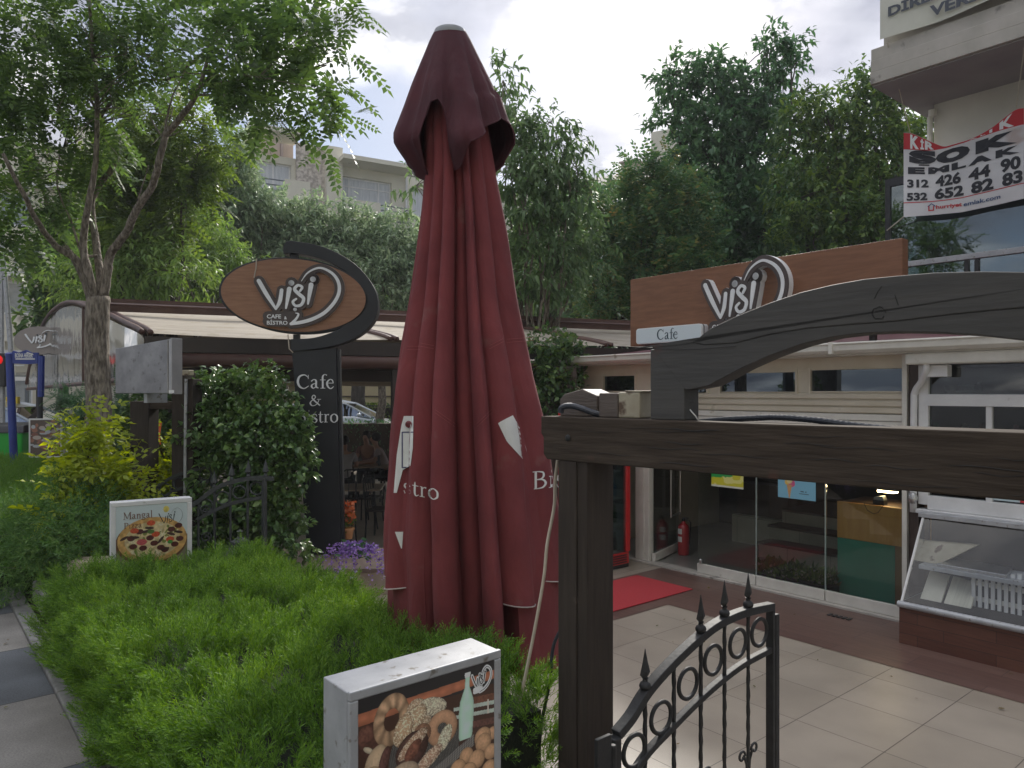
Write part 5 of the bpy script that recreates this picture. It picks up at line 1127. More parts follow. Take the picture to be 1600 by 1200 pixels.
hm = MB(); hm.tube([Vector(vs[(RW-1)*A+i])*1.0 for i in range(A)], .0045, 5, closed=True); hm.build('cap_hem', M['canvas_top'], um)
c = axis(zy(50)); MB().lathe([(.08, -.03), (.086, -.012), (.082, .002), (.05, .01), (.001, .012)], (c.x-UB.x, 0, c.z), 24).build('top_plate', M['grey_alu'], um, smooth='auto')
MB().tube([(0, 0, .02), (UT.x-UB.x, 0, 4.15)], .045, 12).build('pole', M['grey_alu'], um, smooth=True)
MB().box(-.45, .45, -.45, .45, .0, .08).lathe([(.08, .08), (.08, .3), (.06, .32)], (0, 0, 0), 14).build('base', M['concrete'], um, .01)
# lettering and shapes printed on the cloth (measured rows/columns dropped onto the fabric)
bvh = BVHTree.FromPolygons([Vector(v)+UB for v in cvs], [tuple(p.vertices) for p in me.polygons])
def onc(x, y, o=.0035):
    d = W(x, y, 1.0)-Vector((0, 0, CZ)); d.normalize(); hit = bvh.ray_cast(Vector((0, 0, CZ)), d)
    if hit[0] is None: p = W(x, y, 3.8); return (p.x-UB.x, p.y-UB.y, p.z)
    p = hit[0]-d*o; return (p.x-UB.x, p.y-UB.y, p.z)
def patch(mb, left, right, y0, y1, n=30, m=8, o=.005):
    m = m*3 if m > 1 else m
    for j in range(n):
        ya, yb = y0+(y1-y0)*j/n, y0+(y1-y0)*(j+1)/n
        for i in range(m):
            f = lambda y, t: float(np.interp(y, [q[1] for q in left], [q[0] for q in left])*(1-t)+np.interp(y, [q[1] for q in right], [q[0] for q in right])*t)
            mb.add([onc(f(ya, i/m), ya, o), onc(f(yb, i/m), yb, o), onc(f(yb, (i+1)/m), yb, o), onc(f(ya, (i+1)/m), ya, o)], [(0, 1, 2, 3)])
w1 = MB()
patch(w1, [(631, 650), (627, 665), (620, 710), (615, 770)], [(646, 650), (645, 700), (641, 730), (630, 732), (620, 770)], 650, 770, 34, 6)
w1.build('printed_shape', M['print_white'], um); w1 = MB()
patch(w1, [(801, 649), (790, 654.5), (778, 661), (792, 690), (815, 715), (829, 738)], [(801.5, 649), (806, 657), (812, 668), (822, 700), (829, 738)], 649, 738, 36, 6)
patch(w1, [(778, 660), (801, 649)], [(778, 660.5), (801.5, 661)], 650, 661, 1, 1) if False else None

w1.build('printed_shape', M['print_white'], um); w1 = MB()
patch(w1, [(617, 831), (627, 858)], [(630, 831), (628, 858)], 831, 857, 12, 3)
w1.build('printed_shape', M['print_white'], um)
w2 = MB(); w2.add([onc(x, y, .012) for x, y in [(638.5+5.5*math.cos(t*.52), 663+5.5*math.sin(t*.52)) for t in range(12)]], [tuple(range(12))]); w2.build('printed_dot', M['canvas'], um)
w2 = MB(); 
for (x0, y0, x1, y1) in ((628, 674.5, 646, 676), (627.5, 675, 629.2, 731), (628, 729.5, 640, 731)): patch(w2, [(x0, y0), (x0, y1)], [(x1, y0), (x1, y1)], y0, y1, 8 if y1-y0 > 5 else 1, 4, .008)
w2.build('printed_outline', M['print_blue'], um)
t = MB(); sl = lambda x, z, i: onc(636+(x)*1.0, 779-z+.30*x*1.0, .004+i)
serif(t, 's', -8, 0, 36, 0, 0, mp=lambda x, z, i: onc(637+x, 772-z+.2*x, .004+i)); serif(t, 'tro', 6, 0, 36, 0, 0, mp=lambda x, z, i: onc(637+x, 772-z+.2*x, .004+i))
serif(t, 'Bis', 0, 0, 41, 0, 0, mp=lambda x, z, i: onc(831+x, 765-z-.10*x, .004+i)); t.build('lettering', M['print_white'], um)
t = MB()
def stitch(pts):
    P = [onc(pts[0][0]+(pts[1][0]-pts[0][0])*k/10, pts[0][1]+(pts[1][1]-pts[0][1])*k/10, .002) for k in range(11)]; t.tube(P, .0008, 4)
for d_ in (0, 5):
    for a in (((680, 640+d_), (711, 662+d_)), ((745, 662+d_), (768, 640+d_)), ((765, 540+d_), (788, 528+d_)), ((792, 530+d_), (834, 527+d_)), ((636, 541+d_), (656, 541+d_)), ((657, 536+d_), (678, 540+d_))): stitch(a)
t.build('stitching', M['stitch'], um)
# ================================================================ pylon sign with oval board
FV = Fr(*W(495, 600, 7.4)[:2], R(4))
py = fthing('pylon_sign', 'tall black pylon reading Cafe & Bistro with an oval wooden logo board on top', 'sign', FV)
def vp(x, y, o=0): p = FV.uv(x, y, o); return (p.x, p.z)
zb = .66
a, b = vp(456, 548), vp(525, 544); c, d = vp(480, 868), vp(533, 866)
MB().prism([(c[0]-.0, zb), (d[0], zb), (b[0], b[1]), (a[0], a[1])], 0, .14).build('pillar', M['black_panel'], py, .004)
MB().prism([(b[0]+.002, b[1]), (b[0]+.03, b[1]-.01), (d[0]+.03, zb), (d[0]+.002, zb)], .03, .13).build('side_post', M['black_panel'], py, .003)
t = MB(); cxp = vp(492, 600)[0]
serif(t, 'Cafe', vp(493, 608)[0], vp(493, 607)[1], .20, -.002, -.012, center=True, sx=1.0); serif(t, '&', vp(493, 634)[0], vp(493, 634)[1], .155, -.002, -.012, center=True); serif(t, 'Bistro', vp(496, 659)[0], vp(496, 660)[1], .185, -.002, -.012, center=True, sx=.92)
t.build('lettering', M['logo_white'], py)
out = [(443, 392), (444, 383), (452, 377), (465, 378), (485, 381), (510, 388), (532, 398), (555, 413), (574, 433), (587, 455), (591, 475), (589, 492), (580, 508), (565, 522), (545, 533), (520, 541), (490, 546), (455, 549)]
inn_ = [(455, 530), (490, 528), (520, 519), (545, 505), (562, 489), (571, 472), (570, 455), (560, 440), (540, 424), (515, 410), (488, 401), (460, 396), (444, 397)]
def sp(pts, n=5): return [(q[0], q[1]) for q in smooth_pts([(x, y, 0) for x, y in pts], n)]
P = [vp(*q) for q in sp(out)]+[vp(*q) for q in sp(inn_)]
MB().prism(P, -.02, .16).build('crescent_frame', M['black_panel'], py, .004)
cx_, cz_ = vp(460, 462); ra = (vp(577, 462)[0]-vp(343, 462)[0])/2; rb_ = 59/F*7.4
def ell(r1, r2, n=72, rot=R(-4)): return [(cx_+r1*math.cos(t)*math.cos(rot)-r2*math.sin(t)*math.sin(rot), cz_+r1*math.cos(t)*math.sin(rot)+r2*math.sin(t)*math.cos(rot)) for t in [2*math.pi*k/n for k in range(n)]]
MB().prism(ell(ra, rb_), -.02, .13).build('oval_rim', M['black_panel'], py, .006)
MB().prism(ell(ra*.965, rb_*.955), -.028, -.021).build('oval_board', M['oval_wood'], py, .002)
MB().box(vp(462, 0)[0]-.03, vp(462, 0)[0]+.03, .02, .08, vp(0, 520)[1]-.12, vp(0, 520)[1]).box(vp(455, 0)[0]-.02, vp(455, 0)[0]+.06, .02, .08, vp(0, 405)[1]-.02, vp(0, 395)[1]+.03).build('bracket', M['black_panel'], py)
w_, b_ = MB(), MB(); k = F and (1/8.571)/F*7.4; o = vp(380, 390); logo(w_, b_, o[0], o[1], k, -.060, .030)
b_.build('logo_backing', M['logo_brown'], py); w_.build('logo_letters', M['logo_white'], py)
s_ = MB()
for i, stt in enumerate(LOGO): ribbon(s_, stt, lambda x, y: (o[0]+x*k, o[1]-y*k), -.0285, -.034-i*.0002, 47)
for q in range(2): ribbon(s_, [(340, 890+q*70, 60), (640, 890+q*70, 60)], lambda x, y: (o[0]+x*k, o[1]-y*k), -.0285, -.0365-q*.0003, 39, smooth=False)
s_.build('logo_edge', mat('logo_pale_edge', (.4, .3, .24)), py)
MB().tube([tuple(FV.uv(401, 404, -.03)), tuple(FV.uv(400, 420, -.035)), tuple(FV.uv(397, 434, -.03))], .006, 5).tube([tuple(FV.uv(450, 523, -.02)), tuple(FV.uv(452, 545, -.03)), tuple(FV.uv(458, 551, -.01))], .006, 5).build('wire', M['cable_beige'], py)
# landing blocks and flowers by the pylon
M['stone_step'] = mat('beige_stone_step', (.36, .29, .225), (.45, .37, .29), 4, .5, .05)
M['stone_dark'] = mat('brown_stone_cap', (.22, .16, .125), (.29, .22, .17), 5, .45, .05)
FL = Fr(*G(504, 889, .65)[:2], R(4))
la = fthing('entrance_landing', 'beige stone landing with steps below the black pylon', 'steps', FL)
MB().box(-.55, 1.6, .0, .9, 0, .61).box(-.3, 1.9, -.32, -.001, 0, .40).box(-.3, 2.0, -.62, -.321, 0, .2).build('stone_block', M['stone_step'], la, .006)
MB().box(-.57, 1.62, -.015, .9, .6105, .65).build('stone_cap', M['stone_dark'], la, .006)
fb = G(560, 893, .65); fl = thing('lavender_bunch', 'drooping bunch of purple flowers at the foot of the black pylon', 'flowers', fb)
P = []; D = []
for k in range(34):
    a = random.uniform(0, 6.28); L = random.uniform(.15, .34)
    for q in range(46):
        t = q/45; x = math.cos(a)*L*t*1.15; y = math.sin(a)*L*t*.7; z = .20+.10*math.sin(t*2.2)-.26*t*t*(1.2 if math.sin(a) < 0 else .6)
        if t > .25: P.append((fb.x+x+random.gauss(0, .012), fb.y+y-.06+random.gauss(0, .012), fb.z+max(z, .01 if math.sin(a) > 0 else -.14)+random.gauss(0, .012))); D.append((random.gauss(0, 1), random.gauss(0, 1), random.gauss(0, 1)))
scatter('blossom', P, D, rng.uniform(.014, .028, len(P)), tmpl_leaf(.9), M['purple'], fl, None, fb)
P = rng.normal(size=(90, 3))*[.07, .05, .04]+np.array([fb.x, fb.y-.03, fb.z+.2]); scatter('foliage', P, rng.normal(size=(90, 3)), rng.uniform(.04, .08, 90), tmpl_leaf(.4), LM['dark'], fl, None, fb)
fo = G(541, 866, .65)+Vector((0, .1, 0)); of = thing('potted_flowers', 'small pot of orange flowers beside the black pylon foot', 'flowers', fo)
MB().lathe([(.04, 0), (.055, .09), (.062, .09), (.062, .11), (.045, .11), (.04, .08)], (0, 0, .14), 14).build('pot', M['pot'], of, smooth='auto'); MB().lathe([(.05, 0), (.05, .14)], (0, 0, 0), 10).build('stand', M['dark_wood'], of)
P = rng.normal(size=(120, 3))*[.03, .03, .05]+np.array([fo.x-.0, fo.y, fo.z+.42]); scatter('blossom', P, rng.normal(size=(120, 3)), rng.uniform(.03, .055, 120), tmpl_leaf(.9), M['orange_fl'], of, None, fo)
P = rng.normal(size=(60, 3))*[.03, .03, .05]+np.array([fo.x, fo.y, fo.z+.3]); scatter('foliage', P, rng.normal(size=(60, 3)), rng.uniform(.03, .06, 60), tmpl_leaf(.5), LM['yellowgreen'], of, None, fo)
# ================================================================ pergola with curved awnings
FE = Fr(-4.27, 8.6, R(22.3)); AL = Fr(-4.27, 8.6, math.atan2(AD.y, AD.x))
pg = fthing('curved_pergola', 'long brown pergola with curved cream awnings over the dining terrace', 'pergola', FE)
shx, shy = AD.dot(FE.d), AD.dot(FE.n)      # the end frames run back at a slant
def pe(u, v, z): return (u+shx*v, shy*v, z)
arc = [(0, 2.965), (.25, 3.03), (.9, 3.15), (1.9, 3.34), (3.2, 3.55), (4.6, 3.75), (6, 3.8), (7.6, 3.66), (9.0, 3.25), (9.9, 2.75), (10.3, 2.45)]
arc = [(a, b) for a, b, _ in smooth_pts([(a, b, 0) for a, b in arc], 3)]
U1 = 9.5
mb = MB(); n = len(arc); us = [0.02, 2.9, 3.0, 6.15, 6.25, U1]
for a, b in ((0, 1), (2, 3), (4, 5)):
    for kk_ in range(10):
        u0_, u1_ = us[a]+(us[b]-us[a])*kk_/10, us[a]+(us[b]-us[a])*(kk_+1)/10
        f = lambda u, q: -.03*math.sin(math.pi*((u-us[a])/(us[b]-us[a])))
        mb.add([pe(u0_, v, z+.02+f(u0_, 0)) for v, z in arc]+[pe(u1_, v, z+.02+f(u1_, 0)) for v, z in arc], [(i, i+n, i+n+1, i+1) for i in range(n-1)])
mb.build('awning', M['awning'], pg, smooth=True)
mb = MB()
for u in (0.0, 2.93, 6.18, U1):
    for d_ in (-.045, .045):
        pts = [Vector(pe(u+d_, v, z+.03)) for v, z in arc]; mb.tube(pts, .035, 6)
mb.build('arched_rail', M['brown_metal'], pg, smooth=True)
mb = MB(); mb.tube([pe(-.05, 1.9, 3.50), pe(U1, 1.9, 3.50)], .02, 4)
v0, z0_ = 1.95, 3.46
mb.add([pe(-.15, v0, z0_-.06), pe(U1, v0, z0_-.06), pe(U1, v0, z0_+.12), pe(-.15, v0, z0_+.12), pe(-.15, v0+.1, z0_-.06), pe(U1, v0+.1, z0_-.06), pe(U1, v0+.1, z0_+.12), pe(-.15, v0+.1, z0_+.12)], [(0, 1, 2, 3), (3, 2, 6, 7), (0, 3, 7, 4), (1, 5, 6, 2)])
mb.build('ridge_fascia', M['brown_metal'], pg)
MB().tube([(.02, .05, 2.68), (U1, .05, 2.68)], .085, 12).build('front_gutter', M['brown_metal'], pg, smooth=True)
MB().box(-.02, U1, .02, .14, 2.77, 2.95).box(0, U1, .9, 1.0, 2.45, 2.6).box(0, U1, 2.2, 2.32, 2.50, 2.62).box(0, U1, 5, 5.12, 2.5, 2.66).build('cross_beam', M['brown_dark'], pg)
for u, v in ((.06, .1), (3.0, .1), (6.25, .1), (U1-.1, .1), (.06, 9.2), (3, 9.2), (6.25, 9.2), (U1-.1, 9.2)):
    q = pe(u, v, 0); MB().box(q[0]-.05, q[0]+.05, q[1]-.05, q[1]+.05, 0.0, 2.62).build('post', M['brown_dark'], pg, .004)
for u in np.linspace(.4, U1-.3, 8):
    a, b = Vector(pe(u, .3, 2.66)), Vector(pe(u, 9.3, 2.66)); MB().tube([a, b], .05, 4).build('rafter', M['brown_dark'], pg)
# clear plastic end panel, hangs down below the eaves
ep = MB(); bot = lambda v: 2.42+.0*v
ns = len(arc); vs = []
for v, z in arc: vs += [pe(-.03+.015*math.sin(v*3), v, z-.04), pe(-.03+.03*math.sin(v*5), v, min(z-.05, 2.44-.012*v))]
ep.add(vs, [(2*i, 2*i+1, 2*i+3, 2*i+2) for i in range(ns-1)]); ep.build('clear_end_sheet', M['film'], pg, smooth=True)
mb = MB(); mb.tube([pe(-.04, 0, 2.46), pe(-.04, 10.2, 2.36)], .035, 6); mb.tube([pe(-.05, 3.6, 2.42), pe(-.05, 3.6, 3.66)], .02, 5); mb.build('sheet_rail', M['brown_metal'], pg)
# far side low wall behind the end sheet
# tables, chairs and guests under the pergola
def dchair():
    t = thing('dining_chair', 'x', 'chair')
    MB().box(-.21, .21, -.21, .21, .43, .46).build('seat', M['brown_dark'], t, .01)
    m = MB(); m.tube([(-.2, .2, .46), (-.2, .25, .9), (-.12, .26, .95), (.12, .26, .95), (.2, .25, .9), (.2, .2, .46)], .014, 6); m.tube([(-.19, .22, .65), (.19, .22, .65)], .01, 5)
    for x in (-.08, 0, .08): m.tube([(x, .21, .47), (x*1.2, .255, .94)], .008, 5)
    m.build('backrest', M['iron'], t)
    for sx in (-1, 1):
        for sy in (-1, 1): MB().tube([(sx*.19, sy*.19, .43), (sx*.21, sy*.21, 0)], .014, 6).build('leg', M['iron'], t)
    return t
def dtable():
    t = thing('bistro_table', 'x', 'table')
    MB().box(-.55, .55, -.4, .4, .72, .75).build('tabletop', mat('brown_tabletop', (.22, .17, .12), (.28, .22, .16), 5, .3), t, .006)
    for sx in (-1, 1):
        m = MB()
        for s in (-1, 1): m.tube(smooth_pts([(sx*.4, s*.05, .72), (sx*.4, s*.12, .45), (sx*.42, s*.06, .3), (sx*.44, s*.28, 0)], 5), .014, 6)
        m.tube([(sx*.4, -.1, .45), (sx*.4, .1, .45)], .01, 5); m.build('leg', M['iron'], t)
    return t
T0 = dtable(); C0 = dchair()
tabs = [(545, 12.0, 5, 'front dining table under the pergola, seen just right of the black pylon'), (590, 15.6, 15, 'rear dining table under the pergola where the guests sit'), (480, 13.5, 10, 'dining table under the pergola behind the black pylon')]
fstt = True
for i, (px, Y, r, lab) in enumerate(tabs):
    o = T0 if i == 0 else copy_tree(T0); o['label'] = lab; o['group'] = 'dining tables under the pergola'
    o.location = ((px-CX)/F*Y, Y, 0.004); o.rotation_euler = (0, 0, R(r))
chs = [(575, 12.9, 170, 'dining chair behind the front table, nearest the parasol'), (555, 12.95, 185, 'dining chair behind the front table, beside the pylon side'), (598, 11.6, 80, 'dining chair at the right end of the front table'), (535, 14.6, 10, 'dining chair under the guest in the grey shirt'), (585, 16.7, 180, 'dining chair under the guest leaning over the rear table'), (612, 15.5, 90, 'dining chair at the right end of the rear table'), (532, 11.1, 5, 'dining chair in front of the front table by the pylon')]
for i, (px, Y, r, lab) in enumerate(chs):
    o = C0 if i == 0 else copy_tree(C0); o['label'] = lab; o['group'] = 'dining chairs under the pergola'
    o.location = ((px-CX)/F*Y, Y, .004); o.rotation_euler = (0, 0, R(r))
def skinned(name, joints, edges, m, parent, sub=2, root=0):
    me = bpy.data.meshes.new(name); me.from_pydata([j[0] for j in joints], edges, []); me.materials.append(m); o = link(bpy.data.objects.new(name, me))
    md = o.modifiers.new('skin', 'SKIN'); md.use_smooth_shade = True
    for v, j in zip(me.skin_vertices[0].data, joints):
        r = j[1]; v.radius = (r, r) if not hasattr(r, '__len__') else r; v.use_root = False
    me.skin_vertices[0].data[root].use_root = True
    s = o.modifiers.new('sub', 'SUBSURF'); s.levels = sub; s.render_levels = sub; o.parent = parent; return o
def person(lab, loc, rz, lean, shirt, hair):
    t = thing('person', lab, 'person', loc, R(rz)); L = lean
    # faces -y; seat height .47
    J = [((0, 0, .55), (.15, .11)), ((0, -L*.3, .75), (.13, .10)), ((0, -L*.75, .98), (.16, .10)), ((0, -L*.95, 1.10), .06), ((0, -L*1.05, 1.17), .052), ((0, -L*1.1-.01, 1.27), (.078, .09)), ((0, -L*1.12, 1.37), (.06, .075)),
         ((-.17, -L*.75, 1.04), .058), ((-.24, -L*.75-.08, .82), .046), ((-.17, -L*.8-.30, .79), .034), ((-.13, -L*.8-.38, .79), .028),
         ((.17, -L*.75, 1.04), .058), ((.24, -L*.75-.08, .82), .046), ((.17, -L*.8-.30, .79), .034), ((.13, -L*.8-.38, .79), .028),
         ((-.10, -.05, .53), .085), ((-.13, -.42, .52), .065), ((-.13, -.42, .12), .042), ((-.13, -.54, .05), .035),
         ((.10, -.05, .53), .085), ((.13, -.42, .52), .065), ((.13, -.42, .12), .042), ((.13, -.54, .05), .035)]
    E = [(0, 1), (1, 2), (2, 3), (3, 4), (4, 5), (5, 6), (2, 7), (7, 8), (8, 9), (9, 10), (2, 11), (11, 12), (12, 13), (13, 14), (0, 15), (15, 16), (16, 17), (17, 18), (0, 19), (19, 20), (20, 21), (21, 22)]
    # fingers and nose
    for s, hi in ((-1, 10), (1, 14)):
        h = Vector(J[hi][0])
        for f_, (dx, l) in enumerate(((-.02, .055), (-.007, .065), (.007, .06), (.02, .048))): J.append((tuple(h+Vector((dx*1.2, -l, -.008))), .0095)); E.append((hi, len(J)-1))
        J.append((tuple(h+Vector((-s*.035, -.02, 0))), .0105)); E.append((hi, len(J)-1))
    J.append(((0, -L*1.1-.115, 1.275), .014)); E.append((5, len(J)-1))
    skinned('body', J, E, M['skin'], t)
    Js = [(J[0][0], (.165, .125)), (J[1][0], (.15, .115)), (J[2][0], (.175, .115)), (J[7][0], .075), ((J[7][0][0]-.05, J[8][0][1]+.03, .9), .064), (J[11][0], .075), ((J[11][0][0]+.05, J[12][0][1]+.03, .9), .064)]
    skinned('shirt', Js, [(0, 1), (1, 2), (2, 3), (3, 4), (2, 5), (5, 6)], shirt, t)
    Jt = [(J[0][0], (.165, .13)), (J[15][0], .10), (J[16][0], .078), (J[17][0], .058), (J[19][0], .10), (J[20][0], .078), (J[21][0], .058)]
    skinned('trousers', Jt, [(0, 1), (1, 2), (2, 3), (0, 4), (4, 5), (5, 6)], M['black_plastic'], t)
    MB().ball((0, -L*1.1+.025, 1.335), .105, 8, .88, .98, .95).build('hair', hair, t, smooth=True)
    return t
hair = mat('dark_hair', (.02, .015, .012), rough=.6)
def pl_(px, Y): return ((px-CX)/F*Y, Y, .004)
person('guest in a pale grey shirt seen from behind at the rear table, left', pl_(538, 14.5), 190, .12, mat('grey_shirt', (.32, .3, .3), rough=.8), hair)
person('guest in a dusky pink top leaning over the rear table', pl_(580, 16.6), -8, .32, mat('pink_shirt', (.22, .12, .115), rough=.8), hair)
person('guest in a pale top at the right end of the rear table, beside the parasol', pl_(606, 15.7), -85, .25, mat('pale_shirt', (.3, .24, .23), rough=.8), hair)
# ================================================================ far portal, electrical cabinet, far gate, lantern
FQ = Fr(*W(205, 640, 7.0)[:2], R(-8))
fg = fthing('far_timber_posts', 'pair of dark timber posts with crossbar carrying a metal cabinet', 'gateway', FQ)
def q_(x, y, o=0): p = FQ.uv(x, y, o); return p
a0, a1 = q_(203, 700).x, q_(232, 700).x; b0, b1 = q_(268, 700).x, q_(300, 700).x; ztp = q_(203, 627).z
MB().box(a0, a1, 0, .16, .6, ztp).build('post', M['timber_v'], fg, .004); MB().box(b0, b1-.06, 0, .16, .6, q_(280, 590).z+.05).box(b1-.055, b1+.02, -.02, .14, .6, q_(295, 592).z).build('post', M['timber_v'], fg, .004)
MB().box(a0, b0, .02, .14, ztp-.075, ztp-.001).build('crossbar', M['timber'], fg, .004)
MB().tube([tuple(q_(291, 592, -.04)), tuple(q_(290, 640, -.04)), tuple(q_(289, 775, -.04))], .014, 6).build('conduit', M['grey_alu'], fg)
mm_ = q_(293, 585, -.04); MB().box(mm_.x-.04, mm_.x+.04, -.08, 0, mm_.z-.01, mm_.z+.04).build('conduit_cap', M['junction_cream'], fg, .005)
FK = Fr(*W(180, 600, 6.75)[:2], R(-30))
ek = fthing('metal_cabinet', 'dented stainless steel cabinet mounted on the far timber posts', 'cabinet', FK)
k0, k1 = 0.0, FK.uv(262, 580).x; kz0 = FK.uv(180, 615).z; kz1 = FK.uv(180, 545).z
FKt = FK.uv(262, 530).z
MB().hexa([(0, 0, kz0), (k1, 0, FK.uv(262, 615).z), (k1+.02, .11, FK.uv(262, 615).z), (.02, .11, kz0), (0, 0, kz1), (k1, 0, FKt), (k1+.02, .11, FKt), (.02, .11, kz1)]).build('case', mat('dented_steel', (.2, .2, .205), (.30, .30, .30), 6, .3, .25, metal=.9, bscale=1.6, dist=.05, detail=8, spots=((.15, .145, .14), 16, .6)), ek, .006)
MB().prism([(k1+.012, FK.uv(262, 616).z), (k1+.055, FK.uv(262, 616).z), (k1+.055, FKt+.01), (k1+.012, FKt)], .0, .105).build('end_cover', mat('dull_steel', (.36, .36, .36), (.46, .45, .45), 4, .45, .2, metal=.7), ek, .004)
ls_ = MB().box(k1+.02, k1+.09, -.004, -.001, FK.uv(262, 615).z+.005, FK.uv(262, 615).z+.03).build('rating_label', M['label_white'], ek)
MB().box(.35, .40, .05, .25, 2.2, kz0-.0).build('bracket', M['grey_alu'], ek)
# far gate leaf
FG2 = Fr(*W(300, 800, 6.3)[:2], R(6))
g2 = fthing('iron_gate', 'far wrought iron gate leaf half hidden by ivy beside the pizza lightbox', 'gate', FG2, 'wrought iron gate leaves')
def g_(x, y): p = FG2.uv(x, y, 0); return (p.x, p.z)
mb = MB(); T2 = bar(mb, [g_(*q) for q in ((296, 792), (312, 782), (330, 768), (350, 757), (375, 750), (400, 747), (428, 748))], .018, .02); mb.build('top_rail', M['iron_old'], g2)
mb = MB(); L2 = bar(mb, [g_(*q) for q in ((308, 812), (330, 800), (355, 789), (380, 782), (412, 777))], .015, .014); mb.build('lower_rail', M['iron_old'], g2)
for (x, y) in ((322, 790), (348, 778), (374, 769), (401, 763)):
    x, z = g_(x, y); MB().tube([(x+.055*math.cos(t*math.pi/10), 0, z+.055*math.sin(t*math.pi/10)) for t in range(20)], .008, 5, closed=True).build('ring', M['iron_old'], g2, smooth=True)
for px in (310, 335, 360, 387, 413): x = g_(px, 800)[0]; MB().tube([(x, 0, ipc(T2, x)), (x, 0, .72)], .011 if px != 413 else .024, 6).build('bar', M['iron_old'], g2)
for px in (335, 362, 388, 415):
    x = g_(px, 0)[0]; z = ipc(T2, x)+.01
    MB().lathe([(.008, 0), (.02, .012), (.01, .035), (.028, .05), (.018, .09), (.002, .15)], (x, 0, z), 8).build('spear_finial', M['iron_old'], g2)
for px, py_ in ((322, 840), (320, 798)):
    x, z = g_(px, py_); MB().tube([(x+(.05-.0022*k)*math.cos(k*.5), 0, z+(.05-.0022*k)*math.sin(k*.5)) for k in range(20)], .006, 5).build('scroll', M['iron_old'], g2)
g3F = Fr(*W(298, 760, 6.9)[:2], R(2)); g3 = fthing('iron_gate', 'narrow end of the second wrought iron gate leaf behind the far timber post', 'gate', g3F, 'wrought iron gate leaves')
h_ = lambda x, y: (g3F.uv(x, y).x, g3F.uv(x, y).z)
for c_, nm in ((((240, 765), (265, 748), (300, 735), (331, 729)), 'top_rail'), (((245, 785), (270, 768), (300, 758), (328, 751)), 'lower_rail')):
    mb = MB(); bar(mb, [h_(*q) for q in c_], .014, .016); mb.build(nm, M['iron_old'], g3)
for (x, y) in ((258, 765), (280, 755), (303, 747), (321, 741)): x, z = h_(x, y); MB().tube([(x+.055*math.cos(t*math.pi/10), 0, z+.055*math.sin(t*math.pi/10)) for t in range(20)], .008, 5, closed=True).build('ring', M['iron_old'], g3)
for px in (250, 272, 291, 312, 332): x = h_(px, 0)[0]; MB().tube([(x, 0, h_(px, 738 if px > 300 else 752)[1]), (x, 0, .72)], .01 if px < 330 else .02, 6).build('bar', M['iron_old'], g3)
ln = thing('garden_lantern', 'grey green lantern top showing above the hedge in front of the far gate', 'lantern', W(375, 868, 5.9))
MB().lathe([(.001, .0), (.155, .0), (.16, .015), (.10, .055), (.075, .07), (.072, .115), (.04, .135), (.02, .15), (.018, .18), (.028, .195), (.001, .21)], (0, 0, 0), 6, rot=.3).build('cap', M['iron_old'], ln)
MB().lathe([(.05, -.5), (.10, -.25), (.13, -.002)], (0, 0, 0), 6, rot=.3).build('body', M['iron_old'], ln)
# ================================================================ left background street furniture
sp_ = thing('street_sign', 'dark blue street name sign on a blue post beyond the hedge', 'sign', W(22, 692, 11.0)+Vector((0, 0, -.35)))
l0 = sp_.location; top = W(15, 556, 11.0)-l0; bot_ = Vector((0, 0, 0))
MB().tube([(0, 0, 0), tuple(top)], .055, 10).lathe([(.06, 0), (.06, .03), (.03, .05), (.001, .055)], tuple(top), 10).build('post', M['blue_paint'], sp_, smooth='auto')
def lp_(x, y, o=0): p = W(x, y, 11.0-o)-l0; return (p.x, p.y, p.z)
zz = lambda pts: [(lp_(x, y)[0], lp_(x, y)[2]) for x, y in pts]
MB().prism(zz([(18, 553), (22, 548), (30, 551), (42, 547), (50, 551), (60, 551), (60, 568), (45, 569), (20, 568)]), -.02, .02).build('name_plate', M['blue_paint'], sp_)
MB().prism(zz([(26, 560), (56, 560), (56, 562), (26, 562)]), -.026, -.021).prism(zz([(24, 570), (40, 570), (40, 572), (24, 572)]), -.026, -.021).prism(zz([(44, 550), (54, 554), (53, 555), (43, 551)]), -.026, -.021).build('plate_trim', M['label_white'], sp_)
t = MB(); a = lp_(25, 559); b = lp_(53, 552); text(t, 'BOSNA HERSEK', a[0], b[0], a[2], b[2], -.023, .03); t.build('lettering', M['label_white'], sp_)
MB().tube([lp_(65, 556), lp_(64, 620)], .045, 8).build('second_post', M['blue_paint'], sp_)
ov = thing('oval_sign', 'distant grey oval sign with the white cafe logo, partly behind the clear sheet', 'sign', W(60, 532, 14)); FO = Fr(*W(60, 532, 14)[:2], 0)
cz0 = W(60, 532, 14).z
MB().prism([(.47*math.cos(t*.2618), .27*math.sin(t*.2618)) for t in range(24)], 0, .1).build('board', mat('grey_sign_face', (.27, .24, .22), rough=.6), ov)
w_ = MB(); ks = .55/1000; 
for i, s in enumerate(LOGO): ribbon(w_, [(a, b, c*1.2) for a, b, c in s], lambda x, y: (-.36+x*ks, .30-y*ks*.8), -.01, -.02-i*.0004, 0)
w_.build('logo_letters', M['logo_white'], ov); MB().tube([(0, .05, -.2), (0, .05, -2.2)], .05, 8).build('pole', M['black_panel'], ov)
gb = W(24, 712, 12.5); gb.z = .69; bn_ = thing('rubbish_bin', 'bright green plastic rubbish bin behind the blue sign post', 'bin', gb)
MB().hexa([(-.2, -.2, .05), (.2, -.2, .05), (.2, .2, .05), (-.2, .2, .05), (-.27, -.27, .62), (.27, -.27, .62), (.27, .27, .62), (-.27, .27, .62)]).build('body', M['bin_green'], bn_, .02)
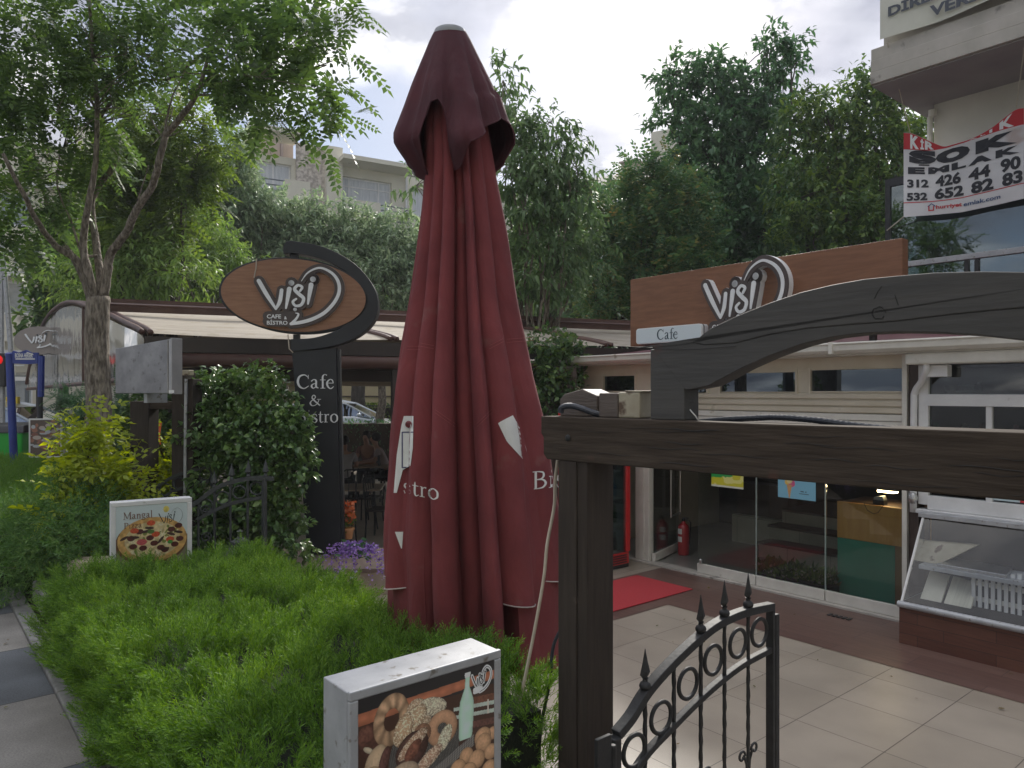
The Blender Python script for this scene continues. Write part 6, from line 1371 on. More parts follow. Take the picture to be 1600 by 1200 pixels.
MB().hexa([(-.29, -.29, .621), (.29, -.29, .621), (.29, .29, .621), (-.29, .29, .621), (-.26, -.24, .70), (.26, -.24, .70), (.26, .27, .72), (-.26, .27, .72)]).build('lid', M['black_plastic'], bn_, .01)
for s in (-1, 1): MB().tube([(s*.22-.02, .22, .08), (s*.22+.02, .22, .08)], .08, 12).build('wheel', M['rubber'], bn_)
bn_.scale = (1.35, 1.35, 1.5)
tl = W(3, 600, 13); tl.z = ZP; tr_ = thing('traffic_light', 'traffic light with red lamp lit at the left edge', 'traffic light', tl)
hz = W(3, 567, 13).z-ZP
MB().tube([(0, 0, 0), (0, 0, hz-.3)], .05, 8).build('pole', M['grey_alu'], tr_); MB().box(-.12, .12, -.1, .1, hz-.42, hz+.17).build('housing', M['black_plastic'], tr_, .02)
MB().lathe([(.085, 0), (.085, .01), (.001, .03)], (0, 0, 0), 16).build('red_lamp', emis('red_signal', (1, .03, .03), .5), tr_); o = bpy.data.objects['red_lamp']; o.rotation_euler = (R(90), 0, 0); o.location = (.0, -.1, hz+.05)
tr2b = W(24, 600, 16); tr2b.z = ZP; tr2 = thing('tall_lamp_pole', 'slim grey lamp pole rising at the left edge with a small box', 'pole', tr2b)
MB().tube([(0, 0, 0), (-.1, 0, 2.6), (-.35, 0, 5.6)], [.07, .055, .04], 8).build('pole', M['grey_alu'], tr2); MB().box(-.12, .14, -.14, -.05, W(0, 640, 16).z-ZP-.2, W(0, 620, 16).z-ZP).build('control_box', M['yellow_post'], tr2, .01)
th = W(38, 415, 16); t3 = thing('street_lamp', 'grey lamp head hanging before the pale apartment block at upper left', 'lamp', (th.x, th.y, ZP))
MB().tube([(-.5, 0, 0), (-.5, 0, th.z-ZP+.25), (-.1, 0, th.z-ZP+.35)], [.07, .05, .03], 8).build('pole', M['grey_alu'], t3); MB().box(-.16, .02, -.1, .1, th.z-ZP-.12, th.z-ZP+.4).build('housing', M['grey_alu'], t3, .03); MB().box(.021, .4, -.12, .12, th.z-ZP+.17, th.z-ZP+.3).build('visor', M['rail_grey'], t3, .03)
lc = W(150, 680, 8.6); lc.z = .7
# ================================================================ cars
def car(lab, loc, rz, paint, grp):
    t = thing('parked_car', lab, 'car', loc, R(rz), grp)
    low = [(-2.05, .35), (-2.1, .55), (-2.0, .82), (-1.75, .93), (.75, .95), (1.6, .82), (2.0, .65), (2.08, .45), (2.02, .28), (1.7, .22), (-1.8, .22)]
    mb = MB(); secs = [(-.84, .93), (-.80, 1.0), (0, 1.02), (.80, 1.0), (.84, .93)]; n = len(low)
    vs = [(x*(1 if abs(y) < .82 else .985), y, .22+(z-.22)*s) for y, s in secs for x, z in low]
    mb.add(vs, [(i*n+k, (i+1)*n+k, (i+1)*n+(k+1) % n, i*n+(k+1) % n) for i in range(4) for k in range(n)]+[tuple(range(n)), tuple(range(5*n-1, 4*n-1, -1))]); mb.build('body', paint, t, .03, smooth='auto')
    top = [(-1.85, .93), (-1.55, 1.32), (-1.0, 1.46), (-.1, 1.49), (.45, 1.38), (1.35, .93)]
    def gh(y, s): return [(x, y*(1-.22*(z-.93)/.56), z) for x, z in top]
    mb = MB(); k = len(top); mb.add(gh(-.78, 1)+gh(.78, 1), [(i, i+1, k+i+1, k+i)[::-1] for i in range(1, 4)]+[]); 
    for s in (-1, 1):
        def pt(x, z): return (x, s*.785*(1-.22*(z-.93)/.56), z)
        for a, b in zip(top, top[1:]): mb.tube([pt(*a), pt(*b)], .03, 6)
        mb.tube([pt(-.25, .93), pt(-.3, 1.46)], .035, 6); mb.tube([pt(-1.25, .93), pt(-1.3, 1.4)], .05, 6)
    mb.build('roof', paint, t, smooth='auto')
    gl_ = glassmat('car_glass', (.18, .22, .24), .25, .02, .4)
    for s in (-1, 1):
        for (a, b) in ((-1.22, -.30), (-.22, 1.25)):
            pts = [(a, .95)]+[(x, z-.02) for x, z in [(a, float(np.interp(a, [q[0] for q in top], [q[1] for q in top])))]+[q for q in top if a < q[0] < b]+[(b, float(np.interp(b, [q[0] for q in top], [q[1] for q in top])))]]+[(b, .95)]
            MB().add([(x, s*.775*(1-.22*(z-.93)/.56), z) for x, z in pts], [tuple(range(len(pts)))]).build('side_window', gl_, t)
    MB().add([(.47, -.68, 1.37), (.47, .68, 1.37), (1.35, .76, .94), (1.35, -.76, .94)], [(0, 1, 2, 3)]).build('windscreen', gl_, t); MB().add([(-1.57, -.68, 1.31), (-1.57, .68, 1.31), (-1.84, .76, .94), (-1.84, -.76, .94)], [(0, 1, 2, 3)]).build('rear_window', gl_, t)
    for x in (-1.3, 1.3):
        for s in (-1, 1):
            w = MB().tube([(x, s*.68, .32), (x, s*.86, .32)], .32, 20).build('wheel', M['rubber'], t); MB().tube([(x, s*.862, .32), (x, s*.875, .32)], .2, 12).build('rim', M['grey_alu'], w)
    for s in (-1, 1):
        MB().ball((.98, s*.93, 1.0), .1, 6, .8, 1, .8).build('mirror', paint, t, smooth=True); MB().box(1.86, 2.03, s*.5-.14, s*.5+.14, .62, .74).build('headlight', M['label_white'], t, .03); MB().box(-2.09, -1.98, s*.6-.12, s*.6+.12, .7, .86).build('tail_light', M['red_paint'], t, .02)
    return t
cw = W(545, 655, 26); car('white hatchback parked beyond the hedge behind the pergola, seen past the black pylon', (cw.x-.35, 26, .50), -4, M['car_white'], 'cars parked in the streets')
cs_ = W(8, 690, 15.5); car('silver car parked at the far left behind the green bin', (cs_.x-.1, 15.5, .60), 4, M['car_silver'], 'cars parked in the streets')
# ================================================================ apartment blocks behind the trees
FH = Fr(*W(525, 300, 38)[:2], math.atan2(1150, 1990))
ab = fthing('cream_apartments', 'cream apartment block with balconies rising behind the grey green trees', 'building', FH)
def h(x, y, o=0): p = FH.uv(x, y, o); return p
def hb(mb, xa, xb, yt, yb, o0, o1, at=None):
    a, b = h(xa, yt, o0), h(xb, yt, o0); a2 = h(xa, yb, o0); mb.box(a.x, b.x, o0, o1, a2.z, a.z); return a, b, a2
zr = h(525, 262, 0).z
X0, X1 = h(345, 260).x, h(1100, 300).x
def hole_wall(mb, x0, x1, z0, z1, holes, y0, y1):
    xs = sorted(set([x0, x1]+[v for q in holes for v in q[:2]])); zs = sorted(set([z0, z1]+[v for q in holes for v in q[2:]]))
    for i in range(len(xs)-1):
        for j in range(len(zs)-1):
            cx, cz = (xs[i]+xs[i+1])/2, (zs[j]+zs[j+1])/2
            if not any(a < cx < b and c < cz < d for a, b, c, d in holes): mb.box(xs[i], xs[i+1], y0, y1, zs[j], zs[j+1])
ztop = h(525, 258, 0).z; fl = 2.9
holes = []
w1 = (h(526, 0).x, h(612, 0).x); w0 = (h(400, 0).x, h(455, 0).x)
for k in range(5):
    zt = ztop-.35-fl*k; holes += [(w1[0], w1[1], zt-1.9, zt-.15), (w0[0], w0[1], zt-1.7+.3, zt+.0)]
xx = h(645, 0).x
for j in range(7):
    for k in range(5): zt = ztop-.5-fl*k; holes.append((xx+j*3.6, xx+j*3.6+1.7, zt-1.6, zt-.1))
mb = MB(); hole_wall(mb, X0-6, X1, -.5, ztop, holes, 0, .35); mb.box(X0-6, X1, .36, 9, -.5, ztop-.02); mb.build('wall', M['facade'], ab)
for (a, b, c, d) in holes:
    f = MB(); f.box(a, b, .16, .22, d-.08, d); f.box(a, b, .16, .22, c, c+.08); f.box(a, a+.08, .16, .22, c+.08, d-.08); f.box(b-.08, b, .16, .22, c+.08, d-.08)
    if b-a > 2.2: f.box(a+(b-a)*.22, a+(b-a)*.22+.07, .16, .22, c+.08, d-.08); f.box(a+(b-a)*.76, a+(b-a)*.76+.07, .16, .22, c+.08, d-.08); f.box(a+.08, b-.08, .165, .215, d-.5, d-.44)
    else: f.box((a+b)/2-.035, (a+b)/2+.035, .16, .22, c+.08, d-.08)
    o = f.build('window', M['white_frame'], ab); MB().box(a+.04, b-.04, .19, .2, c+.04, d-.04).build('pane', M['curtain'], o)
# pilaster, pebbledash panel, balconies, overhanging roof slabs
p0, p1 = h(506, 0).x, h(531, 0).x
MB().box(p0, p1, -.5, -.001, 0, h(506, 226, -.5).z).build('pilaster', M['facade'], ab)
MB().box(h(462, 0).x, p0, -.12, -.001, ztop-2.6, h(465, 224).z).build('pebbledash_panel', M['pebble'], ab)
def hslab(xa, xb, z, th_, dep, m, nm): MB().box(h(xa, 0).x, h(xb, 0).x, -dep, .3, z, z+th_).build(nm, m, ab)
zs = h(528, 250, -1.3).z
hslab(524, 632, ztop+.0, .22, 1.4, M['facade'], 'roof_slab'); hslab(380, 462, ztop+.75, .22, 1.4, M['facade'], 'roof_slab')
for k in range(5):
    zb = ztop-.35-fl*k-1.9-.75
    MB().box(w1[0]+.1, w1[1]+.5, -1.3, -.001, zb-.15, zb).build('balcony_slab', M['facade'], ab)
    MB().box(w1[0]+.1, w1[0]+1.9, -1.32, -1.2, zb+.001, zb+1.0).build('balcony_parapet', M['facade'], ab)
    r = MB()
    for z in (.15, .4, .65, .9): r.tube([(w1[0]+1.9, -1.25, zb+z), (w1[1]+.5, -1.25, zb+z), (w1[1]+.5, 0, zb+z)], .035, 5)
    r.build('balcony_rail', M['rail_grey'], ab)
    zb2 = zb+.55; MB().box(w0[0]-1.5, w0[1]+.6, -1.3, -.001, zb2-.15, zb2).box(w0[1]-.6, w0[1]+.6, -1.32, -1.2, zb2+.001, zb2+1.0).build('balcony_slab', M['facade'], ab)
    r = MB()
    for z in (.15, .4, .65, .9): r.tube([(w0[0]-1.5, -1.25, zb2+z), (w0[1]-.6, -1.25, zb2+z)], .035, 5)
    r.build('balcony_rail', M['rail_grey'], ab)
MB().box(h(395, 0).x, h(445, 0).x, 1, 4, ztop-.01, h(410, 208, 1).z).box(h(446, 0).x, h(462, 0).x, .5, 3, ztop-.01, h(446, 215, .5).z).build('roof_block', mat('pink_render', (.45, .37, .33), (.52, .44, .4), 1, .9), ab)
MB().tube([(h(634, 0).x, -.08, ztop), (h(634, 0).x, -.08, 0)], .06, 6).build('downpipe', M['white_frame'], ab)
MB().prism([(h(610, 0).x, ztop), (h(628, 0).x, ztop+1.0), (h(660, 0).x, ztop+1.2), (h(700, 0).x, ztop)], 2, 6).build('roof_gable', M['roof_dark'], ab)
# right stretch of roofs seen between the trees
FR = Fr(*W(900, 300, 44)[:2], math.atan2(1150, -1990)+math.pi)
r2 = fthing('roofed_apartments', 'pale apartment block with dark pitched roof and chimneys glimpsed between the trees', 'building', FR)
rq = lambda x, y, o=0: FR.uv(x, y, o)
ze = rq(880, 305).z
holes = []
for j in range(7):
    for k in range(4): a = rq(870, 0).x+j*2.6; zt = ze-.6-2.9*k; holes.append((a, a+1.4, zt-1.5, zt))
mb = MB(); hole_wall(mb, rq(820, 0).x, rq(1110, 0).x, -.5, ze, holes, 0, .3); mb.box(rq(820, 0).x, rq(1110, 0).x, .31, 8, -.5, ze-.02); mb.build('wall', M['facade'], r2)
for (a, b, c, d) in holes: MB().box(a, b, .1, .14, c, d).build('window', M['curtain'], r2)
x0, x1 = rq(815, 0).x, rq(1115, 0).x
MB().add([(x0, -.8, ze), (x1, -.8, ze), (x1, 4, ze+2.0), (x0, 4, ze+2.0), (x0, -.8, ze-.2), (x1, -.8, ze-.2), (x1, 8.8, ze), (x0, 8.8, ze)], [(0, 1, 2, 3), (0, 4, 5, 1), (3, 2, 6, 7), (0, 3, 7, 4)]).build('roof', M['roof_dark'], r2)
MB().box(rq(1008, 0).x, rq(1042, 0).x, 1, 3.2, ze+.5, rq(1010, 208, 1).z).build('chimney', M['facade'], r2); c_ = rq(983, 256, 1); MB().box(c_.x-.5, c_.x+.5, 1, 2, ze, c_.z).box(c_.x-.62, c_.x+.62, .9, 2.1, c_.z+.12, c_.z+.2).build('chimney', mat('pinkish_brick', (.4, .3, .26), (.46, .36, .32), 2, .9), r2)
# left apartments
FLb = Fr(*W(0, 450, 24)[:2], R(25)); lb_ = fthing('left_apartments', 'pale apartment block with wide ribbon windows at the left edge', 'building', FLb)
lq = lambda x, y, o=0: FLb.uv(x, y, o)
xa, xb = -6.0, lq(175, 450).x; zw1, zw0 = lq(40, 440).z, lq(40, 492).z
holes = []
for k in range(-1, 3):
    dz = -k*3.0 if k > 0 else -k*2.9
    for j in range(4): a = xa+1+j*3.2; holes.append((a, a+2.7, zw0+dz, zw1+dz))
holes = [q for q in holes if q[2] > .8 and q[1] < xb]
mb = MB(); hole_wall(mb, xa, xb, -.5, zw1+4.6, holes, 0, .3); mb.box(xa, xb, .31, 7, -.5, zw1+4.58); mb.build('wall', mat('pale_yellow_render', (.55, .52, .42), (.62, .59, .49), .8, .9), lb_)
for (a, b, c, d) in holes:
    f = MB(); f.box(a, b, .1, .16, d-.07, d); f.box(a, b, .1, .16, c, c+.07)
    for q in range(4): f.box(a+(b-a-.06)*q/3, a+(b-a-.06)*q/3+.06, .1, .16, c+.07, d-.07)
    o = f.build('window', M['white_frame'], lb_); MB().box(a, b, .12, .13, c, d).build('pane', M['pane'], o)
for z in (zw1+.12, zw1+3.1, zw0-1.35): MB().box(xa, xb, -.35, -.001, z, z+.16).build('ledge', M['white_frame'], lb_)
MB().box(xa, xb, -.36, -.30, zw0-.9, zw0-.08).build('balcony_front', M['facade'], lb_)
# low yellowish wall and fence beyond the far street
wl = thing('yellow_garden_wall', 'low yellow ochre wall beyond the lawn seen under the pergola', 'wall', (-8, 36, .6)); MB().box(-16, 14, 0, .3, 0, 3.2).build('wall', mat('ochre_render', (.42, .34, .2), (.5, .42, .27), .6, .9), wl)
MB().box(-16, 14, -.05, -.001, 1.45, 1.5).build('groove', M['dark_wood'], wl)
w3 = W(60, 620, 20); wl2 = thing('orange_site_fence', 'orange brown panel fence behind the left street', 'fence', (w3.x, 20, ZP))
for k in range(5): MB().box(-4+k*1.85, -4+k*1.85+1.8, 0, .05, .3, 1.0).build('panel', mat('orange_panel', (.33, .2, .08), (.4, .26, .12), 2, .7), wl2)
for k in range(6): MB().box(-4.06+k*1.85, -4.0+k*1.85, -.02, .08, 0, 1.7).build('post', M['rail_grey'], wl2)
MB().box(-4, 5.2, -.03, .1, 1.9, 2.0).build('top_rail', M['white_frame'], wl2)
for k in range(4): wl2
ff = thing('lawn_fence', 'thin dark metal fence on the lawn beyond the white car', 'fence', (0, 31, .6)); m = MB(); m.tube([(-9, 0, 1.1), (-3, 0, 1.1)], .025, 5)
for k in range(13): m.tube([(-9+k*.5, 0, 0), (-9+k*.5, 0, 1.1)], .015, 4)
m.build('railing', M['iron'], ff)
# ================================================================ hedges and shrubs
def in_fp(a, b, z): p = FP.w((a, -b, z)); return (p.x, p.y, p.z)   # a along the kerb, b towards the terrace
def hedge(name, lab, a0, a1, b0, b1, ztop, n, size, m, zbase=None, lean=.10, per=13, cat='hedge'):
    zb = (ZP if zbase is None else zbase); o3 = in_fp(a0, b0, zb); t = thing(name, lab, cat, o3)
    P = []; D = []; Z = []
    la, lb, lz = a1-a0, b1-b0, ztop-zb
    areas = np.array([la*lb*1.0, la*lz, la*lz*.7, lb*lz, lb*lz*.4]); pr = areas/areas.sum(); nt_ = n//per; face = rng.choice(5, nt_, p=pr)
    for f in face:
        x, y = random.random(), random.random(); q = random.random()**1.5*.05; big = random.uniform(.6, 1.35)
        a = a0+la*x; b = b0+lb*y; bump = .05*math.sin(a*5+1)*math.sin(b*6)+.035*math.sin(a*13+b*9)+.025*math.sin(b*21-a*3)+random.gauss(0, .012)
        if f == 0:
            e = min(x*la, (1-x)*la, y*lb, (1-y)*lb); c = Vector(in_fp(a, b, ztop+bump-.10*math.exp(-e/.09)-q)); d = Vector((random.gauss(0, .3), random.gauss(0, .3), 1)); dd = FP.n*(.5*math.exp(-(y*lb)/.12)); d += Vector((dd.x, dd.y, 0))
        else:
            z = zb+lz*y; sw = math.sin(math.pi*min(1, y))*lean
            if f == 1: p = in_fp(a, b0-sw-bump+q, z); nn = FP.n
            elif f == 2: p = in_fp(a, b1+sw-q, z); nn = -FP.n
            elif f == 3: p = in_fp(a1+sw*.7-q, b0+lb*x, z); nn = FP.d
            else: p = in_fp(a0-sw*.7+q, b0+lb*x, z); nn = -FP.d
            c = Vector(p); d = Vector((nn.x*.7+random.gauss(0, .25), nn.y*.7+random.gauss(0, .25), .65+random.gauss(0, .2)))
        d.normalize(); H_ = size*big*1.5
        for k in range(per):
            tt = random.random(); o_ = Vector((random.gauss(0, 1), random.gauss(0, 1), random.gauss(0, .5)))
            P.append(tuple(c+d*(H_*(tt-.55))+o_*size*.16*(1.15-tt*.8))); D.append(tuple(d+o_*.34*(1.1-tt*.6))); Z.append(size*big*(1.05-.45*tt)*random.uniform(.7, 1.2))
    scatter('foliage', P, D, np.array(Z), tmpl_juniper(9, .028), m, t, None, o3)
    q = [in_fp(a, b, z) for z in (zb-.05, ztop-.13) for a, b in ((a0+.06, b0+.05), (a1-.06, b0+.05), (a1-.06, b1-.05), (a0+.06, b1-.05))]
    MB().hexa([tuple(Vector(v)-Vector(o3)) for v in q]).build('hedge_core', mat('hedge_shade_core', (.006, .010, .004), (.016, .022, .009), 30, .95, .5), t)  # solid core, near-black colour stands for shade between the sprigs
    return t
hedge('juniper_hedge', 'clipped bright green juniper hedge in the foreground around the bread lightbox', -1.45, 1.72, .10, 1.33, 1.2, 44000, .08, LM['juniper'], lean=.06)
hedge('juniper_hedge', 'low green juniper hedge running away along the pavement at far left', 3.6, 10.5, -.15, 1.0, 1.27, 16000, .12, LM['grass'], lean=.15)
def shrub(name, lab, base, blobs, ntw, per, size, tm, m, L=.2, spread=.5, droop=.2, cat='shrub', stems=True, up=(0, 0, 1), shell=2.0, jit=.5):
    t = thing(name, lab, cat, base); P, D, T, td, C, r = cloud_pts(blobs, ntw, per, L, spread, shell, droop, .9, jit)
    scatter('foliage', P, D, size*(.6+.8*rng.random(len(P))), tm, m, t, up, base)
    mb = MB(); bs = Vector(base)
    for c in C: limb(mb, (random.gauss(0, .04), random.gauss(0, .04), 0), Vector(c)-bs, .018, .008, .1, 5, 5)
    for i in rng.choice(len(T), min(60, len(T)), replace=False): k = int(np.argmin(np.linalg.norm(C-T[i], axis=1))); limb(mb, Vector(C[k])-bs, Vector(T[i])-bs, .007, .002, .12, 4, 3)
    mb.build('stems', M['bark_dark'], t); return t
PIN = tmpl_pinnate(7); LEAF = tmpl_leaf(.42); LONG = tmpl_leaf(.3, .08, -.3); ROUND = tmpl_leaf(.6); SIM = tmpl_simple(.45)
# dark spreading juniper at the kerb
t = thing('spreading_juniper', 'dark spreading juniper drooping over the kerb left of the pizza lightbox', 'shrub', G(110, 905, ZP)); b0_ = t.location.copy()
P, D, T, td, C, r = cloud_pts([(40, 835, 6.3, 60, 26), (110, 815, 6.0, 50, 36), (60, 862, 5.7, 60, 38), (120, 858, 5.6, 45, 40), (150, 830, 6.0, 40, 40), (20, 850, 6.2, 50, 40), (-30, 830, 6.8, 50, 34)], 620, 16, .26, .35, 2.2, .1)
scatter('foliage', P, D, .10*(.6+.8*rng.random(len(P))), tmpl_juniper(), LM['juniper_dark'], t, None, b0_)
mb = MB()
for i in range(0, 240): limb(mb, (random.gauss(0, .05), .15, .05), Vector(T[i])-b0_, .009, .003, .1, 4, 5)
mb.build('branches', M['bark'], t)
shrub('sunlit_shrub', 'bright yellow green leafy shrub left of the far timber posts', G(140, 870, ZP), [(140, 668, 6.2, 16, 16), (142, 700, 6.2, 24, 26), (130, 745, 6.1, 28, 26), (160, 760, 6.2, 32, 34), (130, 800, 6.0, 34, 34), (170, 820, 6.1, 26, 34), (190, 780, 6.3, 24, 40), (160, 850, 5.9, 24, 24)], 110, 7, .2, tmpl_pinnate(4, .15, .34, .45), LM['bright'], .18, .5, .5)
shrub('sunlit_shrub', 'bright yellow green leafy shrub seen between the two far timber posts', G(250, 840, ZP), [(250, 700, 7.3, 14, 20), (245, 735, 7.3, 16, 22), (255, 770, 7.2, 15, 20)], 34, 7, .21, tmpl_pinnate(4, .15, .34, .45), LM['bright'], .16, .5, .5)
shrub('ivy_bush', 'tall glossy dark green ivy bush between the far gate and the black pylon', G(400, 862, ZP-.02), [(335, 625, 7.2, 38, 28), (385, 615, 7.1, 40, 24), (418, 640, 7.1, 34, 30), (345, 680, 7.1, 50, 42), (400, 690, 7.0, 50, 45), (450, 678, 6.9, 32, 30), (462, 702, 6.85, 24, 20), (355, 745, 7.05, 50, 40), (420, 745, 6.95, 42, 40), (430, 800, 6.85, 38, 40), (380, 810, 7.0, 45, 40), (455, 845, 6.7, 24, 24), (330, 820, 7.0, 40, 40), (468, 728, 6.85, 15, 18), (400, 590, 7.1, 40, 10), (345, 598, 7.2, 30, 10)], 1500, 11, .06, ROUND, LM['ivy'], .13, .6, .25, shell=3.0)
bk = thing('climbing_ivy', 'ivy climbing over the dark corner between the parasol and the cafe eaves', 'climber', W(880, 700, 10.2)*1.0); bk.location.z = 0; b0_ = bk.location.copy()
P, D, T, td, C, r = cloud_pts([(862, 545, 10.6, 34, 24), (868, 580, 10.5, 26, 24), (875, 610, 10.4, 25, 22), (850, 600, 10.5, 30, 30), (858, 640, 10.4, 28, 26), (895, 600, 10.5, 14, 16), (900, 555, 10.7, 14, 10)], 500, 9, .16, .6, 2.5, .4)
scatter('foliage', P, D, .075*(.6+.8*rng.random(len(P))), ROUND, LM['mid'], bk, (0, 0, 1), b0_)
MB().box(-.25, .2, .15, .5, 0, 2.66).build('overgrown_post', M['dark_wood'], bk, .01)
hd2 = thing('far_hedge', 'dark clipped hedge in front of the white car beyond the pergola', 'hedge', (-6, 21, .45))
P = np.stack([rng.uniform(-8, 6, 9000), rng.uniform(-.4, .4, 9000), rng.uniform(0, 1.02, 9000)], 1); m_ = (np.abs(P[:, 1]) > .3) | (P[:, 2] > .9); P = P[m_]; D = np.stack([rng.normal(size=len(P))*.4, np.sign(P[:, 1])*.6, .7+0*P[:, 0]], 1)
scatter('foliage', P, D, rng.uniform(.07, .13, len(P)), LEAF, LM['dark'], hd2); MB().box(-8, 6, -.33, .33, 0, .95).build('hedge_core', M['soil'], hd2)
hd3 = thing('lawn_hedge', 'sunlit hedge and lawn plants behind the white car', 'hedge', (-7, 32.5, .6))
P = np.stack([rng.uniform(-9, 9, 9000), rng.uniform(-.8, .8, 9000), rng.uniform(0, 1.15, 9000)], 1); scatter('foliage', P, np.array([[0, -.4, .8]])+rng.normal(size=P.shape)*.5, rng.uniform(.1, .2, len(P)), LEAF, LM['yellowgreen'], hd3); MB().box(-9, 9, -.6, .6, 0, 1.0).build('hedge_core', M['soil'], hd3)
# plants round the left lightbox
shrub('fern_like_shrub', 'dark green shrub with layered feathery branches beside the distant lightbox', G(120, 745, ZP), [(125, 632, 9.4, 22, 12), (160, 650, 9.2, 26, 18), (132, 672, 9.4, 20, 12), (150, 690, 9.2, 26, 16), (175, 690, 9.0, 26, 26), (185, 640, 9.2, 20, 24)], 130, 8, .2, tmpl_pinnate(8, .07, .2, .1), LM['dark'], .2, .5, .05)
shrub('background_shrub', 'dark leafy shrub behind the far timber posts', G(240, 770, ZP-.0), [(215, 680, 8.6, 40, 45), (255, 650, 8.7, 30, 40), (270, 700, 8.6, 35, 50), (200, 740, 8.4, 40, 40), (300, 640, 8.6, 25, 40), (310, 700, 8.5, 30, 50)], 420, 9, .09, ROUND, LM['mid'], .2, .6, .2)
of2 = thing('orange_vest', 'orange cloth hanging among leaves between the far timber posts', 'cloth', W(240, 657, 8.0)); m = MB(); m.add([(x*.05-.12, .02*math.sin(x*2+y), -y*.05+.02*math.sin(x)) for y in range(6) for x in range(5)], [(y*5+x, y*5+x+1, y*5+x+6, y*5+x+5) for y in range(5) for x in range(4)]); m.build('cloth', mat('orange_cloth', (.6, .12, .03), rough=.8), of2, smooth=True)
pk = thing('stone_planter_end', 'weathered pale kerb block at the end of the planter by the spreading juniper', 'kerb block', G(72, 968, ZP)); pk.rotation_euler = (0, 0, FP.a); MB().box(0, .55, -.12, .02, 0, .17).build('block', M['kerbstone'], pk, .02)
bx_ = thing('stone_trough', 'small beige stone block behind the juniper at the left of the pizza lightbox', 'block', W(128, 885, 5.3)-Vector((0, 0, .1))); bx_.rotation_euler = (0, 0, R(10)); MB().box(-.1, .25, 0, .2, 0, .13).build('block', M['stone_step'], bx_, .01)
# ================================================================ trees
def T(name, *a, **k): return tree(name, *a, **k)
# near tree of heaven: limbs traced, then pinnate leaves
Y0 = 8.0; tb = G(152, 655, ZP); tb = W(152, 700, Y0); tb.z = ZP-.02
nt = thing('tree_of_heaven', 'nearest street tree with pale forked trunk and long feathery leaves at upper left', 'tree', tb)
mb = MB()
def px_limb(pts, r0, r1, n=8):
    P = smooth_pts([(x, y, d) for x, y, d in pts], 4); k = len(P)
    mb.tube([W(x+random.uniform(-.8, .8), y, d)-tb for x, y, d in P], [(r0+(r1-r0)*(i/(k-1))**.8)*(1 if r0 > .1 else .82) for i in range(k)], n)
px_limb([(156, 720, 8.0), (154, 620, 8), (151, 540, 8), (152, 490, 8), (154, 465, 8)], .135, .115, 14)
px_limb([(146, 480, 8), (134, 440, 8), (118, 405, 7.95), (88, 385, 7.8), (62, 352, 7.5), (35, 300, 7.2), (5, 240, 7)], .07, .02)
px_limb([(132, 440, 8), (112, 398, 8), (94, 372, 8.1), (78, 330, 8.2), (60, 270, 8.3), (45, 200, 8.4)], .045, .012)
px_limb([(148, 470, 8), (138, 425, 7.9), (130, 380, 7.9), (138, 320, 7.8), (150, 250, 7.8), (152, 170, 7.7), (146, 90, 7.6), (140, 0, 7.5)], .065, .018)
px_limb([(158, 470, 8), (156, 420, 8.1), (150, 380, 8.2), (143, 320, 8.3), (155, 290, 8.3), (176, 262, 8.3), (182, 235, 8.3), (165, 205, 8.3), (158, 180, 8.3)], .06, .028)
px_limb([(158, 180, 8.3), (175, 160, 8.2), (200, 135, 8.1), (235, 125, 8.0), (270, 122, 7.9), (305, 95, 7.8), (340, 60, 7.7)], .028, .008)
px_limb([(158, 182, 8.3), (145, 150, 8.3), (110, 110, 8.3), (70, 70, 8.2)], .025, .008)
px_limb([(162, 462, 8), (168, 425, 8), (172, 398, 8), (196, 365, 7.9), (215, 325, 7.8), (238, 290, 7.7), (250, 245, 7.6), (258, 212, 7.6)], .066, .04)
px_limb([(258, 212, 7.6), (285, 180, 7.5), (306, 150, 7.4), (318, 115, 7.3), (330, 75, 7.2), (345, 30, 7.1)], .045, .012)
px_limb([(256, 215, 7.6), (262, 180, 7.6), (270, 150, 7.6), (285, 118, 7.6), (300, 80, 7.6)], .018, .006)
px_limb([(312, 135, 7.4), (350, 128, 7.2), (400, 124, 7.0), (455, 118, 6.8), (520, 95, 6.6)], .022, .006)
px_limb([(306, 148, 7.4), (345, 148, 7.3), (375, 142, 7.2), (410, 155, 7.0), (440, 190, 6.9), (470, 230, 6.8)], .018, .005)
px_limb([(318, 145, 7.4), (345, 145, 7.4), (365, 170, 7.4), (378, 185, 7.4)], .012, .004)
px_limb([(152, 400, 8.1), (128, 395, 8), (112, 350, 8), (90, 290, 8), (95, 230, 8)], .022, .008)
px_limb([(205, 345, 7.9), (222, 290, 7.9), (232, 258, 7.9)], .012, .005)
for k in range(70):
    x0, y0, d0 = random.choice([(320, 115, 7.3), (300, 150, 7.4), (150, 170, 7.7), (160, 190, 8.3), (400, 124, 7.0), (460, 116, 6.8), (60, 280, 8.3), (146, 90, 7.6), (270, 125, 7.9), (100, 230, 8.1), (110, 110, 8.3), (255, 215, 7.6)])
    px_limb([(x0, y0, d0), (x0+random.uniform(-40, 60), y0-random.uniform(0, 50), d0+random.uniform(-.4, .4)), (x0+random.uniform(-80, 110), y0-random.uniform(-20, 100), d0+random.uniform(-.9, .9))], .010, .003, 4)
mb.build('trunk', M['bark'], nt, smooth=True)
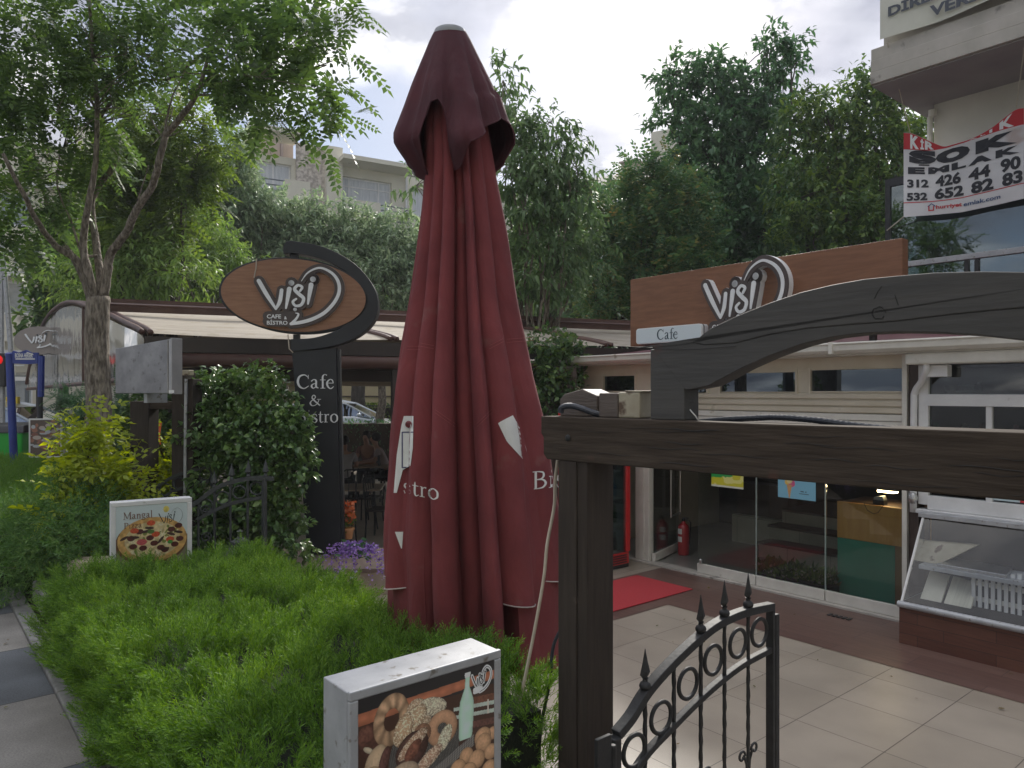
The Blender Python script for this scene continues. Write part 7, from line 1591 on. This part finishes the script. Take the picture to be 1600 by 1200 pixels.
tblobs = [(40, 40, 7.8, 90), (130, 30, 7.6, 90), (210, 40, 7.6, 70), (290, 30, 7.2, 75), (370, 30, 7.0, 75), (450, 50, 6.8, 65), (505, 70, 6.6, 45), (540, 45, 6.6, 26), (390, 90, 7, 60), (470, 110, 6.7, 50), (520, 110, 6.6, 30), (440, 160, 6.8, 45), (490, 150, 6.6, 34), (500, 200, 6.6, 30), (478, 205, 6.7, 18), (435, 232, 6.8, 8), (50, 130, 7.9, 80), (130, 130, 7.9, 75), (210, 100, 7.8, 50), (20, 210, 8, 60), (90, 210, 8.1, 60), (150, 205, 8.2, 34), (40, 290, 8.0, 45), (110, 280, 8.2, 40), (-30, 120, 7.6, 80), (-20, 300, 7.8, 50), (290, 75, 7.4, 40), (340, 80, 7.2, 36), (15, 350, 8.2, 30), (60, 350, 8.3, 20), (20, 320, 7.9, 50), (60, 330, 8.1, 38), (10, 380, 8.3, 30)]
P, D, T_, td, C, r = cloud_pts(tblobs, 430, 4, .3, .5, 2.2, .3)
scatter('crown', P, D, .32*(.65+.6*rng.random(len(P))), tmpl_pinnate(6, .115, .28, .22), LM['ailanthus'], nt, (0, 0, 1), tb)
def gb_(px, Y, z=.5): return ((px-CX)/F*Y, Y, z)
T('sunlit_tree', 'yellow green feathery leaved tree behind the nearest street tree', gb_(250, 14), gb_(255, 14, 3.0), [(285, 215, 14, 45), (310, 240, 14, 32), (260, 260, 14, 45), (235, 310, 14, 45), (215, 250, 14, 40), (290, 290, 13.8, 32), (180, 290, 14.4, 50), (240, 370, 14, 40), (200, 350, 14, 45), (250, 190, 14, 35)], LM['yellowgreen'], M['bark_dark'], tmpl_pinnate(6, .1, .26, .35), 330, 6, .42, .35, .1, up=(0, 0, 1))
T('light_green_tree', 'light green small leaved tree above the left end of the pergola', gb_(250, 16.5), gb_(260, 16.5, 3.0), [(190, 430, 13.5, 36), (240, 420, 13.5, 36), (290, 430, 13.5, 36), (205, 400, 16.5, 50), (260, 380, 16.5, 40), (310, 375, 16.5, 42), (340, 400, 16.3, 35), (240, 440, 16.3, 60), (310, 445, 16.3, 55), (180, 450, 16.5, 45), (200, 360, 16.6, 30), (130, 440, 17, 40), (365, 440, 16.5, 40)], LM['bamboo'], M['bark_dark'], tmpl_leaf(.22, .05, -.3), 1500, 12, .17, .4, .09)
G3 = 'grey green trees before the cream apartments'
for (lab, bx_px, Yd, bl, n_) in (
    ('grey green tree left of the cream apartments, behind the sunlit tree', 370, 20, [(368, 235, 20, 24), (378, 262, 20, 24), (350, 285, 20, 36), (330, 320, 20, 36), (375, 325, 20, 36), (405, 320, 20, 22), (350, 360, 20, 40)], 750),
    ('grey green tree below the middle balconies, above the oval sign', 450, 21, [(435, 338, 21, 28), (470, 352, 21, 32), (492, 332, 21, 18), (430, 380, 21, 40), (490, 390, 21, 42), (450, 420, 21, 50), (400, 400, 21, 45), (510, 430, 20.8, 40)], 1000),
    ('grey green tree between the oval sign and the parasol', 590, 21.5, [(548, 345, 21.5, 22), (580, 365, 21.5, 30), (618, 362, 21.5, 28), (550, 392, 21.4, 40), (610, 405, 21.4, 45), (580, 445, 21.2, 55), (640, 440, 21.3, 50), (525, 372, 21.5, 26), (655, 395, 21.4, 40)], 1100)):
    tree('grey_green_tree', lab, gb_(bx_px, Yd), gb_(bx_px, Yd, 3.4), bl, LM['olive'], M['bark'], tmpl_leaf(.3, .08, -.2), n_, 12, .19, .42, .14, group=G3)
T('cherry_tree', 'long leaved tree rising directly behind the right side of the parasol', gb_(840, 12.5, 0), gb_(840, 12.5, 3.0), [(786, 125, 12.5, 15, 18), (790, 165, 12.5, 22), (805, 200, 12.5, 28), (840, 205, 12.5, 22), (862, 190, 12.4, 16), (890, 215, 12.4, 20), (880, 255, 12.5, 32), (835, 245, 12.5, 40), (905, 272, 12.4, 22), (850, 290, 12.5, 48), (800, 270, 12.5, 40), (890, 310, 12.5, 38), (820, 340, 12.5, 50), (870, 370, 12.5, 52), (925, 300, 12.4, 14), (650, 290, 12.5, 14, 22), (850, 430, 12.5, 50), (800, 420, 12.5, 50), (910, 390, 12.6, 35)], LM['cherry'], M['bark'], tmpl_leaf(.3, .07, -.3), 640, 11, .155, .33, .08, droop=.6)
T('turning_tree', 'tree with some orange turning leaves left of the board sign', gb_(990, 15.5, 0), gb_(990, 15.5, 3.2), [(995, 285, 15.5, 28), (1020, 262, 15.5, 18), (1040, 290, 15.5, 32), (962, 325, 15.5, 34), (1010, 320, 15.5, 50), (1060, 320, 15.5, 45), (975, 370, 15.5, 50), (1040, 380, 15.4, 55), (930, 350, 15.6, 38), (990, 430, 15.3, 50), (940, 420, 15.4, 45), (1060, 430, 15.3, 50), (930, 470, 15.2, 35)], LM['sumac'], M['bark_dark'], tmpl_pinnate(5, .12, .28, .3), 560, 5, .36, .38, .12)
T('tall_dark_tree', 'tallest dark green tree behind the board sign with a high spike of leaves', gb_(1150, 18, 0), gb_(1150, 18, 4.2), [(1045, 115, 18, 22), (1062, 140, 18, 28), (1040, 190, 18, 16), (1095, 135, 18, 30), (1120, 110, 18, 18), (1135, 130, 18, 30), (1165, 150, 18, 26), (1200, 75, 18, 16, 22), (1215, 110, 18, 22, 28), (1235, 75, 18, 12, 26), (1245, 95, 18, 10), (1205, 150, 18, 28), (1100, 185, 18, 42), (1150, 195, 18, 50), (1195, 205, 18, 40), (1070, 215, 18, 35), (1110, 250, 18, 50), (1170, 265, 18, 60), (1080, 290, 17.8, 40), (1130, 330, 17.8, 60), (1190, 340, 17.8, 60), (1100, 400, 17.6, 60), (1170, 410, 17.6, 60)], LM['dark'], M['bark_dark'], tmpl_leaf(.4, .08, -.2), 1700, 13, .17, .4, .16)
T('broad_tree', 'broad mid green tree with yellow tipped sprays left of the balcony', gb_(1320, 16, 0), gb_(1320, 16, 4.2), [(1250, 190, 16, 36), (1285, 165, 16, 24), (1300, 195, 16, 40), (1345, 130, 16, 25), (1370, 145, 16, 34), (1350, 175, 16, 38), (1400, 190, 16, 42), (1340, 230, 16, 50), (1280, 250, 16, 50), (1400, 250, 16, 50), (1440, 230, 16.2, 36), (1250, 310, 15.8, 50), (1310, 320, 15.8, 60), (1380, 320, 15.8, 60), (1430, 330, 15.9, 45), (1270, 380, 15.6, 55), (1340, 390, 15.6, 60)], LM['mid'], M['bark_dark'], tmpl_leaf(.38, .08, -.2), 1500, 13, .145, .38, .16)
for (lab, bp, Yd, bl, n_, mm) in (
    ('dark background tree filling the gap behind the parasol', 720, 24, [(640, 400, 24, 45), (690, 400, 24, 60), (740, 430, 24, 60), (780, 400, 24, 60), (830, 430, 24, 60), (850, 390, 24, 40), (700, 470, 24, 60), (780, 480, 24, 60)], 600, LM['mid']),
    ('dark background tree low behind the turning leaves', 920, 23, [(950, 330, 23, 40), (1000, 330, 23, 45), (1050, 350, 23, 50), (870, 390, 23, 50), (880, 440, 23, 60), (930, 400, 23, 60), (980, 440, 23, 60), (900, 490, 23, 55), (960, 490, 23, 50), (1040, 440, 23, 70), (1020, 480, 23, 50), (900, 350, 23, 40)], 900, LM['dark']),
    ('dark background tree low behind the board sign', 1250, 22, [(1100, 400, 22, 70), (1180, 400, 22, 70), (1260, 380, 22, 70), (1340, 370, 22, 70), (1420, 370, 22, 60), (1220, 320, 22, 50), (1400, 290, 22, 60), (1300, 300, 22, 60)], 1000, LM['dark']),
    ('pale leaved low tree above the pergola at the right of the parasol', 890, 19, [(880, 460, 19, 28, 22), (860, 485, 19, 30, 18), (910, 480, 19, 26, 22)], 220, LM['olive']),
    ('small dark tree beside the left apartments', 100, 19, [(110, 400, 19, 34), (90, 450, 19, 26), (70, 500, 19, 22, 14), (95, 510, 19, 26, 14), (110, 370, 19, 30)], 220, LM['mid'])):
    tree('background_tree', lab, gb_(bp, Yd, .3), gb_(bp, Yd, 3.2), bl, mm, M['bark_dark'], tmpl_leaf(.5, .08, -.2), n_, 12, .24, .5, .15, group='background trees')
st_ = thing('street_tree', 'dark trunked tree beyond the pergola with its trunk seen above the white car', 'tree', gb_(563, 29, .6)); MB().tube([(0, 0, 0), (-.1, 0, 1.5), (.05, 0, 4)], [.35, .27, .25], 10).build('trunk', M['bark_dark'], st_, smooth=True)
P, D, *_ = cloud_pts([(563, 480, 29, 60), (600, 500, 29, 50), (520, 500, 29, 50)], 300, 10, .5); scatter('crown', P, D, .25*(.6+.8*rng.random(len(P))), tmpl_leaf(.5), LM['mid'], st_, None, tuple(st_.location))
# trees and a house on the camera side of the road: they show only as reflections in the glass
def near_side(name, lab, x, y, h_, rr, n_):
    t = thing(name, lab, 'tree', (x, y, .6)); C = np.array([[x+random.uniform(-1, 1)*rr, y+random.uniform(-1, 1)*rr, h_+random.uniform(-1.2, 1.2)] for _ in range(9)])
    idx = rng.integers(0, 9, n_); u = rng.normal(size=(n_, 3)); u /= np.linalg.norm(u, axis=1, keepdims=True); P = C[idx]+u*rr*.75*rng.random((n_, 1))**.4
    scatter('crown', P, u+rng.normal(size=u.shape)*.5, rng.uniform(.16, .3, n_), tmpl_leaf(.5), LM['mid'], t, None, (x, y, .6)); m = MB(); m.tube([(0, 0, 0), (.1, 0, h_*.5), (0, 0, h_)], [.2, .15, .1], 8)
    for c in C: limb(m, (0, 0, h_*.5), Vector(c)-Vector((x, y, .6)), .08, .02)
    m.build('trunk', M['bark'], t); return t
near_side('roadside_tree', 'roadside tree across the road behind the viewer, right', 6.5, -8, 6.5, 2.6, 6000); near_side('roadside_tree', 'roadside tree across the road behind the viewer, far right', 13, -4, 6.5, 2.8, 6000); near_side('roadside_tree', 'roadside tree across the road behind the viewer, middle', -1.5, -9, 6.5, 2.6, 6000); near_side('roadside_tree', 'roadside tree across the road behind the viewer, left', -9, -5, 6.0, 2.4, 5000)
hs = thing('opposite_house', 'pale house across the road behind the viewer', 'building', (2, -22, .6)); MB().box(-34, 34, -6, 0, 0, 14).build('wall', M['facade'], hs)
for j in range(16):
    for k in range(4): MB().box(-31+j*3.8, -29.2+j*3.8, .0, .02, 1+k*2.9, 2.6+k*2.9).build('window', M['pane'], hs)
es = fthing('entrance_steps', 'cream stone steps under the near gateway leading down to the terrace', 'steps', FB)
for k in range(3): MB().box(.3, 2.5, .12+.3*k if k else -2.5, .42+.3*k, -.001*k, .66-.2*k-.06).build('step', M['stone_step'], es, .004)
# ================================================================ sky, sun, camera
wd = bpy.data.worlds.new('World'); S.world = wd; wd.use_nodes = True; nt_w = wd.node_tree; nd = nt_w.nodes; L = nt_w.links; nd.clear()
out = N(nd, 'OutputWorld'); bg = N(nd, 'Background'); L.new(bg.outputs[0], out.inputs[0]); bg.inputs[1].default_value = .1
sky = N(nd, 'TexSky', sky_type='NISHITA'); sky.sun_disc = False; SUN_EL, SUN_AZ = R(34), R(13)
sky.sun_elevation = SUN_EL; sky.sun_rotation = SUN_AZ; sky.air_density = 1.2; sky.dust_density = 2.5; sky.altitude = 900
tc = N(nd, 'TexCoord'); sep = N(nd, 'SeparateXYZ'); L.new(tc.outputs['Generated'], sep.inputs[0])
mz = N(nd, 'Math', operation='MAXIMUM'); L.new(sep.outputs[2], mz.inputs[0]); mz.inputs[1].default_value = .0
az = N(nd, 'Math', operation='ADD'); L.new(mz.outputs[0], az.inputs[0]); az.inputs[1].default_value = .22
dx = N(nd, 'Math', operation='DIVIDE'); dy = N(nd, 'Math', operation='DIVIDE'); L.new(sep.outputs[0], dx.inputs[0]); L.new(az.outputs[0], dx.inputs[1]); L.new(sep.outputs[1], dy.inputs[0]); L.new(az.outputs[0], dy.inputs[1])
cb = N(nd, 'CombineXYZ'); L.new(dx.outputs[0], cb.inputs[0]); L.new(dy.outputs[0], cb.inputs[1]); cb.inputs[2].default_value = SKYSEED
n1 = N(nd, 'TexNoise'); n1.inputs['Scale'].default_value = 1.5; n1.inputs['Detail'].default_value = 9; n1.inputs['Roughness'].default_value = .52; L.new(cb.outputs[0], n1.inputs['Vector'])
r1 = N(nd, 'ValToRGB'); e = r1.color_ramp.elements; e[0].position = .40; e[0].color = (0, 0, 0, 1); e[1].position = .53; e[1].color = (1, 1, 1, 1); L.new(n1.outputs[0], r1.inputs[0])
n2 = N(nd, 'TexNoise'); n2.inputs['Scale'].default_value = 2.3; n2.inputs['Detail'].default_value = 8; n2.inputs['Roughness'].default_value = .5; n2.inputs['Distortion'].default_value = .2; L.new(cb.outputs[0], n2.inputs['Vector'])
r2_ = N(nd, 'ValToRGB'); e = r2_.color_ramp.elements; e[0].position = .38; e[0].color = (3.2, 3.3, 3.9, 1); e[1].position = .60; e[1].color = (11.5, 11.3, 11.1, 1); x = e.new(.48); x.color = (4.3, 4.4, 4.9, 1); x = e.new(.54); x.color = (8.3, 8.2, 8.3, 1); L.new(n2.outputs[0], r2_.inputs[0])
# brighter towards the hidden sun
sv = Vector((math.sin(SUN_AZ)*math.cos(SUN_EL), math.cos(SUN_AZ)*math.cos(SUN_EL), math.sin(SUN_EL)))
dot = N(nd, 'VectorMath', operation='DOT_PRODUCT'); L.new(tc.outputs['Generated'], dot.inputs[0]); dot.inputs[1].default_value = sv
mr = N(nd, 'MapRange'); mr.inputs[1].default_value = .2; mr.inputs[2].default_value = 1; mr.inputs[3].default_value = .62; mr.inputs[4].default_value = 1.3; L.new(dot.outputs['Value'], mr.inputs[0])
zr_ = N(nd, 'MapRange'); zr_.inputs[1].default_value = .48; zr_.inputs[2].default_value = .95; zr_.inputs[3].default_value = 1; zr_.inputs[4].default_value = 2.6; L.new(sep.outputs[2], zr_.inputs[0])
mm2 = N(nd, 'Math', operation='MULTIPLY'); L.new(mr.outputs[0], mm2.inputs[0]); L.new(zr_.outputs[0], mm2.inputs[1])
sc_ = N(nd, 'VectorMath', operation='SCALE'); L.new(r2_.outputs[0], sc_.inputs[0]); L.new(mm2.outputs[0], sc_.inputs['Scale'])
ble = N(nd, 'MixRGB'); ble.inputs[0].default_value = .55; ble.inputs[2].default_value = (3.0, 3.5, 4.9, 1); L.new(sky.outputs[0], ble.inputs[1])
mx = N(nd, 'MixRGB'); L.new(r1.outputs[0], mx.inputs[0]); L.new(ble.outputs[0], mx.inputs[1]); L.new(sc_.outputs[0], mx.inputs[2]); L.new(mx.outputs[0], bg.inputs[0])
sd = bpy.data.lights.new('sun', 'SUN'); sd.energy = 3.2; sd.angle = R(10); sd.color = (1, .95, .86); so = link(bpy.data.objects.new('sun', sd)); so.rotation_euler = (-sv).to_track_quat('-Z', 'Y').to_euler()
cd = bpy.data.cameras.new('camera'); co = link(bpy.data.objects.new('camera', cd)); co.location = (0, 0, CZ); co.rotation_euler = (R(90), 0, 0)
cd.sensor_width = 36; cd.lens = 36*F/1600; cd.shift_y = (H-600)/1600; cd.clip_end = 3000; cd.clip_start = .05; S.camera = co
vs_ = S.view_settings; vs_.view_transform = 'Standard'; vs_.look = 'None'; vs_.gamma = 1; vs_.exposure = .5
S.render.engine = 'CYCLES'; S.cycles.max_bounces = 8; S.cycles.transparent_max_bounces = 24; S.cycles.use_denoising = True

hz_ = MB().box(-60, 60, -40, 62, -1.6, 22).build('haze', M['soil']); hz_.data.materials.clear()
hm_, hnt, hnd, hL = nodes('pale_haze'); ho = N(hnd, 'OutputMaterial'); pv = N(hnd, 'VolumePrincipled'); pv.inputs['Density'].default_value = .0013; pv.inputs['Color'].default_value = (.92, .94, 1, 1); hL.new(pv.outputs[0], ho.inputs['Volume']); hz_.data.materials.append(hm_); tag(hz_, kind='stuff')  # thin volume added to give the look of a lens-flare veil
S.cycles.volume_bounces = 0
# fallen leaves on the ground
P = [tuple(FA.w((random.uniform(-1, 4.5), -random.uniform(.2, 5.2), .012))) for _ in range(60)]+[tuple(FP.w((random.uniform(-.5, 6), random.uniform(.05, 2.2), ZP+.008))) for _ in range(120)]
lf = scatter('fallen_leaves', P, np.concatenate([rng.normal(size=(180, 2)), np.zeros((180, 1))], 1), rng.uniform(.02, .05, 180), tmpl_leaf(.5, .05, .05), leafmat('dry_leaves', [(.09, .06, .03), (.16, .12, .05), (.08, .1, .03)], .7, .1), None, (0, 0, 1)); tag(lf, kind='stuff')
